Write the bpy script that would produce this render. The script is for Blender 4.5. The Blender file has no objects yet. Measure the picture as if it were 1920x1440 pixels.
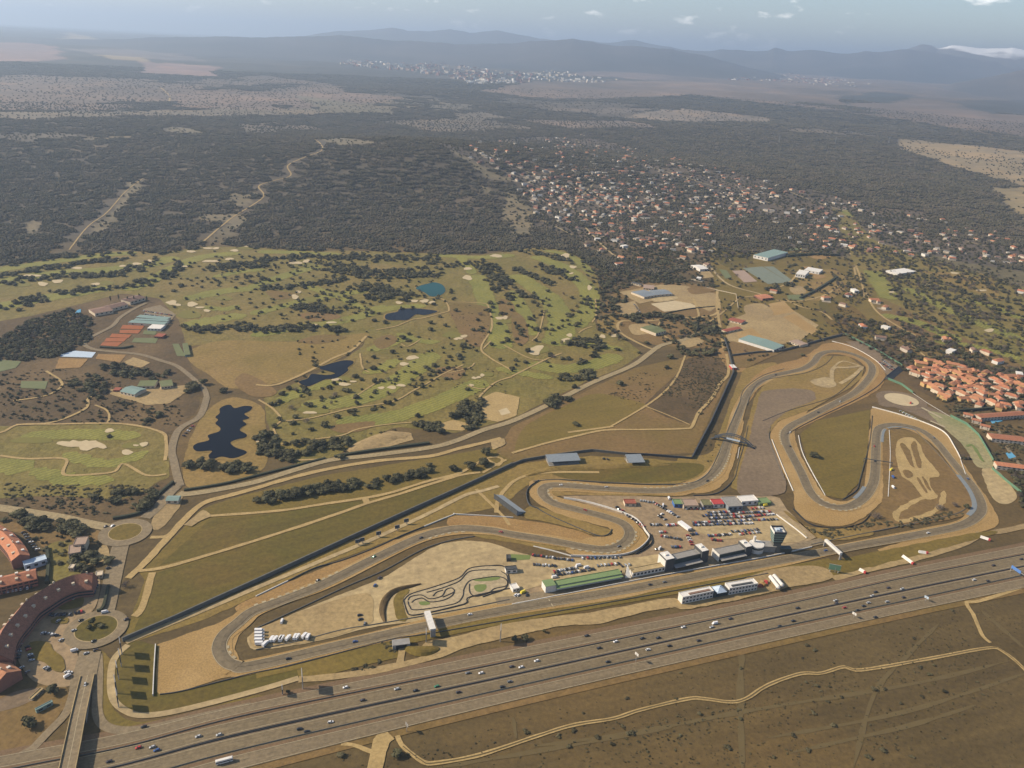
EXPOSURE = 0.57; HAZE = 5.9e-5; HAZEC = (.61, .77, 1., 1)
import bpy, bmesh, math, random
import numpy as np
from mathutils import Vector, Matrix
random.seed(7); rng = np.random.default_rng(7)
sc = bpy.context.scene; COL = sc.collection
# ------------------------------------------------------------------ camera
H = 515.0; FPX = 1498.0
ROLL = math.atan(.052); PITCH = math.atan(630*math.cos(ROLL)/FPX)
cF = np.array([0, math.cos(PITCH), -math.sin(PITCH)])
cR = np.array([1., 0, 0]); cU = np.cross(cR, cF)
cR = math.cos(ROLL)*cR + math.sin(ROLL)*cU; cU = np.cross(cR, cF)
cd = bpy.data.cameras.new('camera'); cam = bpy.data.objects.new('camera', cd); COL.objects.link(cam)
cam.matrix_world = Matrix(((cR[0], cU[0], -cF[0], 0), (cR[1], cU[1], -cF[1], 0), (cR[2], cU[2], -cF[2], H), (0, 0, 0, 1)))
cd.sensor_width = 36; cd.lens = 36*FPX/1920; cd.clip_start = 5; cd.clip_end = 400000
sc.camera = cam
# ------------------------------------------------------------------ terrain
def sstep(x, a, b):
    t = np.clip((x-a)/(b-a), 0, 1); return t*t*(3-2*t)
def vnoise(x, y, s=0):
    r = 0
    for k, (a, f) in enumerate(((1, 1), (.55, 2.1), (.3, 4.3), (.18, 8.7))):
        p = s*1.7+k*2.3
        r = r + a*np.sin(x*f*.93+1.7*np.sin(y*f*.61+p)+p)*np.cos(y*f*1.07+1.3*np.sin(x*f*.53+p*2)-p)
    return r/1.6
def height(x, y):
    x = np.asarray(x, float); y = np.asarray(y, float)
    r = np.hypot(x, y)
    z = np.interp(r, [0, 2500, 4000, 8000, 16000, 30000, 90000], [0, 0, 22, 85, 210, 330, 340])
    m = sstep(r, 2500, 4200)
    z = z + m*48*np.exp(-((x+2300)/1500)**2-((y-3900)/900)**2)+sstep(r, 2350, 3300)*105*np.exp(-((x+430)/760)**2-((y-3420)/640)**2)
    z = z + m*30*np.exp(-((x-500)/900)**2-((y-3600)/700)**2)
    z = z + m*vnoise(x/620, y/520, 1)*np.interp(r, [2500, 6000, 12000], [6, 15, 24])
    z = z + sstep(r, 5000, 9000)*vnoise(x/1900, y/1700, 3)*22
    return z
def rays(px, py):
    px = np.atleast_1d(np.asarray(px, float)); py = np.atleast_1d(np.asarray(py, float))
    return cF[None]+cR[None]*((px-960)/FPX)[:, None]-cU[None]*((py-720)/FPX)[:, None]
def W(px, py, z=0.0):
    d = rays(px, py)[0]; t = (z-H)/d[2]
    return np.array([d[0]*t, d[1]*t, z])
def WT(px, py):
    """the ground point seen at a photo pixel, hills included"""
    D = rays(px, py); hz = np.hypot(D[:, 0], D[:, 1]); s = np.full(len(D), 600.); alive = np.ones(len(D), bool)
    out = s.copy()
    for _ in range(900):
        x = D[:, 0]/hz*s; y = D[:, 1]/hz*s; zr = H+D[:, 2]/hz*s
        hit = alive & (zr <= height(x, y)); out[hit] = s[hit]; alive &= ~hit
        if not alive.any(): break
        s = s*1.006
    out[alive] = 60000
    x = D[:, 0]/hz*out; y = D[:, 1]/hz*out
    return np.stack([x, y, height(x, y)], 1)
def proj(P):
    v = np.asarray(P, float)-np.array([0, 0, H]); f = v@cF
    return 960+FPX*(v@cR)/f, 720-FPX*(v@cU)/f
def L(s): return [tuple(float(q) for q in a.split(',')) for a in s.split()]
def ground_pts(pts):
    a = np.array(pts)
    far = a[:, 1] < 450
    if far.any(): return WT(a[:, 0], a[:, 1])
    return np.array([W(p[0], p[1]) for p in pts])
def inpoly(x, y, poly):
    ins = np.zeros(np.shape(x), bool); n = len(poly)
    for i in range(n):
        x1, y1 = poly[i]; x2, y2 = poly[(i+1) % n]
        c = ((y1 > y) != (y2 > y))
        with np.errstate(divide='ignore', invalid='ignore'):
            ins ^= c & (x < (x2-x1)*(y-y1)/(y2-y1+1e-12)+x1)
    return ins
# ------------------------------------------------------------------ materials
def lin(c): return tuple(c)+(1,) if len(c) == 3 else c
TINT = (1, 1, 1)
def mat(name, c1, c2=None, scale=.05, rough=.9, fine=None, bump=0, bscale=.5, metal=0, spec=.3, obj=False, rnd=0, stripes=None, detail=6, third=None, streak=None):
    """noise between two base colours; coordinates are metres in the world (or the object)"""
    m = bpy.data.materials.new(name); m.use_nodes = True; nt = m.node_tree; N = nt.nodes; K = nt.links
    b = N['Principled BSDF']; b.inputs['Roughness'].default_value = rough; b.inputs['Metallic'].default_value = metal
    b.inputs['Specular IOR Level'].default_value = spec
    c2 = c2 or tuple(v*.8 for v in c1); c1 = tuple(p*q for p, q in zip(c1, TINT)); c2 = tuple(p*q for p, q in zip(c2, TINT)); third = third and tuple(p*q for p, q in zip(third, TINT))
    if obj: co = N.new('ShaderNodeTexCoord').outputs['Object']
    else: co = N.new('ShaderNodeNewGeometry').outputs['Position']
    def noise(s, d=detail, ro=.6):
        n = N.new('ShaderNodeTexNoise'); n.inputs['Scale'].default_value = s; n.inputs['Detail'].default_value = d
        n.inputs['Roughness'].default_value = ro; K.new(co, n.inputs['Vector']); return n.outputs['Fac']
    def ramp(f, a=.35, z=.65):
        r = N.new('ShaderNodeMapRange'); r.inputs[1].default_value = a; r.inputs[2].default_value = z; K.new(f, r.inputs[0]); return r.outputs[0]
    def mix(f, A, B, blend='MIX'):
        x = N.new('ShaderNodeMix'); x.data_type = 'RGBA'; x.blend_type = blend
        if isinstance(f, (int, float)): x.inputs[0].default_value = f
        else: K.new(f, x.inputs[0])
        for i, v in ((6, A), (7, B)):
            if isinstance(v, tuple): x.inputs[i].default_value = lin(v)
            else: K.new(v, x.inputs[i])
        return x.outputs[2]
    col = mix(ramp(noise(scale)), tuple(c1), tuple(c2))
    if third: col = mix(ramp(noise(scale*.27, 5), .47, .64), col, tuple(third))
    if stripes:
        s_, ang, st = stripes
        mp = N.new('ShaderNodeVectorRotate'); mp.rotation_type = 'Z_AXIS'; mp.inputs['Angle'].default_value = ang; K.new(co, mp.inputs['Vector'])
        w = N.new('ShaderNodeTexWave'); w.inputs['Scale'].default_value = s_; w.inputs['Distortion'].default_value = 1.2; w.inputs['Detail'].default_value = 2
        w.inputs['Detail Scale'].default_value = .3; K.new(mp.outputs[0], w.inputs['Vector'])
        col = mix(w.outputs['Fac'], col, mix(1., col, (1+st, 1+st, 1+st*.7), 'MULTIPLY'))
    if streak:
        ang, sx, sy, st = streak; mp = N.new('ShaderNodeVectorRotate'); mp.rotation_type = 'Z_AXIS'; mp.inputs['Angle'].default_value = -ang; K.new(co, mp.inputs['Vector'])
        m2 = N.new('ShaderNodeMapping'); m2.inputs['Scale'].default_value = (sx, sy, 0); K.new(mp.outputs[0], m2.inputs['Vector']); n2 = N.new('ShaderNodeTexNoise'); n2.inputs['Scale'].default_value = 1; n2.inputs['Detail'].default_value = 5; K.new(m2.outputs[0], n2.inputs['Vector'])
        col = mix(1., col, mix(ramp(n2.outputs['Fac'], .3, .7), (1-st, 1-st, 1-st), (1+st, 1+st, 1+st)), 'MULTIPLY')
    if fine:
        col = mix(1., col, mix(ramp(noise(fine, 4, .7), .3, .7), (.72, .72, .72), (1.25, 1.25, 1.25)), 'MULTIPLY')
    if rnd:
        oi = N.new('ShaderNodeObjectInfo')
        col = mix(1., col, mix(oi.outputs['Random'], (1-rnd, 1-rnd, 1-rnd), (1+rnd, 1+rnd*.9, 1+rnd*.6)), 'MULTIPLY')
    K.new(col, b.inputs['Base Color'])
    if bump:
        bp = N.new('ShaderNodeBump'); bp.inputs['Strength'].default_value = 1; bp.inputs['Distance'].default_value = bump
        K.new(noise(bscale, 5), bp.inputs['Height']); K.new(bp.outputs[0], b.inputs['Normal'])
    return m
M = {}; TINT = (.78, .775, .64)
M['field'] = mat('olive_grass', (.168, .122, .025), (.2, .136, .033), .012, fine=.25, bump=1.0, bscale=.02, third=(.16, .112, .022), streak=(.5, .006, .08, .11))
M['lawn'] = mat('field_grass', (.112, .090, .014), (.138, .098, .018), .01, fine=.2, third=(.19, .108, .03), bump=.6, bscale=.03, streak=(.5, .004, .10, .13))
M['rough'] = mat('golf_rough', (.172, .142, .034), (.212, .160, .044), .016, fine=.15, bump=9, bscale=.014, third=(.225, .16, .052))
M['fairway'] = mat('fairway_grass', (.166, .162, .038), (.212, .190, .048), .012, fine=.3, bump=7, bscale=.012, stripes=(.05, .7, .35), third=(.215, .195, .045))
M['green'] = mat('putting_green', (.2, .17, .042), (.18, .16, .036), .02)
M['drygrass'] = mat('dry_grass', (.265, .178, .055), (.22, .152, .042), .012, fine=.2, bump=4, bscale=.015, third=(.29, .185, .07))
M['scrub'] = mat('scrub_soil', (.125, .078, .036), (.09, .06, .026), .03, fine=.2, bump=3, bscale=.03, third=(.165, .105, .048))
M['brown'] = mat('brown_grass', (.19, .118, .045), (.23, .14, .058), .015, fine=.2, bump=1.5, bscale=.03, third=(.18, .122, .035))
M['bunker'] = mat('bunker_sand', (.60, .48, .34), (.52, .41, .29), .1)
M['gravel'] = mat('gravel_trap', (.40, .252, .108), (.36, .228, .096), .03, fine=.6, third=(.44, .29, .14))
M['orange'] = mat('ochre_runoff', (.30, .172, .066), (.36, .22, .095), .03, fine=.4)
M['dirt'] = mat('dirt_path', (.48, .335, .165), (.40, .28, .135), .05, fine=.4)
M['sandlot'] = mat('sandy_lot', (.42, .30, .16), (.35, .245, .13), .02, fine=.2, third=(.32, .225, .125))
M['road'] = mat('pale_road', (.38, .29, .18), (.33, .255, .16), .03, fine=.3)
M['street'] = mat('street_asphalt', (.27, .205, .142), (.235, .18, .125), .03, fine=.3)
M['hwy'] = mat('highway_asphalt', (.205, .153, .100), (.182, .138, .092), .02, fine=.3, third=(.22, .168, .112), streak=(0.337, .006, .55, .16))
M['hwy2'] = mat('service_asphalt', (.228, .172, .118), (.21, .158, .108), .02, fine=.3, streak=(0.337, .006, .5, .14))
M['track'] = mat('race_asphalt', (.228, .174, .118), (.205, .158, .11), .02, fine=.2, third=(.185, .145, .105))
M['rubber'] = mat('rubbered_asphalt', (.165, .128, .092), (.2, .155, .108), .03, fine=.25)
M['paddock'] = mat('paddock_paving', (.34, .24, .158), (.30, .212, .14), .015, fine=.15, third=(.37, .27, .175), streak=(-.9, .012, .12, .09))
M['pale'] = mat('pale_concrete', (.485, .362, .215), (.43, .32, .19), .02, fine=.12, third=(.40, .295, .18), streak=(.42, .008, .14, .11))
M['greypad'] = mat('grey_paving', (.22, .155, .11), (.19, .135, .095), .02, fine=.2, third=(.25, .18, .125))
M['kart'] = mat('kart_asphalt', (.47, .37, .26), (.42, .33, .23), .05, fine=.3)
M['greenpave'] = mat('greenish_paving', (.33, .285, .165), (.36, .30, .18), .03, fine=.2, third=(.24, .24, .12))
M['paint'] = mat('white_marking', (.52, .43, .32), (.38, .31, .23), .4)
M['lane'] = mat('worn_lane_marking', (.36, .29, .21), (.28, .225, .16), .4)
M['bluepaint'] = mat('blue_marking', (.20, .23, .30), (.25, .265, .31), .2)
M['verge'] = mat('reddish_verge', (.205, .128, .078), (.18, .115, .07), .1, fine=.5)
M['clay'] = mat('clay_court', (.38, .125, .05), (.33, .11, .045), .1)
M['courtgreen'] = mat('green_court', (.15, .17, .085), (.18, .19, .1), .1)
M['courtblue'] = mat('blue_court', (.22, .24, .22), (.19, .215, .19), .1)
M['turf'] = mat('artificial_turf', (.19, .23, .075), (.16, .205, .07), .3)
TINT = (1, 1, 1)
def watermat(name, c):
    m = mat(name, c, tuple(v*.8 for v in c), .02, rough=.25, spec=.06); return m
M['water'] = watermat('dark_pond_water', (.004, .005, .008)); M['teal'] = watermat('teal_pond_water', (.009, .066, .064))
M['pool'] = watermat('pool_water', (.12, .33, .48))
# object materials
def om(k, name, c1, c2=None, **kw): M[k] = mat(name, c1, c2, kw.pop('scale', .3), **kw)
om('white', 'white_paint', (.62, .585, .52), (.53, .50, .45)); om('cream', 'cream_render', (.55, .46, .33), (.48, .39, .28))
om('grey', 'grey_concrete', (.27, .255, .23), (.22, .205, .185)); om('dark', 'dark_cladding', (.05, .055, .055), (.07, .07, .07))
om('dgreen', 'dark_green_glazing', (.05, .065, .058), (.035, .045, .042), rough=.35); om('roofgrey', 'grey_roofing', (.27, .25, .22), (.22, .205, .18))
om('roofwhite', 'white_roofing', (.66, .62, .55), (.58, .54, .48)); om('terra', 'terracotta_tiles', (.40, .165, .085), (.31, .125, .07), fine=1.2, rnd=.22)
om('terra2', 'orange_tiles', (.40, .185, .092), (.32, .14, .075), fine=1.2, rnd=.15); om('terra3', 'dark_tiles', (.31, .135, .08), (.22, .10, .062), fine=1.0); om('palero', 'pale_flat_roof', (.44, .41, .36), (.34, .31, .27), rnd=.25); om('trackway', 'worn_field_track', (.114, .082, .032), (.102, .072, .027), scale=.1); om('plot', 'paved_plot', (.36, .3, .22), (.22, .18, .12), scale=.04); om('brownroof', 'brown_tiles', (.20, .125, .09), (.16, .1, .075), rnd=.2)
om('wallpale', 'pale_render', (.52, .45, .36), (.45, .38, .3), rnd=.2); om('wallyellow', 'yellow_render', (.5, .33, .13), (.43, .28, .12), rnd=.1)
om('brick', 'red_brick_wall', (.27, .125, .085), (.22, .105, .075)); om('glass', 'dark_glass', (.03, .04, .05), (.02, .03, .04), rough=.15, spec=.6)
om('greenroof', 'green_roof_membrane', (.17, .235, .095), (.145, .2, .085)); om('bgreen', 'blue_green_roof', (.17, .24, .21), (.2, .27, .24))
om('redroof', 'red_roof', (.42, .055, .05), (.36, .05, .045)); om('blue', 'blue_panel', (.05, .13, .33), (.045, .11, .28)); om('olive', 'olive_roof', (.17, .155, .07), (.14, .13, .06))
om('tanroof', 'tan_roof', (.33, .235, .17), (.29, .205, .15)); om('steel', 'galvanised_steel', (.4, .38, .35), (.33, .31, .29), rough=.5, metal=.3)
om('tyre', 'black_rubber', (.02, .02, .02), (.03, .03, .03)); om('hedge', 'clipped_hedge', (.045, .048, .026), (.03, .035, .018), scale=.8, bump=.6, bscale=1.5)
om('wallgrey', 'weathered_wall', (.13, .125, .11), (.1, .1, .085)); om('fencegreen', 'green_windbreak', (.1, .2, .125), (.13, .23, .15))
om('trunk', 'bark', (.09, .065, .045), (.07, .05, .035)); om('rust', 'rusty_red', (.3, .09, .05), (.24, .075, .045)); om('yellow', 'yellow_paint', (.7, .55, .1), (.6, .48, .1))
om('bluegrey', 'blue_grey_sheet', (.2, .225, .24), (.17, .19, .205)); om('palebl', 'pale_blue_panel', (.45, .52, .58), (.38, .45, .52))
om('billb', 'billboard_dark', (.06, .075, .09), (.05, .06, .07)); om('signblue', 'sign_blue', (.09, .2, .45), (.08, .17, .4))
for k, c in dict(white=(.7, .68, .65), silver=(.42, .42, .41), black=(.02, .02, .022), grey=(.16, .16, .16), red=(.42, .04, .03), blue=(.04, .09, .25), dark=(.05, .035, .035), green=(.04, .2, .1), yellow=(.75, .6, .06)).items():
    om('car_'+k, k+'_car_paint', c, tuple(v*.95 for v in c), rough=.3, spec=.5)
def foliage(name, a, b, rnd=.3):
    return mat(name, a, b, .35, rough=.85, spec=.1, rnd=rnd*1.3, third=tuple((p+q)/2*1.25 for p, q in zip(a, b)))
M['oak'] = foliage('oak_leaves', (.050, .050, .026), (.080, .073, .040))
M['wood'] = mat('evergreen_wood', (.060, .057, .035), (.088, .077, .048), .03, rough=.85, spec=.1, fine=.35, third=(.105, .086, .058), rnd=.16)
M['wood2'] = mat('mixed_scrub_wood', (.085, .074, .044), (.11, .09, .06), .04, rough=.85, spec=.1, fine=.35, third=(.07, .064, .04), rnd=.2)
M['oak2'] = foliage('pine_leaves', (.03, .036, .019), (.045, .05, .026)); M['bare'] = foliage('bare_twigs', (.13, .105, .088), (.1, .08, .068), .2)
M['bush'] = foliage('bush_leaves', (.06, .056, .03), (.085, .072, .042), .3)
# ------------------------------------------------------------------ mesh building
class MB:
    def __init__(s): s.v = []; s.f = []; s.m = []
    def add(s, vs, fs, m=0):
        o = len(s.v); s.v += [tuple(v) for v in vs]; s.f += [tuple(o+i for i in f) for f in fs]; s.m += [m]*len(fs); return s
    def prism(s, pts, z0, z1, m=0, top=None, bottom=False):
        n = len(pts)
        vs = [(p[0], p[1], z0) for p in pts]+[(p[0], p[1], z1) for p in pts]
        s.add(vs, [(i, (i+1) % n, n+(i+1) % n, n+i) for i in range(n)], m)
        s.add(vs[n:], [tuple(range(n))], m if top is None else top)
        if bottom: s.add(vs[:n], [tuple(reversed(range(n)))], m)
        return s
    def box(s, x0, x1, y0, y1, z0, z1, m=0, top=None, bottom=True):
        return s.prism([(x0, y0), (x1, y0), (x1, y1), (x0, y1)], z0, z1, m, top, bottom)
    def gable(s, x0, x1, y0, y1, z0, z1, m=0, hip=0, wm=None):
        ym = (y0+y1)/2
        vs = [(x0, y0, z0), (x1, y0, z0), (x1, y1, z0), (x0, y1, z0), (x0+hip, ym, z1), (x1-hip, ym, z1)]
        s.add(vs, [(0, 1, 5, 4), (2, 3, 4, 5)], m); s.add(vs, [(1, 2, 5), (3, 0, 4)], m if wm is None else wm); s.add(vs, [(3, 2, 1, 0)], m); return s
    def tube(s, a, b, r, m=0, n=6, r2=None):
        a = Vector(a); b = Vector(b); d = (b-a).normalized(); u = d.orthogonal().normalized(); w = d.cross(u); r2 = r if r2 is None else r2
        vs = [a+(u*math.cos(t)+w*math.sin(t))*r for t in [2*math.pi*i/n for i in range(n)]]+[b+(u*math.cos(t)+w*math.sin(t))*r2 for t in [2*math.pi*i/n for i in range(n)]]
        s.add(vs, [(i, (i+1) % n, n+(i+1) % n, n+i) for i in range(n)]+[tuple(reversed(range(n))), tuple(range(n, 2*n))], m); return s
    def rot(s, a, off=(0, 0)):
        c, q = math.cos(a), math.sin(a); s.v = [(x*c-y*q+off[0], x*q+y*c+off[1], z) for x, y, z in s.v]; return s
def link(name, data): o = bpy.data.objects.new(name, data); COL.objects.link(o); return o
def mesh(name, v, f, mi=None, mats=()):
    me = bpy.data.meshes.new(name); me.from_pydata([tuple(p) for p in v], [], [tuple(q) for q in f])
    for m in mats: me.materials.append(M[m] if isinstance(m, str) else m)
    if mi is not None and len(mats) > 1: me.polygons.foreach_set('material_index', np.array(mi, np.int32))
    me.update(); return me
def put(name, mb, mats, parent=None, loc=(0, 0, 0), rz=0):
    if isinstance(mats, str): mats = (mats,)
    o = link(name, mesh(name, mb.v, mb.f, mb.m, mats)); o.location = loc; o.rotation_euler[2] = rz
    if parent: o.parent = parent
    return o
def tag(o, label, cat, group=None):
    o['label'] = label; o['category'] = cat
    if group: o['group'] = group
    return o
def root(name, label, cat, loc, rz=0, group=None):
    o = link(name, None); o.location = loc; o.rotation_euler[2] = rz; o.empty_display_size = 2; return tag(o, label, cat, group)
# ------------------------------------------------------------------ sheets on the ground (each a few mm to cm above the last)
LZ = {0: .05, 1: .20, 2: .38, 3: .55, 4: .75, 5: .9}; LC = {k: 0 for k in LZ}
def zlay(layer): LC[layer] += 1; return LZ[layer]+.0025*(LC[layer] % 56)
def smooth(p, closed=True, n=5):
    p = np.asarray(p, float); k = len(p); out = []
    for i in range(k if closed else k-1):
        g = lambda j: p[j % k] if closed else p[min(max(j, 0), k-1)]
        a, b, c, d = g(i-1), g(i), g(i+1), g(i+2)
        for t in np.arange(n)/n:
            out.append(.5*((2*b)+(c-a)*t+(2*a-5*b+4*c-d)*t*t+(3*b-a-3*c+d)*t**3))
    if not closed: out.append(p[-1])
    return np.array(out)
NATURAL = ('field', 'lawn', 'rough', 'fairway', 'green', 'drygrass', 'scrub', 'brown', 'bunker', 'gravel', 'orange', 'dirt', 'sandlot', 'pale', 'greypad', 'greenpave')
HARD = ('bunker', 'dirt', 'sandlot', 'pale', 'paddock', 'street', 'clay', 'courtgreen', 'courtblue', 'palebl', 'tanroof', 'water', 'teal', 'pool', 'gravel', 'greenpave', 'orange', 'kart'); AVOID = []
def ragged(P, amp=1.0):
    Q = np.vstack([P, P[:1]]); s = np.r_[0, np.cumsum(np.linalg.norm(np.diff(Q[:, :2], axis=0), axis=1))]; per = s[-1]; n = int(np.clip(per/5, 12, 420))
    t = np.linspace(0, per, n, endpoint=False); R_ = np.stack([np.interp(t, s, Q[:, i]) for i in range(3)], 1); k = amp*min(1, per/120)
    R_[:, 0] += k*vnoise(R_[:, 0]/6, R_[:, 1]/7, 2)*1.1; R_[:, 1] += k*vnoise(R_[:, 0]/7+9, R_[:, 1]/6, 7)*1.1; return R_
def sheet(name, pts, m, layer, sm=True, kind='structure'):
    if isinstance(pts, str): pts = L(pts)
    P = ground_pts(pts)
    if sm: P = smooth(P)
    if m in NATURAL: P = ragged(P)
    if m in HARD and layer >= 2: AVOID.append((P[:, :2].min(0), P[:, :2].max(0), [tuple(q) for q in P[:, :2]]))
    z = zlay(layer); bm = bmesh.new()
    vs = [bm.verts.new((p[0], p[1], p[2]+z)) for p in P]
    try: f = bm.faces.new(vs)
    except Exception: bm.free(); return None
    f.normal_update()
    if f.normal.z < 0: f.normal_flip()
    bmesh.ops.triangulate(bm, faces=[f], ngon_method='EAR_CLIP')
    me = bpy.data.meshes.new(name); bm.to_mesh(me); bm.free(); me.materials.append(M[m])
    o = link(name, me); o['kind'] = kind; return o
def offset_line(P, d):
    P = np.asarray(P, float); T = np.zeros_like(P[:, :2]); T[1:-1] = P[2:, :2]-P[:-2, :2]; T[0] = P[1, :2]-P[0, :2]; T[-1] = P[-1, :2]-P[-2, :2]
    T /= np.linalg.norm(T, axis=1)[:, None]+1e-9
    Q = P.copy(); d = np.broadcast_to(d, (len(P),)); Q[:, 0] += -T[:, 1]*d; Q[:, 1] += T[:, 0]*d; return Q
def band(name, A, B, m, layer, dz=None):
    z = zlay(layer) if dz is None else dz; n = len(A)
    v = [(p[0], p[1], p[2]+z) for p in A]+[(p[0], p[1], p[2]+z) for p in B]
    f = [(i, n+i, n+i+1, i+1) for i in range(n-1)]
    a, b, c = np.array(v[0]), np.array(v[n]), np.array(v[1])
    if np.cross(b-a, c-a)[2] < 0: f = [tuple(reversed(q)) for q in f]
    o = link(name, mesh(name, v, f, None, (m,))); o['kind'] = 'structure'; return o
def line(pts, n=6, sm=True):
    if isinstance(pts, str): pts = L(pts)
    P = ground_pts(pts); return smooth(P, False, n) if sm else P
def path(name, pts, w, m, layer, sm=True, wob=0.0, ends=True):
    P = line(pts, 6, sm) if isinstance(pts, (str, list)) else pts
    if P[:, 1].max() > 2600: P = P.copy(); P[:, 2] = height(P[:, 0], P[:, 1])
    if m in ('dirt', 'sandlot', 'fairway') and len(P) > 2:
        P = resample(P, 5.0) if np.linalg.norm(P[-1]-P[0]) > 25 else P
        if len(P) > 3: P = P.copy(); P[1:-1, 0] += .5*vnoise(P[1:-1, 0]/9, P[1:-1, 1]/9, 3); ends = True; wv = 1+.17*vnoise(P[:, 0]/11, P[:, 1]/10, 6)
        else: wv = 1
    else: wv = 1
    k = np.arange(len(P)); ww = w/2*wv*(1+(0 if m == 'fairway' and len(P) > 30 else 1)*wob*np.sin(k*1.3)+wob*.6*np.sin(k*2.9+1))
    if ends and wob: ww = ww*np.minimum(1, np.minimum(k+.6, len(P)-k-.4)/3.)
    return band(name, offset_line(P, ww), offset_line(P, -ww), m, layer)
def resample(P, step):
    P = np.asarray(P, float); s = np.r_[0, np.cumsum(np.linalg.norm(np.diff(P[:, :2], axis=0), axis=1))]
    q = np.arange(0, s[-1], step); return np.stack([np.interp(q, s, P[:, i]) for i in range(P.shape[1])], 1)
def wall_run(name, pts, h, th, m, label, cat, sm=False, z0=0, group=None, parent=None, lean=0):
    """a wall, hedge or rail standing along a line"""
    P = line(pts, 5, sm) if isinstance(pts, (str, list)) else pts
    o0 = P[0].copy(); A = offset_line(P, th/2); B = offset_line(P, -th/2); n = len(P); A2 = offset_line(P, th/2+lean); B2 = offset_line(P, -th/2+lean)
    mb = MB(); vs = []
    for Q, zz in ((A, z0), (B, z0), (A2, h), (B2, h)): vs += [(q[0]-o0[0], q[1]-o0[1], q[2]-o0[2]+zz) for q in Q]
    fs = []
    for i in range(n-1): fs += [(i, 2*n+i, 2*n+i+1, i+1), (n+i+1, 3*n+i+1, 3*n+i, n+i), (2*n+i, 3*n+i, 3*n+i+1, 2*n+i+1), (i+1, n+i+1, n+i, i)]
    fs += [(0, n, 3*n, 2*n), (n-1, 3*n-1, 4*n-1, 2*n-1)]
    mb.add(vs, fs); o = put(name, mb, m, parent, tuple(o0) if not parent else (0, 0, 0))
    if label: tag(o, label, cat, group)
    return o
# ------------------------------------------------------------------ world, sun, air
SUN = Vector((-math.cos(math.radians(34)), .035, math.sin(math.radians(34)))).normalized()
w = bpy.data.worlds.new('World'); sc.world = w; w.use_nodes = True; nt = w.node_tree; N = nt.nodes; K = nt.links
sky = N.new('ShaderNodeTexSky'); sky.sky_type = 'NISHITA'; sky.sun_disc = False; sky.sun_elevation = math.radians(34); sky.sun_rotation = math.radians(-88)
sky.altitude = 900; sky.dust_density = 1.4; sky.air_density = 1.0; sky.ozone_density = 1.0
bg = N['Background']; bg.inputs['Strength'].default_value = .10
tc = N.new('ShaderNodeTexCoord'); mp = N.new('ShaderNodeMapping'); mp.inputs['Scale'].default_value = (9, 9, 24); mp.inputs['Location'].default_value = (3.1, .7, 0.4); K.new(tc.outputs['Generated'], mp.inputs['Vector'])
nz = N.new('ShaderNodeTexNoise'); nz.inputs['Scale'].default_value = 2.6; nz.inputs['Detail'].default_value = 7; nz.inputs['Roughness'].default_value = .55; K.new(mp.outputs[0], nz.inputs['Vector'])
mr = N.new('ShaderNodeMapRange'); mr.inputs[1].default_value = .60; mr.inputs[2].default_value = .74; K.new(nz.outputs['Fac'], mr.inputs[0])
ml = N.new('ShaderNodeMath'); ml.operation = 'MULTIPLY'; ml.inputs[1].default_value = .42; K.new(mr.outputs[0], ml.inputs[0])
mx = N.new('ShaderNodeMix'); mx.data_type = 'RGBA'; K.new(ml.outputs[0], mx.inputs[0]); K.new(sky.outputs[0], mx.inputs[6]); mx.inputs[7].default_value = (26, 24, 22, 1); K.new(mx.outputs[2], bg.inputs['Color'])
sl = bpy.data.lights.new('sun', 'SUN'); sl.energy = 4.9; sl.angle = math.radians(.5); sl.color = (1, .87, .69)
so = link('sun', sl); so.rotation_euler = SUN.to_track_quat('Z', 'Y').to_euler(); so.location = (-900, 0, 900)
sc.view_settings.view_transform = 'Standard'; sc.view_settings.look = 'None'; sc.view_settings.exposure = EXPOSURE; sc.view_settings.gamma = 1
sc.render.engine = 'CYCLES'; sc.cycles.max_bounces = 4; sc.cycles.diffuse_bounces = 2; sc.cycles.glossy_bounces = 2; sc.cycles.volume_bounces = 0; sc.cycles.use_denoising = True
hm = bpy.data.materials.new('haze_air'); hm.use_nodes = True; hn = hm.node_tree; hn.nodes.remove(hn.nodes['Principled BSDF'])
pv = hn.nodes.new('ShaderNodeVolumePrincipled'); pv.inputs['Color'].default_value = HAZEC; pv.inputs['Density'].default_value = HAZE; pv.inputs['Anisotropy'].default_value = .3; pv.inputs['Density Attribute'].default_value = ''
hn.links.new(pv.outputs[0], hn.nodes['Material Output'].inputs['Volume'])
mb = MB().box(-75000, 75000, -75000, 75000, -25, 1480); hz = put('haze', mb, [hm]); hz['kind'] = 'stuff'; hz.visible_shadow = True
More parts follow.
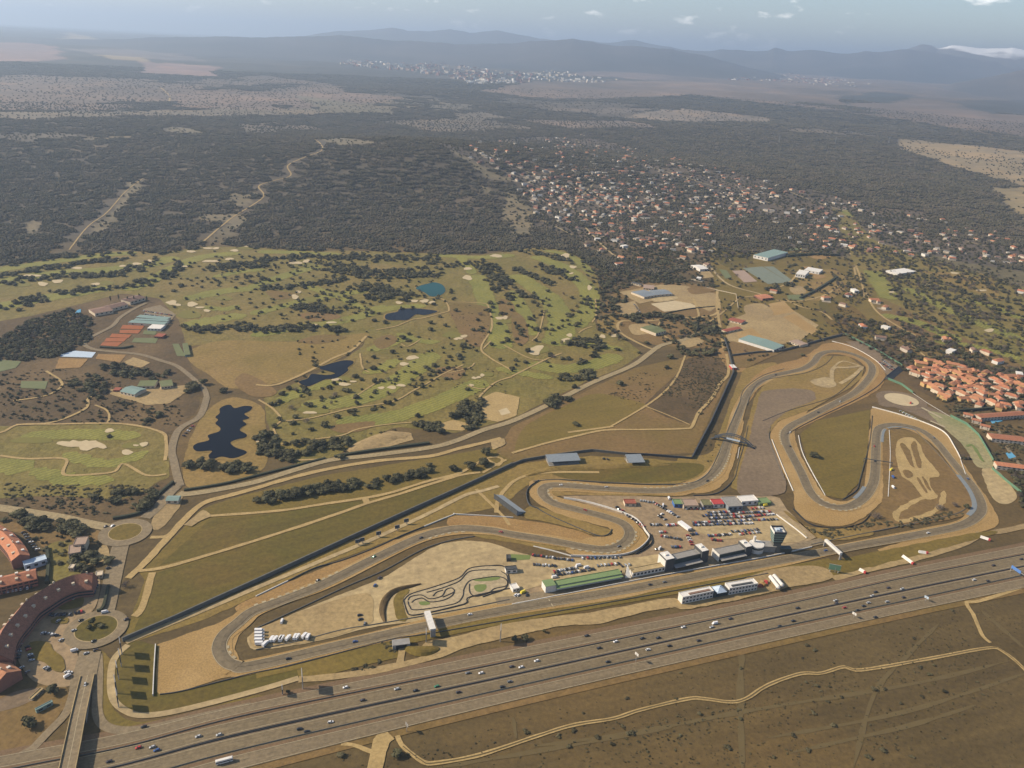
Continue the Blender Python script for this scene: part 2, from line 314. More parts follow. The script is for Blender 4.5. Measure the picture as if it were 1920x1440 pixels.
# ------------------------------------------------------------------ the ground: one sheet to the horizon, its own colours (fields, woods, towns) as an attribute
def far_class(px, py, x, y):
    """tree cover 0..1 and soil colour of the far country"""
    r = np.hypot(x, y); q = vnoise(x/260, y/230, 5); q2 = vnoise(x/900, y/800, 8)
    jx = px+q*12+q2*14; jy = py+(q*3+q2*5)*np.clip(5500/np.maximum(r, 1), .2, 1)
    n = len(px); cov = np.ones(n)*.96; soil = np.tile(np.array([.11, .085, .052]), (n, 1))
    far = r > 6500
    cov[far] = np.clip(.72+.4*q2[far], 0, 1)
    def reg(s, c, k):
        m = inpoly(jx, jy, L(s)); cov[m] = c; soil[m] = k
    tan = (.20, .14, .098); pink = (.26, .17, .14); gold = (.29, .22, .12); pale = (.2, .17, .1)
    reg('-300,60 250,75 420,100 620,118 900,150 700,175 300,180 -300,210', .7, (.15, .12, .1))
    reg('-300,78 60,80 110,88 115,112 60,116 -300,120', .05, pink)
    reg('190,103 285,107 275,115 208,112', 0, gold); reg('265,117 330,119 410,124 398,142 330,142 262,138', .08, pink)
    reg('120,92 250,92 330,97 380,114 300,112 190,102', .12, (.21, .17, .15)); reg('130,60 175,70 172,77 120,77', .05, gold)
    reg('-300,150 60,142 150,146 300,150 330,163 310,197 190,208 -300,212', .5, tan)
    reg('318,178 400,172 470,180 560,176 650,172 745,180 705,196 560,207 440,208 318,200', .36, (.235, .16, .112))
    reg('330,150 480,140 640,160 640,175 470,180 400,172 318,178', .5, tan)
    reg('-300,212 100,211 260,207 420,204 640,207 745,184 722,201 600,215 400,217 200,219 -300,227', .22, (.185, .145, .09))
    reg('900,172 1000,152 1300,150 1600,142 2300,165 2300,300 1920,262 1700,226 1500,201 1300,178 1100,186 960,179', .3, (.21, .148, .105))
    reg('1560,180 1640,172 1720,178 1700,190 1600,196', .75, (.1, .08, .06)); reg('1780,190 1920,185 2200,200 2200,215 1850,212', .6, (.1, .08, .06))
    reg('1040,140 1150,133 1500,128 1800,145 2300,160 2300,170 1600,148 1300,152', .3, (.19, .14, .12))
    reg('1690,260 1800,270 1920,284 2300,320 2300,420 1920,348 1800,316 1700,284', .14, gold); reg('1852,350 1925,350 2300,420 2300,560 1925,412 1888,388', .1, (.26, .2, .1))
    reg('1180,212 1280,204 1440,220 1440,230 1300,224 1170,220', .42, (.27, .21, .15)); reg('830,205 900,208 960,222 860,224', .45, (.2, .16, .11)); reg('980,226 1180,226 1240,240 1060,238', .4, (.2, .15, .11))
    reg('760,180 900,190 850,212 700,205', .6, (.2, .165, .11))
    # the wooded estate and its country club fields
    reg('800,262 1000,254 1085,250 1270,300 1480,350 1640,385 2200,470 2200,560 1920,540 1700,486 1560,476 1440,470 1320,505 1200,500 1130,478 1060,440 992,412 975,380 962,350 900,310 850,285', .6, (.115, .088, .06))
    reg('1560,388 1590,400 1640,450 1700,470 2200,560 2200,760 1920,690 1640,600 1580,500', .2, (.14, .112, .05))
    reg('700,226 900,222 1000,240 820,247', .5, (.17, .135, .09)); reg('420,232 560,228 600,240 450,246', .55, (.17, .135, .09)); reg('0,252 120,246 160,256 20,266', .55, (.17, .135, .09)); reg('1000,205 1150,200 1260,206 1100,212', .5, (.18, .14, .1)); reg('1450,240 1600,246 1640,256 1500,252', .55, (.16, .13, .09))
    # bare patches along the tracks in the wood
    for s in ('355,470 400,430 440,398 455,402 430,440 400,470', '425,362 475,362 470,380 430,385', '360,400 440,398 430,412 370,410', '935,345 985,390 1000,440 960,440 930,400', '880,350 905,346 910,356 885,360', '170,425 210,395 240,340 268,336 240,380 200,425 160,445',
              '40,440 70,410 80,420 60,445', '600,262 640,258 720,268 640,274', '830,275 905,330 960,340 880,300', '300,232 360,238 380,248 300,246', '150,258 220,250 240,254 160,262', '170,272 185,270 186,280 172,282', '560,180 700,200 760,205 740,215 620,215'):
        reg(s, .25, (.185, .15, .085))
    m = (r > 6000) & (cov > .1) & (cov < .6); cov[m] = np.clip(cov[m]+.34*vnoise(x[m]/700, y[m]/1500, 12), .04, .95)
    cov = np.clip(cov+.10*q*(cov > .1), 0, 1)
    return cov, soil
def terrain():
    ang = np.concatenate([np.arange(-180, -46, 3.0), np.arange(-46, 46, .3), np.arange(46, 180, 3.0)])
    rad = np.concatenate([[1.], np.geomspace(40, 2300, 60), 2300*1.0125**np.arange(1, 320)])
    A, R = np.meshgrid(np.radians(ang), rad); x = (R*np.sin(A)).ravel(); y = (R*np.cos(A)).ravel(); z = height(x, y)
    na, nr = len(ang), len(rad); px, py = proj(np.stack([x, y, z], 1)); vis = (y > 300)
    cov, soil = far_class(np.where(vis, px, -9999), np.where(vis, py, 0), x, y)
    r = np.hypot(x, y)
    wood = np.array([.070, .058, .039]); far = np.clip((r-5500)/5000, 0, 1)[:, None]
    leaf = np.array([.034, .036, .022])
    c = soil*(1-cov[:, None]*.75)+wood*cov[:, None]*.75; f_ = np.clip(cov*1.15, 0, 1)[:, None]
    c = c*(1-far)+(soil*(1-f_)+leaf*f_)*far
    near = np.array([.102, .069, .024]); k = sstep(r, 2150, 2450)[:, None]; k = np.where((px[:, None] > 1500) & (r[:, None] < 2500), np.maximum(k, 0), k)
    c = near*(1-k)+c*k
    i = np.arange(nr-1)[:, None]*na+np.arange(na)[None]; j = np.arange(nr-1)[:, None]*na+(np.arange(na)[None]+1) % na
    F = np.stack([i, j, j+na, i+na], -1).reshape(-1, 4)[:, ::-1]
    me = bpy.data.meshes.new('ground'); me.vertices.add(len(x)); me.vertices.foreach_set('co', np.stack([x, y, z], 1).ravel())
    me.loops.add(F.size); me.loops.foreach_set('vertex_index', F.ravel().astype(np.int32)); me.polygons.add(len(F))
    me.polygons.foreach_set('loop_start', np.arange(0, F.size, 4, dtype=np.int32)); me.update(calc_edges=True)
    at = me.color_attributes.new('soil', 'FLOAT_COLOR', 'POINT'); at.data.foreach_set('color', np.concatenate([c, np.ones((len(c), 1))], 1).ravel().astype(np.float32))
    me.polygons.foreach_set('use_smooth', np.ones(len(F), bool))
    o = link('ground', me); o['kind'] = 'structure'
    m = mat('open_country', (1, 1, 1), (.78, .77, .72), .009, fine=.22, third=(1.25, 1.14, 1.0)); nt = m.node_tree; b = nt.nodes['Principled BSDF']
    src = b.inputs['Base Color'].links[0].from_socket; a = nt.nodes.new('ShaderNodeAttribute'); a.attribute_name = 'soil'
    x_ = nt.nodes.new('ShaderNodeMix'); x_.data_type = 'RGBA'; x_.blend_type = 'MULTIPLY'; x_.inputs[0].default_value = 1
    nt.links.new(src, x_.inputs[6]); nt.links.new(a.outputs['Color'], x_.inputs[7])
    # faint plough lines in the dry field by the motorway
    geo = nt.nodes.new('ShaderNodeNewGeometry'); vr = nt.nodes.new('ShaderNodeVectorRotate'); vr.rotation_type = 'Z_AXIS'; vr.inputs['Angle'].default_value = -.33
    nt.links.new(geo.outputs['Position'], vr.inputs['Vector']); mp = nt.nodes.new('ShaderNodeMapping'); mp.inputs['Scale'].default_value = (.002, .06, 0); nt.links.new(vr.outputs[0], mp.inputs['Vector'])
    n2 = nt.nodes.new('ShaderNodeTexNoise'); n2.inputs['Scale'].default_value = 1; n2.inputs['Detail'].default_value = 6; nt.links.new(mp.outputs[0], n2.inputs['Vector'])
    r2 = nt.nodes.new('ShaderNodeMapRange'); r2.inputs[1].default_value = .3; r2.inputs[2].default_value = .7; r2.inputs[3].default_value = .82; r2.inputs[4].default_value = 1.16; nt.links.new(n2.outputs['Fac'], r2.inputs[0])
    y_ = nt.nodes.new('ShaderNodeMix'); y_.data_type = 'RGBA'; y_.blend_type = 'MULTIPLY'; y_.inputs[0].default_value = 1; nt.links.new(x_.outputs[2], y_.inputs[6]); nt.links.new(r2.outputs[0], y_.inputs[7]); nt.links.new(y_.outputs[2], b.inputs['Base Color'])
    me.materials.append(m)
terrain()
# ------------------------------------------------------------------ far mountains
M['mtn'] = mat('mountain_scrub', (.035, .038, .035), (.08, .07, .06), .0006, detail=8); M['mtn2'] = mat('bare_slope', (.12, .095, .075), (.06, .055, .045), .0009, detail=8)
def snowmat():
    m = mat('snowy_rock', (.09, .085, .075), (.13, .115, .1), .0006, detail=8); nt = m.node_tree; b = nt.nodes['Principled BSDF']; src = b.inputs['Base Color'].links[0].from_socket
    g = nt.nodes.new('ShaderNodeNewGeometry'); s = nt.nodes.new('ShaderNodeSeparateXYZ'); nt.links.new(g.outputs['Position'], s.inputs[0])
    n = nt.nodes.new('ShaderNodeTexNoise'); n.inputs['Scale'].default_value = .0009; n.inputs['Detail'].default_value = 8; nt.links.new(g.outputs['Position'], n.inputs['Vector'])
    a = nt.nodes.new('ShaderNodeMath'); a.operation = 'MULTIPLY_ADD'; a.inputs[1].default_value = 620; nt.links.new(n.outputs['Fac'], a.inputs[0]); nt.links.new(s.outputs[2], a.inputs[2])
    r = nt.nodes.new('ShaderNodeMapRange'); r.inputs[1].default_value = SNOW0; r.inputs[2].default_value = SNOW0+160; xr = nt.nodes.new('ShaderNodeMapRange'); xr.inputs[1].default_value = 10900; xr.inputs[2].default_value = 11900; xr.inputs[3].default_value = -330; xr.inputs[4].default_value = 30; nt.links.new(s.outputs[0], xr.inputs[0])
    a2 = nt.nodes.new('ShaderNodeMath'); nt.links.new(a.outputs[0], a2.inputs[0]); nt.links.new(xr.outputs[0], a2.inputs[1]); nt.links.new(a2.outputs[0], r.inputs[0])
    x = nt.nodes.new('ShaderNodeMix'); x.data_type = 'RGBA'; nt.links.new(r.outputs[0], x.inputs[0]); nt.links.new(src, x.inputs[6]); x.inputs[7].default_value = (.97, .96, .95, 1); nt.links.new(x.outputs[2], b.inputs['Base Color']); return m
SNOW0 = 1195; M['snow'] = snowmat()
def mountain(name, sky_px, dist, depth, base, m, sd, rough=.16):
    pts = L(sky_px); xs = np.arange(pts[0][0], pts[-1][0], 4.0); ys = np.interp(xs, [p[0] for p in pts], [p[1] for p in pts])
    D = rays(xs, ys); hzn = np.hypot(D[:, 0], D[:, 1]); ux, uy = D[:, 0]/hzn, D[:, 1]/hzn; zc = H+D[:, 2]/hzn*dist+40*vnoise(xs/19, xs*0, sd)*(dist/42000)
    nf = 22; T = np.concatenate([np.linspace(0, 1, nf), 1+np.linspace(.1, .8, 7)]); V = []
    for t in T:
        d = dist+(t-1)*depth; u = np.arange(len(xs))*4*dist/FPX
        e = np.clip(t, 0, 1)**1.15 if t <= 1 else max(0, 1-(t-1)*1.1)
        rg = vnoise(u/1500+sd, d/1900+u*0, sd)*rough*(1-abs(1-min(t, 1.)*2)**2 if t <= 1 else .3)
        z = base-60+(zc-base+60)*np.clip(e+rg*np.sqrt(max(e, .02)), 0, 1.0 if t < 1 else 1)
        V.append(np.stack([ux*d, uy*d, z], 1))
    n = len(xs); V = np.concatenate(V); F = [(i*n+j, i*n+j+1, (i+1)*n+j+1, (i+1)*n+j) for i in range(len(T)-1) for j in range(n-1)]
    me = mesh(name, V, F, None, (m,)); me.polygons.foreach_set('use_smooth', np.ones(len(F), bool)); o = link(name, me); o['kind'] = 'structure'
mountain('mountain_range', '300,74 440,70 560,69 640,58 690,57 735,50 765,58 800,58 845,55 880,62 930,58 975,64 1010,72 1040,75 1100,76 1140,80 1190,76 1230,84 1300,96 1400,112', 28000, 5000, 320, 'mtn', 1)
mountain('mountain_range', '-700,60 -300,62 0,70 180,74 300,70 420,69 520,70 640,66 700,73 780,77 850,82 960,82 990,76 1030,76 1075,73 1110,78 1150,85 1200,88 1260,92 1330,107 1450,138 1600,170', 18500, 4200, 225, 'mtn', 2)
mountain('mountain_range', '960,128 1090,104 1180,93 1290,94 1320,96 1355,93 1400,96 1440,95 1453,89 1475,95 1520,93 1560,98 1590,101 1620,97 1650,98 1690,93 1730,95 1800,106 1900,122 2000,142', 25000, 4800, 270, 'mtn', 3)
mountain('snowy_mountain', '1600,112 1650,101 1700,92 1715,88 1730,83 1745,84 1760,90 1790,86 1810,87 1840,91 1870,89 1900,90 1920,94 2000,98 2300,118 2600,150', 27000, 5000, 285, 'snow', 4)
mountain('hill_slope', '1700,172 1760,162 1800,155 1860,143 1920,131 2050,116 2300,120 2500,150', 17500, 2600, 215, 'mtn2', 5)
# ------------------------------------------------------------------ fields, golf course, sports grounds
sheet('field', '272,1088 262,1075 290,1045 335,1000 372,960 400,945 470,925 600,893 760,866 850,852 905,842 960,836 985,850 905,900 750,968 667,1006 480,1092 300,1170 235,1200 243,1165', 'field', 0, False)
sheet('field', '284,1078 390,1046 480,1017 630,968 690,946 830,902 890,890 850,920 750,965 667,1003 480,1088 300,1166 250,1186 270,1135', 'lawn', 1, False)
sheet('field', '300,1060 395,972 480,968 605,949 682,938 690,942 630,962 480,1010 390,1040', 'lawn', 1, False)
sheet('meadow', '960,800 1035,765 1122,722 1190,690 1290,668 1362,668 1368,702 1345,752 1300,850 1212,852 1110,845 1030,855 970,868 930,850', 'brown', 0, False)
sheet('meadow', '965,845 985,800 1060,760 1120,738 1200,755 1205,765 1140,803 1030,828 975,846', 'field', 1)
sheet('meadow', '1222,745 1270,700 1290,672 1355,672 1362,700 1340,745 1318,770 1290,795 1215,764', 'scrub', 1)
sheet('verge_land', '965,872 1028,862 1110,855 1215,860 1302,868 1322,870 1312,895 1270,907 1180,908 1060,900 1010,902 985,912 940,950 860,965 800,985 700,1025 600,1062 480,1118 380,1163 240,1208 235,1203 480,1096 667,1010 855,924', 'drygrass', 1, False)
sheet('verge_land', '1030,878 1130,876 1250,868 1318,872 1305,893 1270,902 1180,905 1060,897', 'lawn', 2)
sheet('scrubland', '-120,905 60,900 200,912 300,905 330,915 320,930 280,950 258,975 225,985 200,978 150,972 90,962 -120,940', 'scrub', 0)
sheet('scrubland', '-120,690 30,690 110,690 170,700 250,720 310,730 345,725 370,745 372,765 340,800 318,815 225,797 100,796 -120,800', 'scrub', 0)
sheet('scrubland', '-120,600 60,592 150,572 230,552 300,560 340,610 345,650 360,690 385,720 370,745 310,730 250,720 170,700 110,690 30,690 -120,690', 'scrub', 0)
sheet('golf_course', '-300,515 -60,504 60,492 130,480 200,472 240,470 300,474 390,462 480,464 560,470 650,470 760,473 840,477 900,478 960,470 1010,463 1060,470 1100,490 1120,520 1125,550 1115,590 1118,618 1180,642 1205,662 1165,690 1100,715 1030,750 960,785 905,800 855,812 800,806 740,800 680,830 620,858 560,870 520,850 500,790 495,745 560,715 620,690 680,650 690,625 560,640 430,640 350,650 335,600 300,560 230,550 150,570 60,592 -60,612 -300,650', 'rough', 0, False)
sheet('golf_course', '-200,812 40,799 120,797 230,795 300,809 312,838 318,890 300,902 230,935 100,930 -200,930', 'rough', 1)
sheet('golf_course', '345,860 370,795 400,760 440,745 490,762 498,800 505,850 480,892 400,912 350,912', 'drygrass', 1)
sheet('practice_field', '352,662 385,645 430,638 500,640 560,640 640,630 690,625 682,642 655,662 600,690 540,712 490,724 430,728 395,705 360,682', 'drygrass', 1)
sheet('golf_course', '1560,392 1592,402 1640,452 1700,472 1920,540 2200,620 2300,760 1920,695 1840,662 1760,632 1690,600 1640,560 1610,520 1590,470', 'rough', 0, False)
for s, wd in (('565,760 640,755 705,737 767,700 815,660', 42), ('630,792 720,785 800,763 870,733 912,712', 40), ('470,630 560,614 640,602 720,580 800,573', 30), ('470,590 560,567 650,550 690,546', 30), ('470,540 550,512 600,498', 34), ('893,515 910,560 930,610 940,655', 45),
              ('965,515 1030,560 1052,610 1040,650', 55), ('1000,480 1060,503 1100,540 1104,580 1072,615', 45), ('990,682 1060,692 1120,682 1160,664', 40), ('-80,590 0,575 80,560 160,547 210,537', 50), ('-80,545 0,530 100,513 200,506 280,496 330,481', 50), ('-80,520 0,506 100,491 190,479 260,474', 40),
              ('235,545 290,522 330,501 380,482 455,474', 40), ('690,658 735,643 752,632', 30), ('1622,480 1647,527 1672,562', 50), ('40,818 150,814 265,818', 30), ('-80,872 0,872 65,880', 40), ('480,472 560,474 645,478', 34), ('815,478 900,483 965,478', 34), ('345,562 420,546 480,541', 40), ('345,612 400,600 465,590', 40),
              ('960,545 985,590 1000,630', 30), ('1700,540 1800,590 1920,640', 40), ('1750,640 1830,650 1920,676', 30), ('1585,395 1600,420 1612,440', 40)):
    path('fairway', s, wd, 'fairway', 2, True, .14)
for s, wd in (('520,755 560,735 600,722 640,715', 26), ('680,700 720,690 745,672', 26), ('745,625 790,640 830,640', 22), ('650,600 690,590 720,572', 26), ('640,560 690,580 715,575', 22), ('860,480 880,500 885,515', 26), ('1085,640 1130,650 1170,655', 26), ('1020,470 1070,480 1110,515', 26), ('400,520 450,510 500,505', 26), ('560,530 620,552 660,560', 26), ('380,575 420,580 450,572', 24), ('930,690 980,700 1040,710', 24), ('1650,590 1720,605 1800,640', 40), ('1800,560 1860,575 1920,600', 30), ('60,880 130,900 220,900', 26), ('120,850 200,870 280,845', 22)): path('fairway', s, wd, 'fairway', 2, True, .2)
for s in ('842,572 912,575 920,600 916,622 900,650 872,640 855,610', '960,585 985,600 990,640 965,640', '560,640 600,628 650,632 600,645', '700,640 730,628 745,640 715,655', '820,690 870,690 860,712 825,706', '560,590 610,585 640,595 590,603', '500,545 560,552 520,562', '940,560 965,575 950,600 935,580', '620,800 700,790 690,805 640,812', '460,700 520,735 480,745 440,720'): sheet('rough_patch', s, 'brown', 2)
for cx, cy, rx, ry in ((598, 771, 20, 5), (250, 836, 22, 6), (578, 768, 22, 6), (848, 628, 18, 6), (912, 702, 14, 5), (583, 562, 18, 5), (1010, 655, 20, 8), (355, 590, 22, 8), (40, 533, 18, 5), (250, 497, 14, 4), (200, 531, 14, 4), (60, 826, 40, 6), (420, 560, 16, 4), (945, 603, 14, 4), (640, 711, 18, 5), (1085, 500, 12, 3), (575, 497, 18, 4), (465, 465, 20, 3), (640, 600, 12, 3)):
    sheet('putting_green', [(cx+rx*math.cos(t)*(1+.15*math.sin(3*t)), cy+ry*math.sin(t)) for t in np.arange(0, 6.28, .7)], 'green', 3)
bunk = [(581, 774, 12, 3), (630, 712, 9, 2.5), (645, 721, 11, 3), (662, 716, 6, 2), (715, 728, 6, 2.5), (735, 727, 8, 3), (752, 723, 8, 3), (773, 671, 11, 4), (757, 683, 8, 3), (862, 635, 5, 2.5), (870, 631, 6, 3), (855, 636, 4, 2), (889, 709, 4, 2.5), (897, 708, 4, 2.5), (904, 704, 4, 2.5), (884, 723, 4, 2.5), (937, 597, 7, 3.5), (947, 596, 5, 3), (877, 521, 8, 4.5), (621, 605, 9, 2), (590, 610, 7, 2), (748, 568, 6, 2.5), (777, 565, 6, 3), (796, 565, 8, 3), (811, 568, 6, 3), (555, 493, 11, 3), (575, 490, 7, 3), (553, 557, 6, 4), (560, 548, 4, 3),
        (1061, 638, 7, 4), (1068, 629, 5, 3), (1130, 631, 5, 4), (1152, 630, 6, 3), (1105, 540, 4, 4), (1074, 501, 6, 3), (1071, 513, 4, 2), (1060, 480, 8, 4), (931, 480, 10, 3), (877, 504, 7, 3), (360, 571, 9, 4), (388, 583, 6, 2.5), (375, 577, 8, 2), (322, 568, 9, 4), (333, 572, 7, 2), (395, 490, 14, 2.5), (430, 486, 8, 2), (358, 472, 8, 2), (390, 466, 8, 2), (405, 466, 6, 2), (440, 470, 7, 2), (470, 462, 10, 2), (205, 808, 8, 4), (238, 849, 10, 4.5),
        (255, 836, 5, 2), (270, 834, 7, 4.5), (145, 503, 10, 2), (60, 517, 18, 2), (230, 499, 6, 2), (256, 495, 8, 2), (80, 533, 8, 4), (108, 528, 9, 4), (180, 533, 8, 2), (281, 490, 5, 3), (345, 500, 7, 2), (484, 826, 4, 4), (1790, 512, 8, 2), (1840, 545, 9, 2), (1855, 620, 8, 3), (1740, 535, 6, 2), (1672, 548, 5, 2), (1690, 465, 7, 2)]
for i, (cx, cy, rx, ry) in enumerate(bunk):
    sheet('sand_bunker', [(cx+rx*1.1*math.cos(t)*(1+.22*math.sin(3*t+i)), cy+ry*math.sin(t)*(1+.25*math.cos(2*t+i*2))) for t in np.arange(0, 6.28, .52)], 'bunker', 4)
sheet('sand_bunker', '106,832 112,828 122,828 130,829 137,826 150,829 162,826 168,828 180,826 186,830 195,834 200,840 192,843 180,840 172,842 165,846 152,845 148,838 135,839 120,838', 'bunker', 4)
sheet('sand_bunker', '991,656 1000,651 1010,648 1020,649 1016,655 1012,660 1010,666 1000,666 990,662 996,659', 'bunker', 4)
for s, m in (('412,767 422,761 432,760 440,766 457,762 472,763 469,770 458,777 467,784 455,789 462,796 453,802 450,808 462,815 460,821 443,825 432,831 442,840 460,846 460,852 437,860 415,857 397,862 391,855 397,846 370,847 362,839 370,832 392,826 390,817 410,810 413,803 404,795 409,788 404,783 412,775', 'water'),
             ('600,692 605,687 640,677 660,677 662,682 652,690 652,696 630,710 610,712 587,722 575,725 560,717 577,710 585,702 612,704 628,701 618,697', 'water'), ('724,590 745,585 750,580 780,579 820,584 797,591 780,590 765,600 750,601 725,600', 'water'), ('799,533 815,530 830,535 835,546 824,555 807,556 796,549 780,542 785,537', 'teal')):
    P_ = L(s); c_ = np.mean(P_, 0)
    sheet('pond_bank', [(c_[0]+(x-c_[0])*1.07, c_[1]+(y-c_[1])*1.08) for x, y in P_], 'drygrass', 2); sheet('pond_water', P_, m, 4)
for s, wd in (('480,722 517,722 572,700 625,672 660,657 687,630', 5.5), ('705,619 742,612 772,600 792,597 830,587 842,582 835,565 817,559 780,562', 3.5), ('837,567 905,569 917,580 922,615 902,652 920,672 960,695', 3.5), ('527,790 580,785 655,767 720,757 745,750 777,732 800,720 830,702 870,684', 3), ('485,750 512,767 527,787 515,800 515,812 522,825 512,845 542,862 592,862 615,860', 3.5),
              ('525,834 585,825 640,817 672,805 730,796 780,792', 3), ('960,707 930,717 905,738 898,748', 3.5), ('960,706 1022,675 1055,662', 3.5), ('945,648 992,672 1020,676', 3), ('1020,585 1010,625 997,640', 3), ('0,855 50,861 122,861 118,885 127,892 175,890 215,885 232,870 275,892 317,889', 4), ('-60,815 0,812 35,797 100,796 225,795 300,810 312,830 310,865', 4.5),
              ('30,797 100,792 160,767 165,750 175,740', 4.5), ('25,752 87,742 117,720 85,695', 4), ('178,760 200,770 205,785 200,795', 3), ('675,663 680,690 695,700', 3), ('660,748 700,722 715,715', 2.5), ('920,640 905,655', 3), ('1110,605 1118,590 1116,560', 3), ('875,723 900,730 912,728', 3), ('840,700 880,690 890,680', 2.5), ('752,645 765,650 790,636', 2.5), ('1385,560 1350,590 1320,610', 4), ('1085,625 1095,618 1112,612', 3)):
    path('cart_path', s, wd, 'dirt', 4)
for s, m, l in (('1335,455 1400,450 1470,452 1580,450 1625,490 1650,570 1700,620 1640,640 1575,625 1530,640 1370,665 1345,600 1340,540', 'field', 0), ('1160,540 1250,530 1340,545 1350,640 1280,650 1200,640 1130,600', 'brown', 0), ('1500,520 1560,505 1590,530 1560,560 1510,560', 'drygrass', 1), ('1540,560 1600,575 1640,620 1590,620 1545,600', 'lawn', 1), ('1600,655 1680,650 1780,690 1800,760 1700,720', 'scrub', 0), ('1640,560 1720,590 1840,650 1920,690 1920,760 1790,700 1690,650', 'brown', 0),
                ('1345,660 1372,650 1400,690 1372,695', 'orange', 1), ('1390,640 1420,650 1432,668 1400,660', 'sandlot', 2), ('1480,540 1500,536 1512,548 1490,552', 'sandlot', 2), ('1395,575 1430,570 1450,590 1410,600', 'sandlot', 4), ('1180,610 1215,608 1225,622 1190,628', 'sandlot', 2), ('1270,640 1300,632 1320,640 1290,652', 'sandlot', 2), ('1225,560 1265,556 1268,562 1230,567', 'pale', 4), ('1290,540 1330,538 1340,546 1300,552', 'brown', 4),
                ('1505,470 1540,468 1560,480 1530,486', 'orange', 1), ('1340,470 1400,466 1410,492 1360,500', 'lawn', 1), ('1120,600 1150,590 1160,610 1135,625', 'drygrass', 1)):
    sheet('yard' if m == 'sandlot' else 'rough_ground', s, m, l)
for s in ('1150,800 1060,812', '1380,560 1420,556 1480,566 1540,556 1575,535', '1560,600 1540,585 1500,575 1470,560', '1620,540 1640,580 1680,610 1740,640', '1700,640 1730,665 1760,690', '1300,560 1310,590 1305,610', '1560,440 1590,470 1612,520 1620,560', '1480,440 1500,455 1500,480', '1240,600 1235,620 1260,640', '1500,505 1480,530 1440,545'): path('dirt_track', s, 5, 'dirt', 3)
for s in ('1000,330 1060,352 1120,372 1180,400 1250,432', '1050,300 1130,325 1200,352 1290,385 1370,420', '1120,280 1200,305 1290,335 1390,365 1470,390', '980,400 1040,425 1100,455', '1200,352 1180,400 1140,440', '1290,335 1260,385 1230,430', '1390,365 1350,410 1310,450', '880,275 940,300 1000,330', '1480,360 1560,390 1600,400', '1560,400 1660,420 1760,440 1860,465', '1640,450 1740,465 1840,490', '1130,325 1100,360 1060,390', '940,262 1010,280 1080,292', '1080,262 1100,280 1120,282'): path('street', s, 7, 'road', 3)
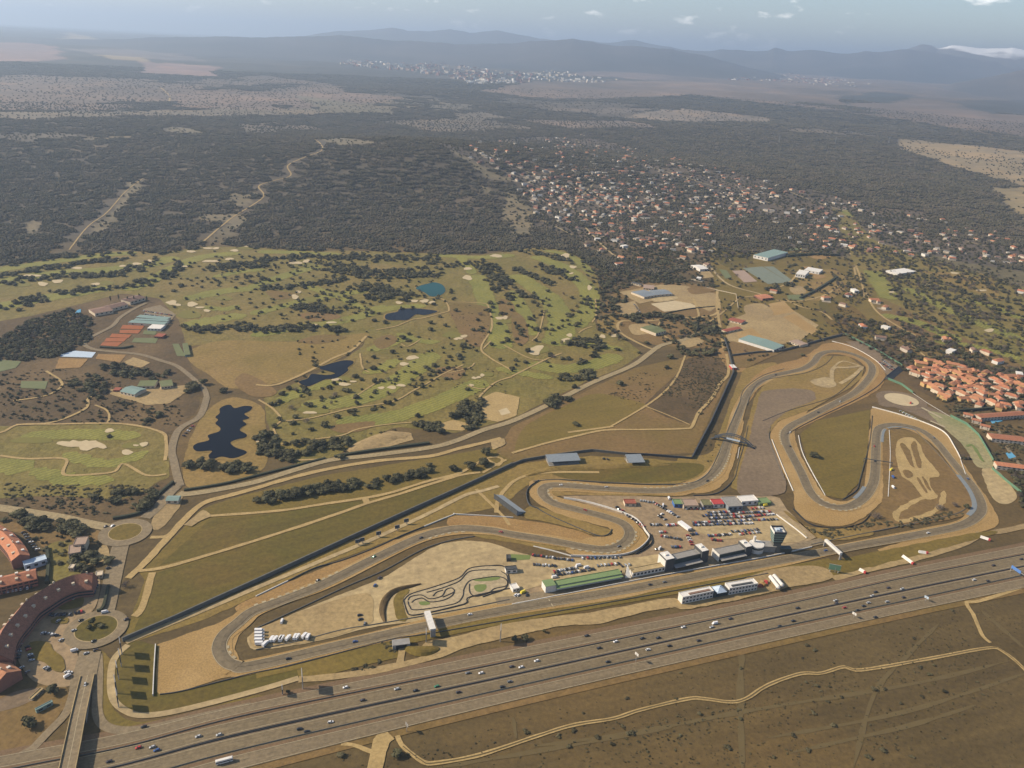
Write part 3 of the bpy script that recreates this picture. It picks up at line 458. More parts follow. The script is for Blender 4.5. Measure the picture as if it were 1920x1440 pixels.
# ------------------------------------------------------------------ roads
for s, wd, m in (('-120,938 0,953 60,962 110,970 160,981 205,990', 13, 'road'), ('272,972 297,950 318,925 332,912', 13, 'street'), ('338,912 332,892 326,865 322,845 330,815 343,800 375,780 388,745', 10, 'street'), ('388,745 382,728 362,710 332,687 300,676 262,665 215,660 175,655 158,645 172,632 210,612 225,596 250,580 275,568', 8, 'street'),
                 ('335,925 350,927 400,920 480,904 555,881 620,863 692,855 805,840 855,827 905,807 960,790 1035,756 1110,718 1185,686 1220,661 1240,648 1285,636 1310,624', 10.5, 'road'), ('240,1085 257,1070 282,1045 320,1003 375,948 425,931 480,916 530,901 605,882 705,865 805,856 855,843 905,831 942,822', 8, 'dirt'),
                 ('960,850 1022,832 1085,817 1135,807 1210,806 1285,804 1298,799 1310,774 1335,746 1350,720 1366,700 1362,664', 5, 'dirt'), ('1145,800 1210,762 1250,731 1272,700 1285,666', 3.5, 'dirt'), ('1210,762 1250,778 1296,798', 2.5, 'dirt'), ('260,1071 307,1065 387,1042 480,1014 555,990 630,965 687,945 755,925 830,901 870,890 905,886', 5, 'dirt'),
                 ('395,968 480,962 542,956 605,946 680,935 730,925 805,902 855,890 877,880 892,872', 5, 'dirt'), ('685,936 690,946', 8, 'dirt'), ('282,1008 312,1006 330,992', 5, 'dirt'), ('286,1074 277,1105 266,1140 248,1160', 7, 'dirt'), ('890,872 910,862 925,868 935,873 942,862 928,857 912,860', 4, 'dirt'), ('905,887 925,875 950,862', 4, 'dirt'),
                 ('235,1008 226,1025 217,1060 208,1100 200,1136 194,1158', 17, 'street'), ('-60,1010 0,1000', 6, 'street'), ('62,1404 90,1374 122,1340 136,1306 141,1272', 7, 'street'), ('183,1228 184,1262 183,1300 183,1338 196,1361 228,1370 280,1366 360,1348 470,1324', 8, 'street'), ('-40,1455 40,1415 66,1400', 6, 'street'),
                 ('700,1460 712,1400 718,1385 740,1372', 12, 'dirt'), ('745,1380 755,1400 790,1427 812,1432 900,1416 1000,1383 1075,1360 1150,1348 1200,1332 1290,1311 1320,1311 1370,1317 1400,1310 1440,1285 1500,1264 1540,1263 1582,1251 1615,1257 1740,1236 1850,1216 1880,1222 1920,1255 1960,1300', 4, 'dirt'),
                 ('640,1395 665,1398 690,1408 706,1414', 4, 'dirt'), ('1960,1085 1900,1107 1835,1128 1812,1130 1826,1155 1842,1192 1860,1208', 4, 'dirt'), ('930,962 935,935 950,915 965,902 985,893 1030,886 1130,886', 5, 'dirt'), ('955,985 940,965 900,925 890,915', 4, 'dirt'), ('240,1210 215,1235 208,1270 212,1310 235,1333 270,1342 340,1332 480,1296 560,1272', 6, 'pale'),
                 ('236,1205 300,1178 400,1137 480,1103 600,1053 700,1011 800,965 870,930 900,922 935,912', 6, 'pale'), ('560,1275 620,1270 680,1262 740,1250 790,1238 840,1222 920,1190 960,1182', 8, 'sandlot'), ('748,1252 752,1232 755,1210', 7, 'sandlot'), ('1240,648 1225,655 1190,640 1165,625 1158,610 1168,602 1200,603 1260,598 1340,590 1348,560', 6, 'dirt'),
                 ('1320,485 1360,530 1420,550 1450,560', 6, 'pale'), ('1358,660 1355,640 1345,580 1345,545', 6, 'dirt'), ('1610,480 1602,500 1607,525', 5, 'dirt'), ('1840,1000 1800,1022 1720,1047 1640,1065 1560,1085', 9, 'sandlot'), ('1965,975 1910,990 1840,1003', 9, 'sandlot'), ('1920,880 1895,850 1870,805', 6, 'street'), ('380,455 415,425 440,405 470,388 495,368 485,350 510,340 545,330 540,312 575,295 605,280 590,262', 5, 'dirt'),
                 ('130,470 165,425 200,400 235,360 268,336', 3.5, 'dirt'), ('1090,420 1140,470 1180,500', 6, 'pale'), ('1280,420 1330,460 1370,490', 6, 'pale'), ('1170,345 1215,370 1240,385', 6, 'pale'), ('1380,455 1400,430 1430,410', 6, 'pale'), ('1250,300 1320,330 1400,352', 6, 'pale'), ('1060,380 1110,420 1130,445', 6, 'pale'), ('312,195 318,180 300,165', 12, 'dirt')):
    path('dirt_track' if m in ('dirt', 'sandlot') else 'road', s, wd, m, 3)
for s, w_ in (('1392,1215 1388,1300 1392,1445', 6), ('1440,1384 1700,1334 1925,1262', 4), ('1480,1412 1700,1362 1830,1322', 4), ('1000,1400 1200,1372 1420,1330 1700,1285 1890,1240', 4), ('820,1440 1000,1410 1260,1365', 4), ('1840,1145 1880,1180 1920,1215', 5), ('962,1345 968,1385', 4), ('1760,1170 1700,1230 1640,1300 1600,1440', 4)): path('field_track', s, w_, 'trackway', 1, True, .3)
path('track_middle', '755,1400 790,1427 812,1432 900,1416 1000,1383 1075,1360 1150,1348 1200,1332 1290,1311 1320,1311 1370,1317 1400,1310 1440,1285 1500,1264 1540,1263 1582,1251 1615,1257 1740,1236 1850,1216 1880,1222 1920,1255', .8, 'trackway', 5)
sheet('pavement_pad', '345,985 380,957 387,958 397,969 375,978 360,988', 'sandlot', 4, False); sheet('pavement_pad', '920,830 945,822 948,834 924,845', 'sandlot', 4, False)
sheet('lot', '292,960 318,940 335,930 342,920 340,945 322,970 300,992 284,990', 'sandlot', 2)
def disc(name, px, py, r, m, layer, n=40, z=None):
    c = W(px, py); P = [(c[0]+r*math.cos(t), c[1]+r*math.sin(t), 0) for t in np.linspace(0, 2*math.pi, n, endpoint=False)]
    zz = zlay(layer); o = link(name, mesh(name, [(p[0], p[1], zz) for p in P], [tuple(range(n))], None, (m,))); o['kind'] = 'structure'; return c
def pxr(px, py, dx): return np.linalg.norm(W(px+dx, py)-W(px, py))
disc('roundabout_road', 180.5, 1180, pxr(180.5, 1180, 57), 'street', 4); disc('roundabout_kerb', 180.5, 1179, pxr(180.5, 1179, 38.5), 'pale', 4); disc('roundabout_island', 180.5, 1179, pxr(180.5, 1179, 37), 'lawn', 5)
disc('roundabout_road', 235, 999, pxr(235, 999, 48), 'street', 4); disc('roundabout_kerb', 235, 998, pxr(235, 998, 30.5), 'pale', 4); disc('roundabout_island', 235, 998, pxr(235, 998, 29), 'field', 5)
# the ground of the apartment blocks: car parks, islands and lawns
sheet('car_park', '40,1180 52,1150 70,1120 100,1100 150,1085 182,1080 188,1100 178,1140 150,1165 135,1185 145,1225 150,1262 135,1285 100,1288 60,1275 35,1240 30,1210', 'paddock', 2)
sheet('car_park', '150,1222 190,1222 182,1262 180,1290 140,1290 138,1262', 'street', 4, False)
for s in ('50,1220 58,1205 75,1203 95,1206 100,1220 118,1235 124,1252 115,1262 100,1258 85,1245 70,1238 58,1232', '108,1137 125,1127 150,1118 158,1122 155,1135 140,1142 115,1144', '95,1165 110,1158 128,1160 125,1170 100,1170'):
    sheet('planted_island', s, 'field', 5)
sheet('lawn', '88,1030 110,1015 140,1020 160,1055 150,1080 105,1100 92,1085', 'rough', 2); sheet('lawn', '-100,960 60,985 120,985 185,995 190,1010 150,1020 90,1030 40,1000 -100,975', 'brown', 1)
sheet('forecourt', '165,1060 185,1030 200,1022 206,1045 200,1052 170,1058', 'sandlot', 3); sheet('lot', '-120,1320 0,1305 60,1290 105,1283 125,1290 128,1310 110,1345 80,1380 30,1430 -120,1500', 'brown', 1); sheet('lot', '0,1310 55,1290 85,1295 70,1310 20,1330 -60,1345', 'greypad', 2)
# ------------------------------------------------------------------ motorway
def E(s): return smooth(np.array([W(*p) for p in ext(L(s))]), False, 8)
def ext(p):
    (a, b), (c, d) = p[0], p[1]; (e, f), (g, h) = p[-2], p[-1]
    return [(a-(c-a)*.6, b-(d-b)*.6)]+p+[(g+(g-e)*1.6, h+(h-f)*1.6)]
ES = ['90,1402 245,1373 480,1318 960,1219 1440,1124 1690,1070 1920,1024', '90,1424 245,1394 480,1333 960,1236 1440,1137.5 1690,1082 1920,1037', '90,1432 245,1400 480,1344 960,1242 1440,1142 1690,1086 1920,1041', '90,1464 245,1429 480,1367 960,1264 1440,1160 1690,1107 1920,1060.5',
      '90,1472 245,1436 480,1375 960,1270 1440,1165 1690,1112 1920,1065', '90,1504 245,1466 480,1402 960,1292 1440,1184 1690,1131 1920,1081', '90,1512 245,1473 480,1408 960,1296 1440,1187.5 1690,1134 1920,1085', '90,1546 245,1504 480,1436 960,1316 1440,1206 1690,1151 1920,1103']
EL = [resample(E(s), 12) for s in ES]; nm = min(map(len, EL)); EL = [np.array([np.interp(np.linspace(0, 1, 160), np.linspace(0, 1, len(e)), e[:, k]) for k in range(3)]).T for e in EL]
for a, b, m, nmn in ((0, 1, 'hwy2', 'service_road'), (1, 2, 'verge', 'verge_strip'), (2, 3, 'hwy', 'motorway'), (3, 4, 'greypad', 'median_strip'), (4, 5, 'hwy', 'motorway'), (5, 6, 'verge', 'verge_strip'), (6, 7, 'hwy2', 'service_road')):
    band(nmn, EL[a], EL[b], m, 4)
band('verge_strip', offset_line(EL[0], 6), EL[0], 'verge', 2); band('verge_strip', EL[7], offset_line(EL[7], -7), 'brown', 2)
def mixl(a, b, t): return EL[a]*(1-t)+EL[b]*t
def solid(P, wd): band('road_marking', offset_line(P, wd/2), offset_line(P, -wd/2), 'paint', 5)
def dashes(P, wd=.28, on=7, off=13, m='lane', nm='lane_marking'):
    Q = resample(P, 1.0); z = zlay(5); V = []; F = []; k = 0
    while k+on < len(Q):
        a, b = Q[k], Q[k+on]; d = (b-a)[:2]; d /= np.linalg.norm(d)+1e-9; n = np.array([-d[1], d[0]])*wd/2; i = len(V)
        V += [(a[0]-n[0], a[1]-n[1], z), (b[0]-n[0], b[1]-n[1], z), (b[0]+n[0], b[1]+n[1], z), (a[0]+n[0], a[1]+n[1], z)]; F.append((i, i+1, i+2, i+3)); k += on+off
    o = link(nm, mesh(nm, V, F, None, (m,))); o['kind'] = 'structure'
for a, b, ts in ((0, 1, (.5,)), (2, 3, (.29, .52, .75)), (4, 5, (.27, .5, .73)), (6, 7, (.4, .68))):
    for t in ts: dashes(mixl(a, b, t))
    for t in (.06, .94): solid(mixl(a, b, t), .45)
# ------------------------------------------------------------------ the race track
TP = L('475,1147 445,1170 420,1192 411,1215 420,1237 440,1249 478,1249 665,1205 805,1174 960,1143 1160,1109 1235,1095 1440,1056 1565,1032 1740,1000 1802,986 1830,970 1840,952 1831,925 1811,897 1778,857 1752,826 1727,808 1702,800 1677,797 1656,800 1645,809 1642,842 1640,892 1632,917 1615,938 1590,951 1562,951 1535,940 1517,920 1502,887 1485,855 1473,830 1472,812 1485,798 1515,783 1565,757 1602,737 1625,715 1635,697 1631,682 1610,669 1580,660 1552,660 1535,667 1525,680 1505,692 1472,700 1440,708 1411,727 1395,752 1380,788 1365,830 1352,867 1335,890 1310,907 1272,918 1222,921 1135,917 1060,911 1030,911 1017,919 1021,932 1040,945 1085,957 1135,970 1167,982 1180,997 1177,1012 1160,1025 1135,1031 1097,1027 1035,1015 960,1003 917,995 855,992 792,1007 705,1047 605,1097 530,1127')
TRK = np.array([W(*p) for p in TP]); TRS = smooth(TRK, True, 8); NT = len(TRS)
def near_idx(px, py): q = W(px, py); return int(np.argmin(np.hypot(TRS[:, 0]-q[0], TRS[:, 1]-q[1])))
def seg(a, b):
    i, j = near_idx(*a), near_idx(*b)
    if j < i: j += NT
    return np.take(TRS, range(i, j+1), axis=0, mode='wrap')
TW = 6.6; CL = np.vstack([TRS, TRS[:1]])
def cyc_off(d):
    P = np.vstack([TRS[-1:], TRS, TRS[:2]])
    if np.ndim(d): d = np.r_[d[-2:-1], d, d[1:2]]
    return offset_line(P, d)[1:-1]
# paved and gravel areas under the track
sheet('paddock', '1050,930 1165,929 1255,933 1330,930 1440,929 1462,934 1475,955 1530,1008 1500,1022 1440,1040 1340,1056 1240,1080 1160,1098 1085,1112 1010,1128 960,1135 935,1130 940,1060 965,1040 1070,1046 1135,1047 1192,1041 1218,1022 1215,1000 1185,975 1130,955', 'paddock', 2, False)
sheet('paddock', '1300,985 1400,975 1462,968 1515,1008 1445,1020 1400,1010 1340,1010', 'pale', 3); sheet('paddock', '965,1045 1070,1050 1200,1045 1240,1040 1240,1062 1010,1100 960,1120 940,1100', 'pale', 3)
sheet('sandy_yard', '470,1190 560,1147 640,1115 720,1082 780,1045 830,1020 880,1014 930,1021 965,1034 1000,1045 965,1062 955,1135 760,1168 700,1176 600,1202 500,1217 470,1215', 'pale', 2)
sheet('sandy_yard', '470,1190 520,1165 600,1135 690,1112 700,1150 690,1172 600,1200 500,1214 472,1212', 'sandlot', 3)
sheet('gravel_trap', '296,1209 345,1191 400,1172 442,1153 470,1145 480,1160 450,1190 440,1215 450,1240 480,1258 460,1264 420,1272 380,1284 340,1296 300,1304 292,1300', 'gravel', 2, False)
sheet('gravel_trap', '440,1140 480,1119 540,1092 600,1068 700,1028 740,1012 760,1018 700,1050 600,1100 480,1150', 'orange', 2)
sheet('gravel_trap', '840,975 850,968 905,968 960,973 1017,981 1060,990 1108,1004 1120,1016 1100,1024 1035,1012 960,1000 900,990 845,988', 'orange', 2)
sheet('gravel_trap', '1100,958 1150,963 1185,975 1207,998 1213,1014 1190,1037 1135,1045 1080,1042 1060,1030 1100,1010 1150,1000', 'gravel', 2)
sheet('gravel_trap', '1002,900 1060,901 1150,908 1270,910 1310,896 1335,880 1345,890 1320,915 1270,930 1150,926 1050,922 1040,930 1090,944 1140,958 1170,972 1150,990 1060,968 1015,948 995,930 992,912', 'gravel', 2)
sheet('infield_grass', '1035,921 1060,923 1150,926 1260,930 1150,930 1060,929 1046,932 1040,930', 'drygrass', 3); sheet('infield_grass', '1005,950 1060,968 1130,990 1147,995 1140,1005 1110,1003 1060,988 1017,978 985,972 985,955', 'drygrass', 3)
sheet('gravel_trap', '1340,880 1362,820 1375,790 1395,790 1384,835 1372,880 1358,905 1335,922 1300,925 1330,905', 'gravel', 2)
sheet('gravel_trap', '1447,806 1462,790 1490,772 1515,768 1500,790 1490,810 1500,850 1530,905 1550,932 1590,940 1620,915 1630,880 1655,830 1662,850 1664,905 1660,932 1630,962 1602,980 1565,987 1515,977 1490,955 1487,920 1472,892 1455,855 1445,822', 'gravel', 2)
sheet('gravel_trap', '1635,766 1690,779 1740,796 1772,813 1790,840 1802,862 1830,905 1858,945 1872,975 1866,988 1815,1005 1765,1022 1665,1034 1650,1028 1740,1005 1800,985 1825,955 1800,900 1750,835 1700,806 1655,806 1640,830 1634,800', 'gravel', 2)
sheet('gravel_trap', '1500,672 1530,655 1545,645 1580,643 1612,653 1637,668 1655,690 1660,706 1650,728 1610,752 1565,772 1480,812 1470,805 1520,775 1600,730 1625,695 1600,672 1555,665 1530,690 1480,705 1430,722 1400,760 1392,745 1415,705 1455,690', 'orange', 2)
sheet('infield_grass', '1440,690 1470,680 1505,672 1530,655 1520,690 1440,712 1425,700', 'orange', 3); sheet('infield_grass', '1440,712 1510,697 1535,682 1545,668 1590,668 1620,690 1615,710 1590,730 1520,768 1460,790 1420,840 1390,925 1370,915 1400,800 1415,745', 'drygrass', 3, False)
sheet('paved_infield', '1412,790 1403,830 1382,900 1385,925 1400,930 1470,925 1466,880 1446,830 1444,800 1480,770 1525,752 1528,742 1522,733 1485,729 1440,733 1425,741', 'greypad', 4)
sheet('infield_grass', '1500,815 1530,790 1632,768 1626,850 1612,905 1582,936 1545,930 1515,870', 'field', 3, False); sheet('infield_grass', '1655,815 1668,805 1700,808 1730,820 1770,862 1810,910 1822,940 1815,962 1780,975 1700,985 1620,1000 1600,985 1640,960 1655,925', 'brown', 3)
sheet('infield_grass', '1470,960 1490,978 1530,990 1600,990 1640,1002 1560,1015 1530,1008 1480,962', 'drygrass', 3); sheet('infield_grass', '900,990 960,1000 1030,1012 1090,1025 1090,1035 1030,1030 960,1018 890,1005', 'drygrass', 1)
sheet('infield_grass', '1270,860 1330,850 1345,820 1360,780 1385,715 1400,690 1455,680 1440,705 1405,720 1378,780 1350,860 1320,895 1290,905', 'drygrass', 1)
sheet('moto_course', '1680,835 1690,822 1712,822 1727,838 1735,857 1762,892 1742,897 1749,920 1760,932 1735,936 1710,907 1690,892 1681,862', 'dirt', 4)
for s in ('1687,835 1694,832 1705,845 1712,870 1716,878 1706,872 1695,850', '1708,835 1716,828 1722,850 1728,875 1722,878 1714,860', '1692,884 1702,882 1712,890 1704,898 1696,893', '1718,898 1722,897 1738,922 1735,925', '1728,896 1733,897 1745,918 1741,920'): sheet('moto_island', s, 'brown', 5)
path('moto_track', '1740,932 1720,938 1690,955 1680,965 1685,978 1720,972 1750,960 1765,945 1770,920', 7, 'dirt', 4, True, .2)
sheet('skid_pad', '1520,715 1545,708 1560,712 1568,722 1556,728 1530,723', 'pale', 5); path('service_lane', '1560,718 1562,692 1590,690 1616,688 1600,705 1575,720', 7, 'pale', 5)
path('service_lane', '1560,692 1580,678 1616,688', 4, 'pale', 5)
disc('helipad', 1690, 750, 27, 'bunker', 5); disc('helipad_apron', 1690, 751, 40, 'greypad', 3)
sheet('paved_strip', '1650,740 1672,735 1722,755 1790,785 1832,815 1864,870 1832,876 1806,836 1768,802 1690,768 1650,760', 'greypad', 2)
sheet('paved_strip', '1740,772 1790,785 1832,815 1864,870 1832,876 1806,836 1770,803', 'greenpave', 3); path('painted_stripe', '1728,765 1766,785', 5, 'paint', 5, False); path('painted_stripe', '1744,790 1772,802', 4.5, 'paint', 5, False); path('painted_stripe', '1690,772 1725,790', 5, 'greenpave', 5, False)
for s in ('1812,838 1822,835 1832,850', '1828,840 1840,862 1845,866'): path('painted_stripe', s, 4, 'turf', 5)
sheet('service_yard', '1620,640 1660,668 1690,690 1672,712 1660,700 1640,672 1600,652 1585,640', 'greypad', 2, False); sheet('service_yard', '1840,882 1866,880 1905,925 1890,945 1862,935', 'pale', 2)
ks = np.arange(NT+1)*.11; band('track_shoulder', cyc_off(9.6+1.6*np.sin(ks*1.0)+1.2*np.sin(ks*2.7)), cyc_off(-9.6-1.7*np.sin(ks*1.3+2)-1.1*np.sin(ks*3.1)), 'gravel', 3); band('race_track', cyc_off(TW), cyc_off(-TW), 'track', 4)
cv = np.zeros(NT); dd = np.diff(np.vstack([TRS, TRS[:1]]), axis=0)[:, :2]; hd = np.unwrap(np.arctan2(dd[:, 1], dd[:, 0])); cv = np.convolve(np.r_[hd[-12:]*0+hd[0], hd, hd[:12]*0+hd[-1]], np.ones(9)/9, 'same')[12:-12]; cv = np.gradient(cv); cv = np.convolve(np.tile(cv, 3), np.ones(17)/17, 'same')[NT:2*NT]; lo = np.clip(cv*55, -3.3, 3.3); lo = np.r_[lo, lo[:1]]
band('rubber_line', cyc_off(lo+1.9), cyc_off(lo-1.9), 'rubber', 5)
for d in (TW-.4, -TW+.4): band('track_edge_line', cyc_off(d+.28), cyc_off(d-.28), 'paint', 5)
def kerb(a, b, side, m='paint', on=4, off=4, wd=2.0): dashes(offset_line(seg(a, b), side*(TW+1.0)), wd, on, off, m, 'track_kerb')
for a, b, s in (((640, 1078), (480, 1143), -1), ((1360, 850), (1320, 900), 1), ((1300, 909), (1200, 920), -1), ((870, 991), (792, 1007), 1), ((1150, 1029), (1070, 1022), 1), ((1170, 1018), (1135, 1031), -1), ((1180, 997), (1140, 1030), 1), ((1030, 911), (1040, 945), 1), ((1600, 945), (1535, 940), 1), ((1475, 835), (1475, 808), 1), ((1570, 951), (1520, 925), -1), ((1100, 915), (1060, 911), -1), ((412, 1215), (440, 1249), 1)):
    kerb(a, b, s)
for a, b, s, wd in (((1825, 970), (1805, 893), 1, 5), ((1632, 917), (1610, 940), -1, 4), ((1645, 830), (1652, 803), 1, 4), ((1655, 800), (1720, 806), -1, 3)):
    P = seg(a, b) if near_idx(*a) < near_idx(*b) else seg(b, a); sd = s
    q0 = offset_line(P, TW+1); cen = np.array(W(1740, 900)[:2])
    sgn = 1 if np.hypot(*(q0[len(q0)//2][:2]-cen)) < np.hypot(*(P[len(P)//2][:2]-cen)) else -1
    if 1600 <= a[0] <= 1640: sgn = -sgn
    band('painted_kerb', offset_line(P, sgn*(TW+wd*.9)), offset_line(P, sgn*(TW-wd*.3)), 'bluepaint', 5)
# pit lane, start boxes, grass and dirt along the straight
path('pit_lane', '930,1128 985,1122 1035,1112 1130,1094 1240,1074 1330,1057 1440,1037 1500,1024 1545,1014', 11, 'street', 3)
path('infield_grass', '480,1264 560,1246 700,1213 820,1188 960,1160 1160,1126 1300,1101 1440,1075 1560,1053', 12, 'field', 2); path('infield_grass', '560,1268 620,1252 700,1232 745,1222', 16, 'field', 2)
sheet('infield_grass', '1470,1068 1560,1052 1700,1024 1840,998 1870,1000 1800,1020 1640,1062 1560,1080 1545,1075', 'field', 3); sheet('sandy_strip', '800,1205 850,1195 960,1168 1110,1148 1256,1122 1262,1138 1200,1150 1115,1172 1070,1172 1000,1186 900,1208 840,1222 790,1226', 'sandlot', 3)
sheet('sandy_strip', '1440,1070 1535,1062 1560,1085 1480,1102 1440,1112 1300,1142 1262,1138 1262,1126 1340,1110', 'sandlot', 3); sheet('verge_land', '250,1200 300,1210 292,1300 340,1296 480,1262 560,1245 560,1270 480,1294 330,1330 270,1340 235,1330 214,1305 210,1262 222,1225', 'lawn', 1, False)
sheet('verge_land', '186,1225 206,1238 204,1290 210,1325 240,1350 300,1350 400,1325 480,1305 480,1316 300,1358 240,1366 200,1356 188,1330', 'field', 1)
dashes(offset_line(seg((1440, 1056), (1565, 1032)), 2.5), 1.2, 1, 8); dashes(offset_line(seg((1020, 1131), (1235, 1095)), 2.2), 1.0, 1, 11); dashes(offset_line(seg((1020, 1131), (1235, 1095)), -2.5), 1.0, 1, 11)
path('start_line', '1029,1125 1037,1139', 1.2, 'paint', 5, False)
# kart track
sheet('kart_track', '757,1127 770,1114 812,1101 858,1086 880,1066 917,1062 948,1064 958,1102 882,1120 872,1132 792,1152 768,1154', 'kart', 4, False)
sheet('infield_grass', '738,1135 742,1115 760,1104 768,1108 755,1124 760,1150 764,1162 748,1165', 'field', 4)
sheet('kart_infield', '890,1099 910,1097 911,1105 902,1111 892,1109', 'turf', 5); sheet('kart_infield', '891,1087 935,1083 930,1089 895,1091', 'turf', 5); sheet('kart_infield', '786,1130 801,1129 806,1134 790,1136', 'turf', 5)
# clubs and riding grounds
for s in ('230,610 272,610 266,618 226,617', '225,619 265,619 259,626 224,625', '210,626 247,628 241,634 205,633', '200,634 239,634 232,641 195,641', '193,642 230,642 220,650 188,648'): sheet('clay_court', s, 'clay', 3, False)
for s, m in (('252,634 297,634 292,644 247,642', 'courtgreen'), ('270,620 295,620 291,628 268,627', 'courtgreen'), ('323,645 335,645 348,668 332,668', 'courtgreen'), ('110,672 165,673 150,690 104,692', 'orange'), ('185,664 236,666 226,680 179,673', 'orange'), ('112,665 140,658 180,661 172,671 113,669', 'palebl'), ('228,682 250,670 283,680 265,690', 'sandlot'), ('207,730 325,725 355,722 350,735 318,757 275,760 207,740', 'sandlot'), ('0,675 40,678 30,690 -10,700', 'courtgreen'), ('40,715 90,715 85,730 38,728', 'courtgreen'),
             ('1220,570 1280,562 1312,577 1245,585', 'bunker'), ('1292,558 1310,557 1342,573 1317,576', 'bunker'), ('1178,545 1240,534 1285,536 1345,552 1350,572 1330,585 1300,570 1240,560 1200,570 1160,548', 'sandlot'), ('1155,570 1190,565 1200,580 1185,592 1165,595', 'sandlot'), ('905,745 930,735 975,745 968,780 935,792 903,785', 'dirt'), ('650,845 690,825 730,808 770,812 775,825 730,838 660,852', 'sandlot'), ('820,795 850,788 880,795 870,808 830,806', 'dirt'),
             ('1370,600 1420,580 1470,572 1500,590 1535,610 1500,640 1440,650 1400,660 1365,650 1360,620', 'sandlot'), ('1380,625 1410,615 1440,640 1400,655', 'gravel'), ('1468,595 1490,588 1535,620 1520,628', 'gravel'), ('1440,570 1470,565 1490,585 1450,592', 'gravel'), ('1392,503 1430,500 1480,530 1440,533', 'courtblue'), ('1432,500 1450,500 1488,528 1480,530', 'courtblue'), ('1372,508 1395,507 1420,528 1395,530', 'tanroof'), ('1470,455 1500,455 1515,468 1480,470', 'courtgreen'), ('1505,500 1520,500 1550,520 1530,525', 'orange'), ('1348,505 1362,507 1372,520 1360,523', 'courtgreen'), ('1795,488 1860,520 1880,565 1800,540 1730,510', 'drygrass'), ('1475,553 1500,553 1508,563 1478,562', 'courtgreen'),
             ('1355,655 1370,640 1470,660 1440,672 1400,690 1372,690', 'brown'), ('935,770 950,765 958,775 940,780', 'bunker'), ('1310,510 1330,508 1340,520 1320,522', 'sandlot'), ('268,580 300,572 330,590 320,603 280,600', 'street')):
    sheet('sports_court' if m in ('courtgreen', 'courtblue', 'palebl', 'tanroof') else 'riding_ground', s, m, 3, False)
for s in ('1853,785 1872,785 1880,790 1860,795', '1885,850 1895,848 1905,857 1892,862', '145,582 152,580 151,589 140,589', '44,1056 88,1042 88,1050 50,1062'): sheet('swimming_pool', s, 'pool', 4, False)
# ------------------------------------------------------------------ trees
def ico(n=1):
    bm = bmesh.new(); bmesh.ops.create_icosphere(bm, subdivisions=n, radius=1); v = np.array([p.co[:] for p in bm.verts]); f = [[q.index for q in p.verts] for p in bm.faces]; bm.free(); return v, f
ICO1, ICO2 = ico(1), ico(2)
def crown_mesh(seed, lobes=9, leaf=170, flat=.72, spread=.62, matn='oak', loose=0):
    """a crown about 1 across and high, bottom at z 0: rough lobes with leaf sprays standing off them"""
    R = np.random.default_rng(seed); V = []; F = []; o = 0; cs = []
    for i in range(lobes):
        a = R.uniform(0, 6.28); d = spread*.5*math.sqrt(R.uniform(0, 1)) if i else 0; r = R.uniform(.17, .30)
        c = np.array([d*math.cos(a), d*math.sin(a), .22+R.uniform(0, .42)*(1-d)]); c[2] *= flat/.72; cs.append((c, r))
        v, f = ICO1; n = R.uniform(.72, 1.2, len(v))[:, None]; vv = v*n*r*np.array([1, 1, .8])+c
        if not loose: V.append(vv); F += [[q+o for q in t] for t in f]; o += len(vv)
    for i in range(leaf):
        c, r = cs[R.integers(len(cs))]; d = R.normal(size=3); d /= np.linalg.norm(d); p = c+d*r*R.uniform(.85, 1.2)*np.array([1, 1, .82]); p[2] = max(p[2], .03)
        u = R.normal(size=3); u /= np.linalg.norm(u); w_ = np.cross(u, R.normal(size=3)); w_ /= np.linalg.norm(w_)+1e-9; s = R.uniform(.035, .075)*(.6 if loose else 1)
        V.append(np.array([p-u*s-w_*s*.6, p+u*s-w_*s*.5, p+u*s*.7+w_*s, p-u*s*.6+w_*s*.8])); F.append([o, o+1, o+2, o+3]); o += 4
    return mesh('crown_leaves', np.concatenate(V), F, None, (matn,))
def trunk_mesh(seed, h=.42):
    R = np.random.default_rng(seed); mb = MB(); mb.tube((0, 0, -.02), (0, 0, h*.7), .035, n=6, r2=.024)
    for k in range(4):
        a = k*1.57+R.uniform(-.4, .4); mb.tube((0, 0, h*.55), (.2*math.cos(a), .2*math.sin(a), h+.12), .017, n=4, r2=.007)
    return mesh('trunk_limbs', mb.v, mb.f, None, ('trunk',))
CROWN = [crown_mesh(i, 9+i % 3, 190, (.72, .6, .8, .66, .75)[i % 5]) for i in range(5)]; CROWNP = [crown_mesh(20+i, 8, 190, .95, .5, 'oak2') for i in range(2)]; CROWNB = [crown_mesh(30+i, 9, 420, .9, .6, 'bare', 1) for i in range(2)]; BUSH = [crown_mesh(40+i, 6, 120, .6, .8, 'bush') for i in range(2)]
TRUNK = [trunk_mesh(i) for i in range(3)]
tree_n = 0
def tree(kind, x, y, dia, hgt, label, group, z=None):
    global tree_n; tree_n += 1; R = random.Random(tree_n)
    me = {'holm_oak': CROWN, 'pine_tree': CROWNP, 'bare_tree': CROWNB}[kind]; z = float(height(x, y)) if z is None else z
    t = root(kind, label, 'tree', (x, y, z+.1), R.uniform(0, 6.28), group)
    c = link('crown', R.choice(me)); c.parent = t; c.scale = (dia, dia, hgt*.9); c.location = (0, 0, hgt*.14)
    k = link('trunk', R.choice(TRUNK)); k.parent = t; k.scale = (dia*.9, dia*.9, hgt); return t
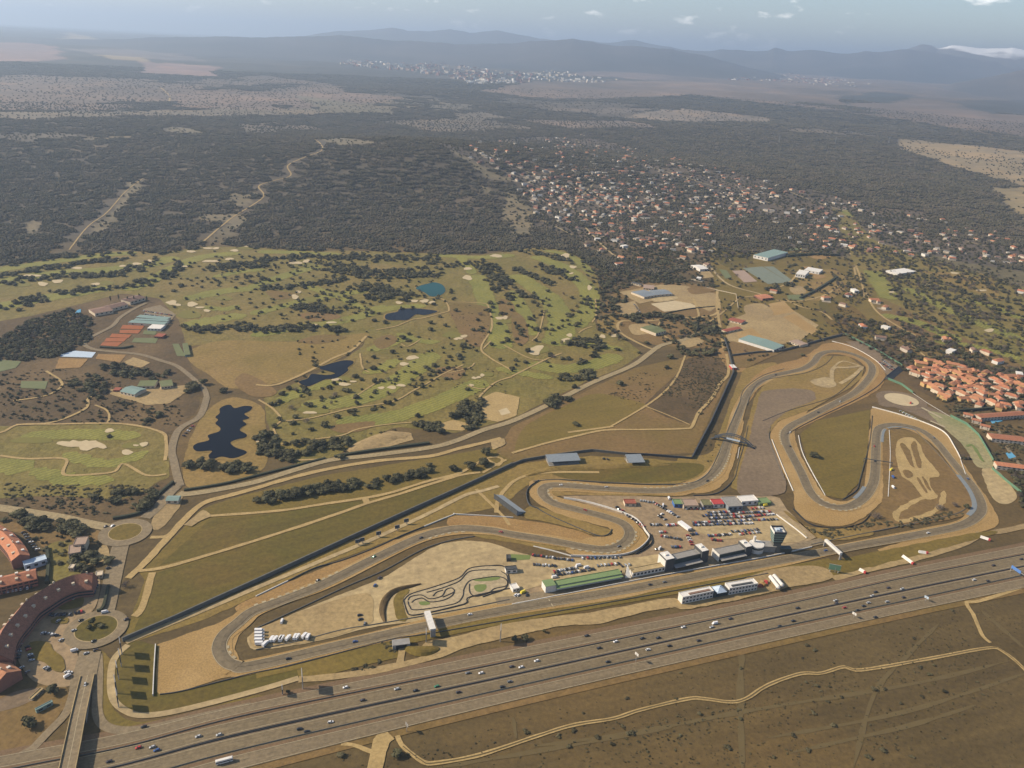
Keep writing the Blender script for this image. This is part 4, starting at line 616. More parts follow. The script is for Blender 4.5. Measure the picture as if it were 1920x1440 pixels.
# scatter: points of one object that carry small copies of a crown (woods nobody could count)
def scatter(name, pts, sizes, protos, kind='stuff'):
    col = bpy.data.collections.new(name+'_kinds')
    for p in protos: col.objects.link(p)
    me = bpy.data.meshes.new(name); me.vertices.add(len(pts)); me.vertices.foreach_set('co', np.asarray(pts, np.float32).ravel())
    a = me.attributes.new('size', 'FLOAT_VECTOR', 'POINT'); a.data.foreach_set('vector', np.asarray(sizes, np.float32).ravel())
    o = link(name, me); o['kind'] = kind
    g = bpy.data.node_groups.new(name+'_nodes', 'GeometryNodeTree'); g.interface.new_socket('Geometry', in_out='INPUT', socket_type='NodeSocketGeometry'); g.interface.new_socket('Geometry', in_out='OUTPUT', socket_type='NodeSocketGeometry')
    n = g.nodes; k = g.links; i = n.new('NodeGroupInput'); ou = n.new('NodeGroupOutput'); ip = n.new('GeometryNodeInstanceOnPoints'); ci = n.new('GeometryNodeCollectionInfo'); ci.inputs['Collection'].default_value = col; ci.inputs['Separate Children'].default_value = True; ci.inputs['Reset Children'].default_value = True
    at = n.new('GeometryNodeInputNamedAttribute'); at.data_type = 'FLOAT_VECTOR'; at.inputs['Name'].default_value = 'size'
    rv = n.new('FunctionNodeRandomValue'); rv.data_type = 'FLOAT_VECTOR'; rv.inputs[0].default_value = (0, 0, 0); rv.inputs[1].default_value = (0, 0, 6.28)
    k.new(i.outputs[0], ip.inputs['Points']); k.new(ci.outputs[0], ip.inputs['Instance']); ip.inputs['Pick Instance'].default_value = True; k.new(rv.outputs[0], ip.inputs['Rotation']); k.new(at.outputs[0], ip.inputs['Scale']); k.new(ip.outputs[0], ou.inputs[0])
    m = o.modifiers.new('scatter', 'NODES'); m.node_group = g; return o
def proto(name, me): return bpy.data.objects.new(name, me)
PO = [proto('oak_kind', m) for m in CROWN]; PB = [proto('bush_kind', m) for m in BUSH]; PW = [proto('bare_kind', m) for m in CROWNB]
def clump(seed, n, side, matn='oak'):
    R = np.random.default_rng(seed); V = []; F = []; o = 0; g = int(math.ceil(math.sqrt(n)))
    for q in range(n):
        x = ((q % g)+R.uniform(.1, .9))/g*side-side/2; y = ((q//g)+R.uniform(.1, .9))/g*side-side/2; d = R.choice((R.uniform(3, 6), R.uniform(5, 8), R.uniform(6, 10.5))); h = d*R.uniform(.55, .85)
        for l in range(3):
            v, f = ICO1; a = R.uniform(0, 6.28); r = d*R.uniform(.28, .40); c = np.array([x+d*.2*math.cos(a), y+d*.2*math.sin(a), h*.5+R.uniform(-.8, .9)])
            vv = v*R.uniform(.75, 1.2, (len(v), 1))*np.array([r, r, h*.40])+c; V.append(vv); F += [[k+o for k in t] for t in f]; o += len(vv)
    return mesh('clump_leaves', np.concatenate(V), F, None, (matn,))
CL_D = [proto('thicket_kind', clump(60+i, (36, 44, 30, 46, 38, 24)[i], 38, ('wood', 'wood', 'wood2')[i % 3])) for i in range(6)]
def sample_far(spacing, r0, r1, s):
    R = np.random.default_rng(s); P = []
    n = int(r1*2/spacing)+1; gx = (np.arange(n)-n/2)*spacing
    X, Y = np.meshgrid(gx, np.arange(r0*.6, r1, spacing)); X = (X+R.uniform(-.45, .45, X.shape)*spacing).ravel(); Y = (Y+R.uniform(-.45, .45, Y.shape)*spacing).ravel()
    r = np.hypot(X, Y); m = (r > r0) & (r <= r1) & (np.abs(np.arctan2(X, Y)) < .74); X, Y = X[m], Y[m]; Z = height(X, Y); px, py = proj(np.stack([X, Y, Z], 1)); return X, Y, Z, px, py, R
# where the wood starts behind the golf course (photo pixels)
WOOD = L('-900,515 -60,502 60,490 130,479 200,471 240,469 300,472 390,461 480,463 560,469 650,469 760,472 840,476 900,477 960,469 1010,462 1060,469 1100,488 1125,505 1200,515 1320,505 1440,470 1560,476 1700,486 1920,540 2600,700 2600,-300 -900,-300')
WOODTRACK = np.concatenate([resample(line(s), 18)[:, :2] for s in ('385,455 415,425 440,405 470,388 495,368 485,350 510,340 545,330 540,312 575,295 605,280 590,262', '130,470 165,425 200,400 235,360 268,336')])
def forest():
    pts = []; sz = []; sing = []; ssz = []
    for sp, r0, r1, k in ((31, 1500, 3600, 1.), (40, 3600, 6200, 1.25), (62, 6200, 10500, 1.9)):
        X, Y, Z, px, py, R = sample_far(sp, r0, r1, int(sp)); cov, _ = far_class(px, py, X, Y); w = inpoly(px, py, WOOD)
        q = vnoise(X/130, Y/120, 9); dense = w & (cov > .6) & (R.uniform(0, 1, len(X)) < np.clip(.955+.07*q+.08*vnoise(X/420, Y/380, 6), .5, .985))
        d = np.full(len(X), 1e9)
        idx = np.where(dense & (np.hypot(X, Y) < 5500))[0]
        if len(idx):
            for j in range(0, len(idx), 2000):
                ii = idx[j:j+2000]; d[ii] = np.min(np.hypot(X[ii, None]-WOODTRACK[None, :, 0], Y[ii, None]-WOODTRACK[None, :, 1]), 1)
        dense &= d > 22
        pts.append(np.stack([X, Y, Z], 1)[dense]); s = R.uniform(.85, 1.12, dense.sum())*k*.95; sz.append(np.stack([s*sp/31/k, s*sp/31/k, R.uniform(.8, 1.25, dense.sum())*(1+.15*(k-1))], 1))
    # scattered oaks where the cover is thin
    for sp, r0, r1, f in ((13.5, 1500, 3400, 1.), (20, 3400, 6000, 1.), (38, 6000, 9500, 1.)):
        X, Y, Z, px, py, R = sample_far(sp, r0, r1, int(sp)+100); cov, _ = far_class(px, py, X, Y); w = inpoly(px, py, WOOD)
        m = w & (cov <= .6) & (cov > .02) & (R.uniform(0, 1, len(X)) < cov*f*(1+.5*vnoise(X/90, Y/90, 2)))
        sing.append(np.stack([X, Y, Z], 1)[m]); d = R.uniform(6, 12, m.sum())*(1 if r0 < 5000 else 1.35); ssz.append(np.stack([d, d, R.uniform(5, 9, m.sum())], 1))
    scatter('forest', np.concatenate(pts), np.concatenate(sz), CL_D); return np.concatenate(sing), np.concatenate(ssz)
F_P, F_S = forest()
# trees of the golf course, the club, the estate: belts drawn along the photo
belts = [('1060,464 1100,486 1124,520 1129,550 1119,592', 30, 44, 'in the fringe of trees along the eastern edge of the golf course'), ('0,500 130,481 300,474 390,462', 20, 30, 'along the upper edge of the golf course'), ('485,542 530,540 580,535 640,524', 18, 30, 'in the long tree belt across the middle golf fairways'), ('630,502 680,512 717,515 765,514 805,510', 42, 90, 'in the broad grove on the upper golf course'), ('687,535 705,550 735,553 767,557', 42, 50, 'in the grove west of the teal pond'), ('480,492 530,485 592,481 655,487', 22, 45, 'in the belt along the upper golf fairway'),
         ('650,477 705,487 782,482 830,493 875,497', 34, 60, 'in the belt below the wooded hill'), ('892,490 917,507 937,530 955,548 985,562', 34, 65, 'in the slanting belt east of the teal pond'), ('985,472 1035,480 1068,492', 24, 24, 'in the belt between the eastern fairways'), ('1010,500 1042,510 1072,525', 26, 24, 'in the belt between the eastern fairways'), ('967,505 1010,522 1035,534', 14, 22, 'in the belt between the eastern fairways'),
         ('555,576 590,582 622,588', 18, 24, 'in the tree row below the golf mounds'), ('500,620 555,615 600,616 645,618', 22, 30, 'in the tree row above the practice field'), ('0,517 75,507 150,495 225,487', 22, 40, 'in the western belt between fairways'), ('0,535 50,526 137,517 212,515 262,502 312,485', 26, 55, 'in the western belt between fairways'), ('15,580 75,560 150,545 212,540 275,532 312,515 350,492', 28, 65, 'in the belt north of the clubhouse'),
         ('400,506 440,497 480,500', 22, 30, 'in the oval copse on the western fairway'), ('348,612 400,622 450,612 475,622', 20, 26, 'in the copse beside the practice field'), ('212,690 250,702 310,705', 22, 22, 'in the trees behind the green sheds'), ('150,712 165,725 185,738', 24, 14, 'in the trees west of the green sheds'), ('330,735 350,730 370,725', 14, 12, 'beside the club access road'), ('868,800 880,775 895,755', 22, 34, 'in the dense copse at the allotment corner'),
         ('490,940 540,930 580,920', 10, 14, 'in the tree row above the grass field'), ('600,918 660,912 720,905', 12, 16, 'in the tree row above the grass field'), ('730,900 770,892 800,888', 10, 9, 'in the tree row above the grass field'), ('1065,712 1090,700 1110,705', 16, 12, 'by the access road south of the fairways'), ('1030,760 1045,750 1060,745', 10, 8, 'by the pale road at the meadow corner'), ('1160,560 1175,590 1195,605', 20, 16, 'by the stables'), ('1180,598 1230,592 1280,600', 16, 20, 'behind the green roofed riding hall'),
         ('1290,610 1320,620 1345,612', 16, 16, 'near the riding ground gate'), ('1075,650 1100,640 1120,655', 16, 14, 'on the southeast fairway'), ('560,835 610,840 650,828', 14, 16, 'behind the bare earth mound'), ('790,800 830,805 850,795', 14, 14, 'by the lower cart path'), ('490,840 520,852 560,855', 16, 14, 'by the southern cart path'), ('490,820 505,825', 14, 6, 'by the sand bunker at the cart path bend'), ('355,870 420,880 470,885', 14, 10, 'south of the dark pond'), ('900,765 915,760', 8, 4, 'beside the allotments'),
         ('180,940 220,932 260,925', 14, 5, 'on the scrub north of the roundabout'), ('290,925 275,945 262,965', 6, 9, 'in the hedge row by the gatehouse'), ('20,970 55,985 90,985', 14, 10, 'north of the crescent apartments'), ('120,985 150,1000 180,1000', 12, 8, 'by the western roundabout'), ('150,1045 175,1060 185,1040', 12, 8, 'around the beige villa'), ('1340,660 1300,668', 10, 5, 'at the top of the scrub meadow'), ('1440,548 1480,535 1520,545', 18, 16, 'by the sports courts'), ('1470,480 1520,478 1570,480', 8, 22, 'in the hedge behind the school')]
dense_polys = [('1120,490 1160,480 1270,510 1290,530 1200,532 1150,548 1125,545', 260, 8), ('-60,650 0,635 60,600 130,580 172,598 168,640 110,668 30,680 -60,700', 480, 8), ('800,470 1010,455 1120,490 1125,505 1060,470 960,466 880,475', 80, 7), ('1560,590 1640,600 1740,640 1760,660 1640,660 1570,625', 150, 8), ('1640,660 1760,670 1920,700 1920,770 1790,740 1700,700', 220, 8), ('1830,700 1920,690 1920,760', 60, 8), ('1340,420 1400,440 1400,480 1320,495 1280,470', 120, 8), ('1180,440 1290,480 1290,510 1180,485', 160, 8),
               ('1560,510 1620,520 1640,560 1600,575 1560,550', 60, 7), ('1700,470 1920,530 1920,560 1760,520', 110, 8), ('1640,460 1920,600 1920,690 1800,650 1680,590', 330, 9), ('1780,570 1860,590 1880,600 1800,605', 60, 8), ('1440,400 1560,440 1640,460 1600,480 1440,470', 160, 8), ('1180,600 1340,590 1350,650 1260,650', 70, 7), ('540,640 700,620 900,640 880,700 680,750 560,760', 60, 6), ('270,545 400,470 700,470 850,500 800,560 560,600 350,600', 130, 7), ('1370,610 1530,600 1540,640 1400,680', 40, 6), ('0,700 340,740 310,800 100,790 0,790', 100, 5), ('0,910 260,915 260,960 100,960', 14, 5), ('1790,860 1920,880 1920,960 1900,900 1870,850', 40, 7),
               ('60,1010 180,1000 195,1050 150,1080 90,1050', 20, 5), ('1340,440 1620,440 1640,560 1540,560 1500,540 1340,540', 170, 9), ('1340,560 1560,545 1600,640 1350,640', 60, 7), ('1130,530 1180,560 1160,640 1120,620', 60, 8), ('1240,640 1370,590 1365,660 1280,665', 60, 8), ('1180,500 1340,500 1350,540 1240,535', 90, 8), ('1680,600 1920,700 1920,780 1760,700', 260, 9), ('1700,690 1740,676 1800,690 1920,712 1920,768 1850,768 1770,745', 110, 8), ('1560,440 1700,470 1920,540 1920,600 1640,520', 220, 10), ('600,520 800,500 860,560 700,600 560,610', 60, 9), ('400,480 640,480 640,520 380,540', 50, 10), ('860,600 1000,540 1120,560 1120,680 960,700', 60, 10), ('500,740 700,700 860,660 880,700 640,800 520,840', 40, 9)]
cand = []
for s, wd, n, lab in belts:
    P = resample(line(s), 2.0)
    for i in range(int(n*2.1)):
        p = P[random.randrange(len(P))]; a = random.uniform(0, 6.28); r = wd*math.sqrt(random.random())*.5*2.1
        d = random.uniform(8.5, 15.5); cand.append((p[0]+r*math.cos(a), p[1]+r*math.sin(a), d, d*random.uniform(.55, .75), lab, 'holm_oak'))
ex = [(690, 415, 14, 'on the knoll in the middle of the fairway')]
singles = L('652,545 655,572 702,603 722,606 807,607 825,595 855,584 920,570 915,585 895,602 737,662 700,672 775,660 767,628 755,635 870,652 860,670 815,687 701,693 730,758 542,730 572,731 530,740 652,735 877,732 782,782 950,640 807,620 835,612 490,587 505,577 527,575 527,592 592,687 1085,635 1070,645 1117,635 1095,652 1037,645 1157,657 1170,637 1197,662 1212,645 1250,690 1162,722 1090,707 1100,712 1077,727 1045,755 1030,762 1115,667 1097,680 1172,587 1152,595 1135,585 1150,575 1280,655 1257,672 1085,587 1067,595 1072,560 1090,570 967,677 975,547 975,557 997,557 327,547 340,537 420,735 300,780 275,790 205,820 610,800 445,870 640,860 1080,797 805,875 850,882 1528,858 1620,960 1505,668 1462,652 1240,610 1265,600 1310,600 1325,625 1410,660')
for i, (x, y) in enumerate(singles):
    p = W(x, y); q_ = random.uniform(9, 15); cand.append((p[0], p[1], q_, q_*random.uniform(.6, .8), None, 'holm_oak'))
for x, y, d, h, lab, k in ((880, 878, 16, 11, 'big round oak between the dirt tracks at the wall corner', 'holm_oak'), (908, 872, 19, 13, 'largest dark oak of three at the field wall corner, below the turning loop', 'holm_oak'), (912, 852, 15, 11, 'dark oak just above the turning loop, beside the pale pad', 'holm_oak'), (175, 1172, 9, 8, 'tallest dark tree on the lower roundabout island', 'pine_tree'), (168, 1180, 7, 6, 'smaller tree on the lower roundabout island, left of the tallest', 'holm_oak'), (190, 1178, 7, 6, 'smaller tree on the lower roundabout island, right of the tallest', 'holm_oak'), (85, 1222, 5, 8, 'dark conifer on the kidney shaped car park island', 'pine_tree'),
                           (98, 1300, 12, 9, 'bushy tree on the plot below the car park', 'holm_oak'), (55, 1362, 14, 10, 'large tree in the corner beside the slip road', 'holm_oak'), (1452, 944, 13, 13, 'tall dark tree at the end of the paddock sheds', 'pine_tree'), (985, 1200, 9, 6, 'dark tree behind the billboard on the motorway bank', 'holm_oak'), (965, 1200, 7, 5, 'smaller tree left of the billboard on the motorway bank', 'holm_oak'), (1020, 1186, 4, 4, 'small lone bush tree on the motorway bank', 'holm_oak'), (745, 1418, 10, 7, 'dark tree beside the dirt road under the motorway', 'holm_oak'), (540, 1300, 4, 4, 'small tree beside the motorway billboard shadow', 'holm_oak'), (235, 1100, 10, 6, 'bare tree beside the street between the roundabouts', 'bare_tree'),
                           (1625, 965, 16, 9, 'bare bushy tree at the head of the motocross course', 'bare_tree'), (1640, 972, 14, 8, 'second bare tree at the head of the motocross course', 'bare_tree'), (1760, 955, 14, 7, 'bare tree beside the last bend before the straight', 'bare_tree'), (1790, 950, 10, 6, 'smaller bare tree beside the last bend before the straight', 'bare_tree'), (1812, 953, 9, 7, 'dark tree at the inside of the sharp corner', 'holm_oak'), (1375, 480, 22, 15, 'tall pale bare poplar cluster behind the sports courts', 'bare_tree'), (1395, 478, 20, 15, 'second pale bare poplar beside the sports courts', 'bare_tree'), (1360, 484, 18, 13, 'pale bare poplar at the western end of its row', 'bare_tree')):
    p = W(x, y); cand.append((p[0], p[1], d, h, lab, k))
def blocked(x, y):
    if np.min(np.hypot(TRS[::3, 0]-x, TRS[::3, 1]-y)) < 11: return True
    for lo, hi, pl in AVOID:
        if lo[0] < x < hi[0] and lo[1] < y < hi[1] and inpoly(np.array([x]), np.array([y]), pl)[0]: return True
    return False
SC_P, SC_S = [F_P], [F_S]
cand = [c for c in cand if not blocked(c[0], c[1])]
first = sorted(cand, key=lambda c: (0 if (c[4] and 'in the' not in c[4] and 'along' not in c[4] and 'by the' not in c[4]) else 1, math.hypot(c[0], c[1])))
num = {}; rest = []
def where(px, py):
    for n, (x0, x1, y0, y1) in dict(scrub_meadow=(1230, 1365, 640, 800)).items():
        if x0 < px < x1 and y0 < py < y1: return 'on the scrub meadow beside the race track'
    if px > 1400: return 'inside the race circuit' if 640 < py < 1000 else 'near the riding grounds'
    if px < 480: return 'on the western part of the golf course'
    if py < 560: return 'on the upper golf course'
    if px > 1000: return 'on the eastern golf fairways'
    if px > 800 and py < 720: return 'between the cart paths by the ponds'
    return 'on the lower golf fairways'
for c in first:
    if tree_n < 296:
        x, y, d, h, lab, k = c; px, py = proj([x, y, 0.])
        if lab is None or 'in the ' in lab or lab.startswith('by ') or lab.startswith('along') or lab.startswith('on ') or lab.startswith('beside') or lab.startswith('at ') or lab.startswith('near') or lab.startswith('around') or lab.startswith('behind') or lab.startswith('south') or lab.startswith('north'):
            pl = lab or where(px, py); g = 'dark oaks '+pl
            base = 'lone round dark green oak ' if lab is None else 'dark green oak '
            tree(k, x, y, d, h, base+pl, g)
        else: tree(k, x, y, d, h, lab[0].lower()+lab[1:], None)
    else: rest.append(c)
SC_P.append(np.array([[c[0], c[1], 0] for c in rest])); SC_S.append(np.array([[c[2], c[2], c[3]] for c in rest]))
bare_p, bare_s = [], []
for s, n, d0 in dense_polys:
    poly = L(s); P = ground_pts([(p[0], max(p[1], 300)) for p in poly]); lo, hi = P[:, :2].min(0), P[:, :2].max(0); k = 0; pl = [tuple(q) for q in P[:, :2]]; t = 0; n = int(n*1.9)
    while k < n and t < n*20:
        t += 1; x, y = rng.uniform(lo, hi)
        if inpoly(np.array([x]), np.array([y]), pl)[0] and not blocked(x, y):
            d = rng.uniform(.6, 1.35)*d0; h = rng.uniform(.55, .95)*d0; k += 1
            (bare_p if rng.random() < (.3 if poly[0][0] > 1300 else .08) else SC_P).append(np.array([[x, y, float(height(x, y))]])); (bare_s if len(bare_p) and len(bare_p) > len(bare_s) else SC_S).append(np.array([[d, d, h]]))
scatter('scattered_trees', np.concatenate(SC_P), np.concatenate(SC_S), PO); 
if bare_p: scatter('bare_thicket', np.concatenate(bare_p), np.concatenate(bare_s), PW)
# low scrub and tufts
bp, bs = [], []
def bushes(s, n, a, b):
    P = np.array([W(*p) for p in L(s)]); lo, hi = P[:, :2].min(0), P[:, :2].max(0); pl = [tuple(q) for q in P[:, :2]]; k = 0; t = 0
    while k < n and t < 30*n:
        t += 1; x, y = rng.uniform(lo, hi)
        if inpoly(np.array([x]), np.array([y]), pl)[0] and not blocked(x, y):
            if vnoise(x/40, y/35, 4) < rng.uniform(-.9, .5): continue
            d = rng.uniform(a, b); bp.append((x, y, .0)); bs.append((d, d, d*rng.uniform(.45, .75))); k += 1
bushes('1235,745 1280,690 1300,668 1362,672 1362,700 1340,745 1318,780 1250,740', 620, 2, 4.5); bushes('1190,700 1260,690 1200,760 1140,740', 90, 2, 4)
bushes('0,700 110,690 250,720 340,745 340,800 100,795 0,795', 260, 2, 5); bushes('0,905 200,912 300,905 260,960 150,968 0,945', 260, 2, 5); bushes('560,835 700,812 770,800 640,850', 60, 2, 5); bushes('1450,700 1530,660 1540,690 1470,705', 20, 1.5, 3)
bushes('480,1440 960,1335 1440,1222 1920,1115 1980,1500 480,1500', 1500, .5, 1.5); bushes('700,1420 1200,1345 1500,1300 1500,1440', 300, .8, 2.2); bushes('1440,1300 1800,1180 1900,1300 1700,1440', 350, .8, 2.2)
bushes('1460,940 1480,975 1530,995 1600,988 1650,970 1640,985 1560,1010 1490,990', 130, 2, 5); bushes('1600,985 1700,975 1800,955 1810,965 1700,990', 90, 3, 6); bushes('1320,830 1345,790 1350,850 1330,880', 25, 2, 4); bushes('690,1150 715,1110 740,1100 730,1130 716,1165', 70, 2, 4.5); bushes('650,1256 710,1238 720,1246 680,1262', 20, 2, 4); bushes('715,1205 745,1205 742,1225 720,1225', 16, 2, 4)
bushes('1840,800 1920,830 1920,960 1890,880', 120, 3, 7); bushes('1690,690 1790,740 1920,790 1920,850 1800,790', 220, 3, 8); bushes('1560,570 1640,600 1690,690 1640,650', 120, 3, 6); bushes('820,690 960,690 950,760 880,760', 50, 2, 4); bushes('830,570 920,575 915,640 860,640', 60, 2, 4)
scatter('scrub_bushes', bp, bs, PB)
# single tufts of the dry field below the motorway: each one a bush of its own
def tuft(x, y, d):
    p = W(x, y); o = link('dry_bush', BUSH[int(x) % 2]); o.location = (p[0], p[1], 0); o.scale = (d, d, d*.5); o.rotation_euler[2] = x; return o
TL = [(1094, 1337, 3), (1146, 1395, 5), (1175, 1310, 4), (1181, 1376, 7), (1268, 1312, 4), (1275, 1262, 3), (1312, 1341, 5), (1276, 1379, 4), (1214, 1409, 3), (1365, 1403, 6), (1167, 1362, 4), (1120, 1382, 6), (1047, 1380, 5), (1075, 1371, 5), (1068, 1401, 5), (985, 1372, 6), (1385, 1331, 4), (1386, 1349, 5), (1389, 1254, 4), (1514, 1211, 5), (1527, 1220, 5), (1505, 1234, 3), (1562, 1244, 3), (1510, 1279, 4), (1532, 1288, 5), (1554, 1287, 4), (1539, 1296, 3), (1638, 1295, 7), (1659, 1293, 4), (1578, 1307, 4), (1551, 1316, 4), (1729, 1307, 4), (1768, 1296, 6), (1743, 1265, 5), (1725, 1251, 5), (1752, 1249, 4), (1564, 1362, 6), (1487, 1379, 5), (1515, 1408, 5), (1654, 1406, 7), (1629, 1421, 6), (1711, 1420, 4), (1834, 1280, 3), (1843, 1303, 3), (1726, 1179, 4), (1713, 1197, 4), (1785, 1145, 4), (1690, 1320, 4), (1452, 1420, 4), (1525, 1337, 5), (640, 1420, 8)]
for x, y, d in TL:
    o = tuft(x, y, d); big = d >= 6
    tag(o, ('large' if big else 'small')+' dark tuft of scrub on the dry field below the motorway', 'bush', 'scrub tufts on the dry field')
# ------------------------------------------------------------------ buildings
def rect(A, B, D, h):
    """roof corners (front-left, front-right, back-left) seen at height h -> centre, width, depth, angle"""
    a, b, d = W(A[0], A[1], h), W(B[0], B[1], h), W(D[0], D[1], h); u = (b-a)[:2]; w = np.linalg.norm(u); u /= w; v = np.array([-u[1], u[0]]); dp = (d-a)[:2]@v
    if dp < 0: v = -v; dp = -dp
    c = a[:2]+u*w/2+v*dp/2; return c[0], c[1], w, dp, math.atan2(u[1], u[0])
def P3(s): p = L(s); return p[0], p[1], p[2]
def building(name, label, s, h, wall, roof, rows=1, cat='building', gable=0, group=None, hip=0, bays=0, parapet=.5, winm='glass', band=False, sides='fr'):
    x, y, w, d, r = rect(*P3(s), h); t = root(name, label, cat, (x, y, .3), r, group); X, Y = w/2, d/2
    put('wall', MB().box(-X, X, -Y, Y, -.3, h), wall, t)
    if gable: put('roof', MB().gable(-X-.5, X+.5, -Y-.5, Y+.5, h+.03, h+gable, 0, hip, 0), roof, t)
    else:
        mb = MB().box(-X-.15, X+.15, -Y-.15, Y+.15, h+.01, h+.3)
        if parapet: mb.box(-X-.15, X+.15, -Y-.15, -Y+.25, h+.31, h+.3+parapet).box(-X-.15, X+.15, Y-.25, Y+.15, h+.31, h+.3+parapet).box(-X-.15, -X+.25, -Y+.26, Y-.26, h+.31, h+.3+parapet).box(X-.25, X+.15, -Y+.26, Y-.26, h+.31, h+.3+parapet)
        put('roof', mb, roof, t)
    nb = bays or max(2, int(w/6)); fh = h/rows
    for k in range(rows):
        z0 = k*fh+fh*.35; z1 = z0+fh*.42
        if band: put('window', MB().box(-X+.6, X-.6, -Y-.06, -Y+.1, z0, z1), winm, t)
        else:
            for i in range(nb):
                cx = -X+(i+.5)*w/nb; ww = min(1.6, w/nb*.3); put('window', MB().box(cx-ww, cx+ww, -Y-.06, -Y+.1, z0, z1), winm, t)
    return t, X, Y, h
def swept(name, label, ridge, rz, ez, hi, ho, wall, roof, nsky=6, skym='white'):
    Rg = smooth(np.array([W(p[0], p[1], rz) for p in L(ridge)]), False, 5); o = Rg[0].copy(); t = root(name, label, 'apartment block', (o[0], o[1], .3))
    A = offset_line(Rg, ho)-o; B = offset_line(Rg, -hi)-o; C = Rg-o; n = len(Rg); ld = lambda Q, z: [(q[0], q[1], z) for q in Q]
    m = MB().add(ld(A, -.3)+ld(A, ez)+ld(B, -.3)+ld(B, ez)+ld(C, rz-.3), [f for i in range(n-1) for f in ((i, i+1, n+i+1, n+i), (2*n+i+1, 2*n+i, 3*n+i, 3*n+i+1))]+[(0, n, 4*n, 3*n, 2*n), (n-1, 3*n-1, 4*n-1, 5*n-1, 2*n-1)]); put('wall', m, wall, t)
    A2 = offset_line(Rg, ho+.6)-o; B2 = offset_line(Rg, -hi-.6)-o
    m = MB().add(ld(A2, ez-.3)+ld(C, rz)+ld(B2, ez-.3), [f for i in range(n-1) for f in ((i, i+1, n+i+1, n+i), (n+i, n+i+1, 2*n+i+1, 2*n+i))]); put('roof', m, roof, t)
    for k in range(nsky):
        i = int((k+.5)/nsky*(n-1)); tt = Rg[min(i+1, n-1)]-Rg[max(i-1, 0)]; a = math.atan2(tt[1], tt[0])
        for Q, sg in ((A2, 1), (B2, -1)):
            q = Q[i]*.5+C[i]*.5; z = (ez+rz)/2; put('dormer', MB().box(-1.3, 1.3, -1.4, 1.4, -1.2, 1.1), skym if sg > 0 else 'cream', t, (q[0], q[1], z), a)
        if k % 2 == 0: put('chimney', MB().box(-.7, .7, -.5, .5, -1, 1.6), 'cream', t, (C[i][0], C[i][1], rz), a)
    for k in range(int(n*1.0)):
        i = min(k, n-2)
        for Q, sg in ((A, 1), (B, -1)):
            q = (Q[i]+Q[i+1])/2; tt = Q[i+1]-Q[i]; a = math.atan2(tt[1], tt[0])
            [put('window_band', MB().box(-1.6, 1.6, -.12, .12, zz, zz+1.5), 'glass', t, (q[0], q[1], 0), a) for zz in (2.5, 5.8)]
    return t
swept('apartment_block', 'curved apartment block with orange tiled roof north of the glass entrance', '-70,968 -30,978 0,994 15,1007 29,1024 37,1040', 15, 10.5, 8, 8, 'brick', 'terra', 6)
swept('apartment_block', 'straight apartment block with orange tiled roof and pale dormers below the glass entrance', '-80,1104 -30,1091 20,1080 67,1069', 13, 9, 9, 9, 'brick', 'terra', 6)
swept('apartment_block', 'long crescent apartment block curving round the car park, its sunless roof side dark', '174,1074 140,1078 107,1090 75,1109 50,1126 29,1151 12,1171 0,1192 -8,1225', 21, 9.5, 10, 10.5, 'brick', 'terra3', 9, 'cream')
swept('apartment_block', 'terracotta roofed end block at the lower tip of the crescent', '-60,1215 -20,1240 12,1262', 15, 9, 11, 11, 'brick', 'terra2', 3)
building('entrance_hall', 'flat pale blue glazed entrance hall between the two apartment blocks', '46,1062 88,1049 42,1054', 6, 'palebl', 'palebl', 1)
building('villa', 'beige two level villa with tan roof beside the upper roundabout', '128,1040 151,1036 133,1023', 6, 'cream', 'tanroof', 2); building('villa_wing', 'upper wing of the beige villa, with plain tan roof', '137,1023 160,1021 141,1009', 8, 'cream', 'tanroof', 2)
building('kiosk', 'small cream kiosk between the villa and the crescent roof', '128,1066 137,1066 130,1054', 4, 'cream', 'cream', 1); building('site_hut', 'small flat cream hut at the tip of the crescent block', '179,1081 192,1079 178,1073', 3.5, 'cream', 'cream', 1)
building('gatehouse', 'gatehouse with blue green roof at the club road junction', '311,939 334,939 318,930', 4.5, 'cream', 'bgreen', 1, gable=2)
building('greenhouse', 'long low turquoise shelter on the plot by the slip road', '68,1333 99,1317 66,1330', 3, 'bgreen', 'bgreen', 1); building('ruin', 'broken pale foundation slab on the plot by the slip road', '60,1312 82,1292 57,1308', 1.5, 'cream', 'pale', 1)
# pit buildings
t, X, Y, h = building('pit_building', 'long low pit garage row with green roof beside the pit lane', '1023,1103 1166,1077 1016,1094', 6, 'white', 'greenroof', 1, bays=22)
for k in range(10): put('garage_door', MB().box(-X+8+k*11, -X+15+k*11, Y-.1, Y+.08, 0, 4), 'dark', t)
put('end_block', MB().box(-X-.4, -X+11, -Y-1.0, Y+1.2, -.3, 8.2), 'white', t); put('end_roof', MB().box(-X-.6, -X+11.2, -Y-1.2, Y+1.4, 8.21, 8.5), 'greenroof', t); put('canopy', MB().box(-X+11.5, X, -Y-4, -Y-.2, 5.2, 5.5), 'greenroof', t)
building('pit_building', 'pale roofed stretch of the pit garages between white fan canopy and first dark block', '1187,1075 1248,1063 1181,1067', 6, 'white', 'pale', 1, bays=9)
fan = root('fan_canopy', 'white fan shaped tent canopy in the middle of the pit row', 'canopy', tuple(W(1176, 1081)), 0)
for k in range(5): put('fan_blade', MB().add([(-3+k*1.3, -5, 2), (-2+k*1.3, -5, 2), (0, 5, 12), (-.6, 5, 11.5)], [(0, 1, 2, 3)]).tube((-2.5+k*1.3, -5, 0), (-2.5+k*1.3, -5, 2), .12), 'white', fan)
def block_pair(name, label, s, h, lab_w):
    t, X, Y, h = building(name, label, s, h, lab_w, 'roofgrey', 2, band=True, winm='dgreen'); return t, X, Y
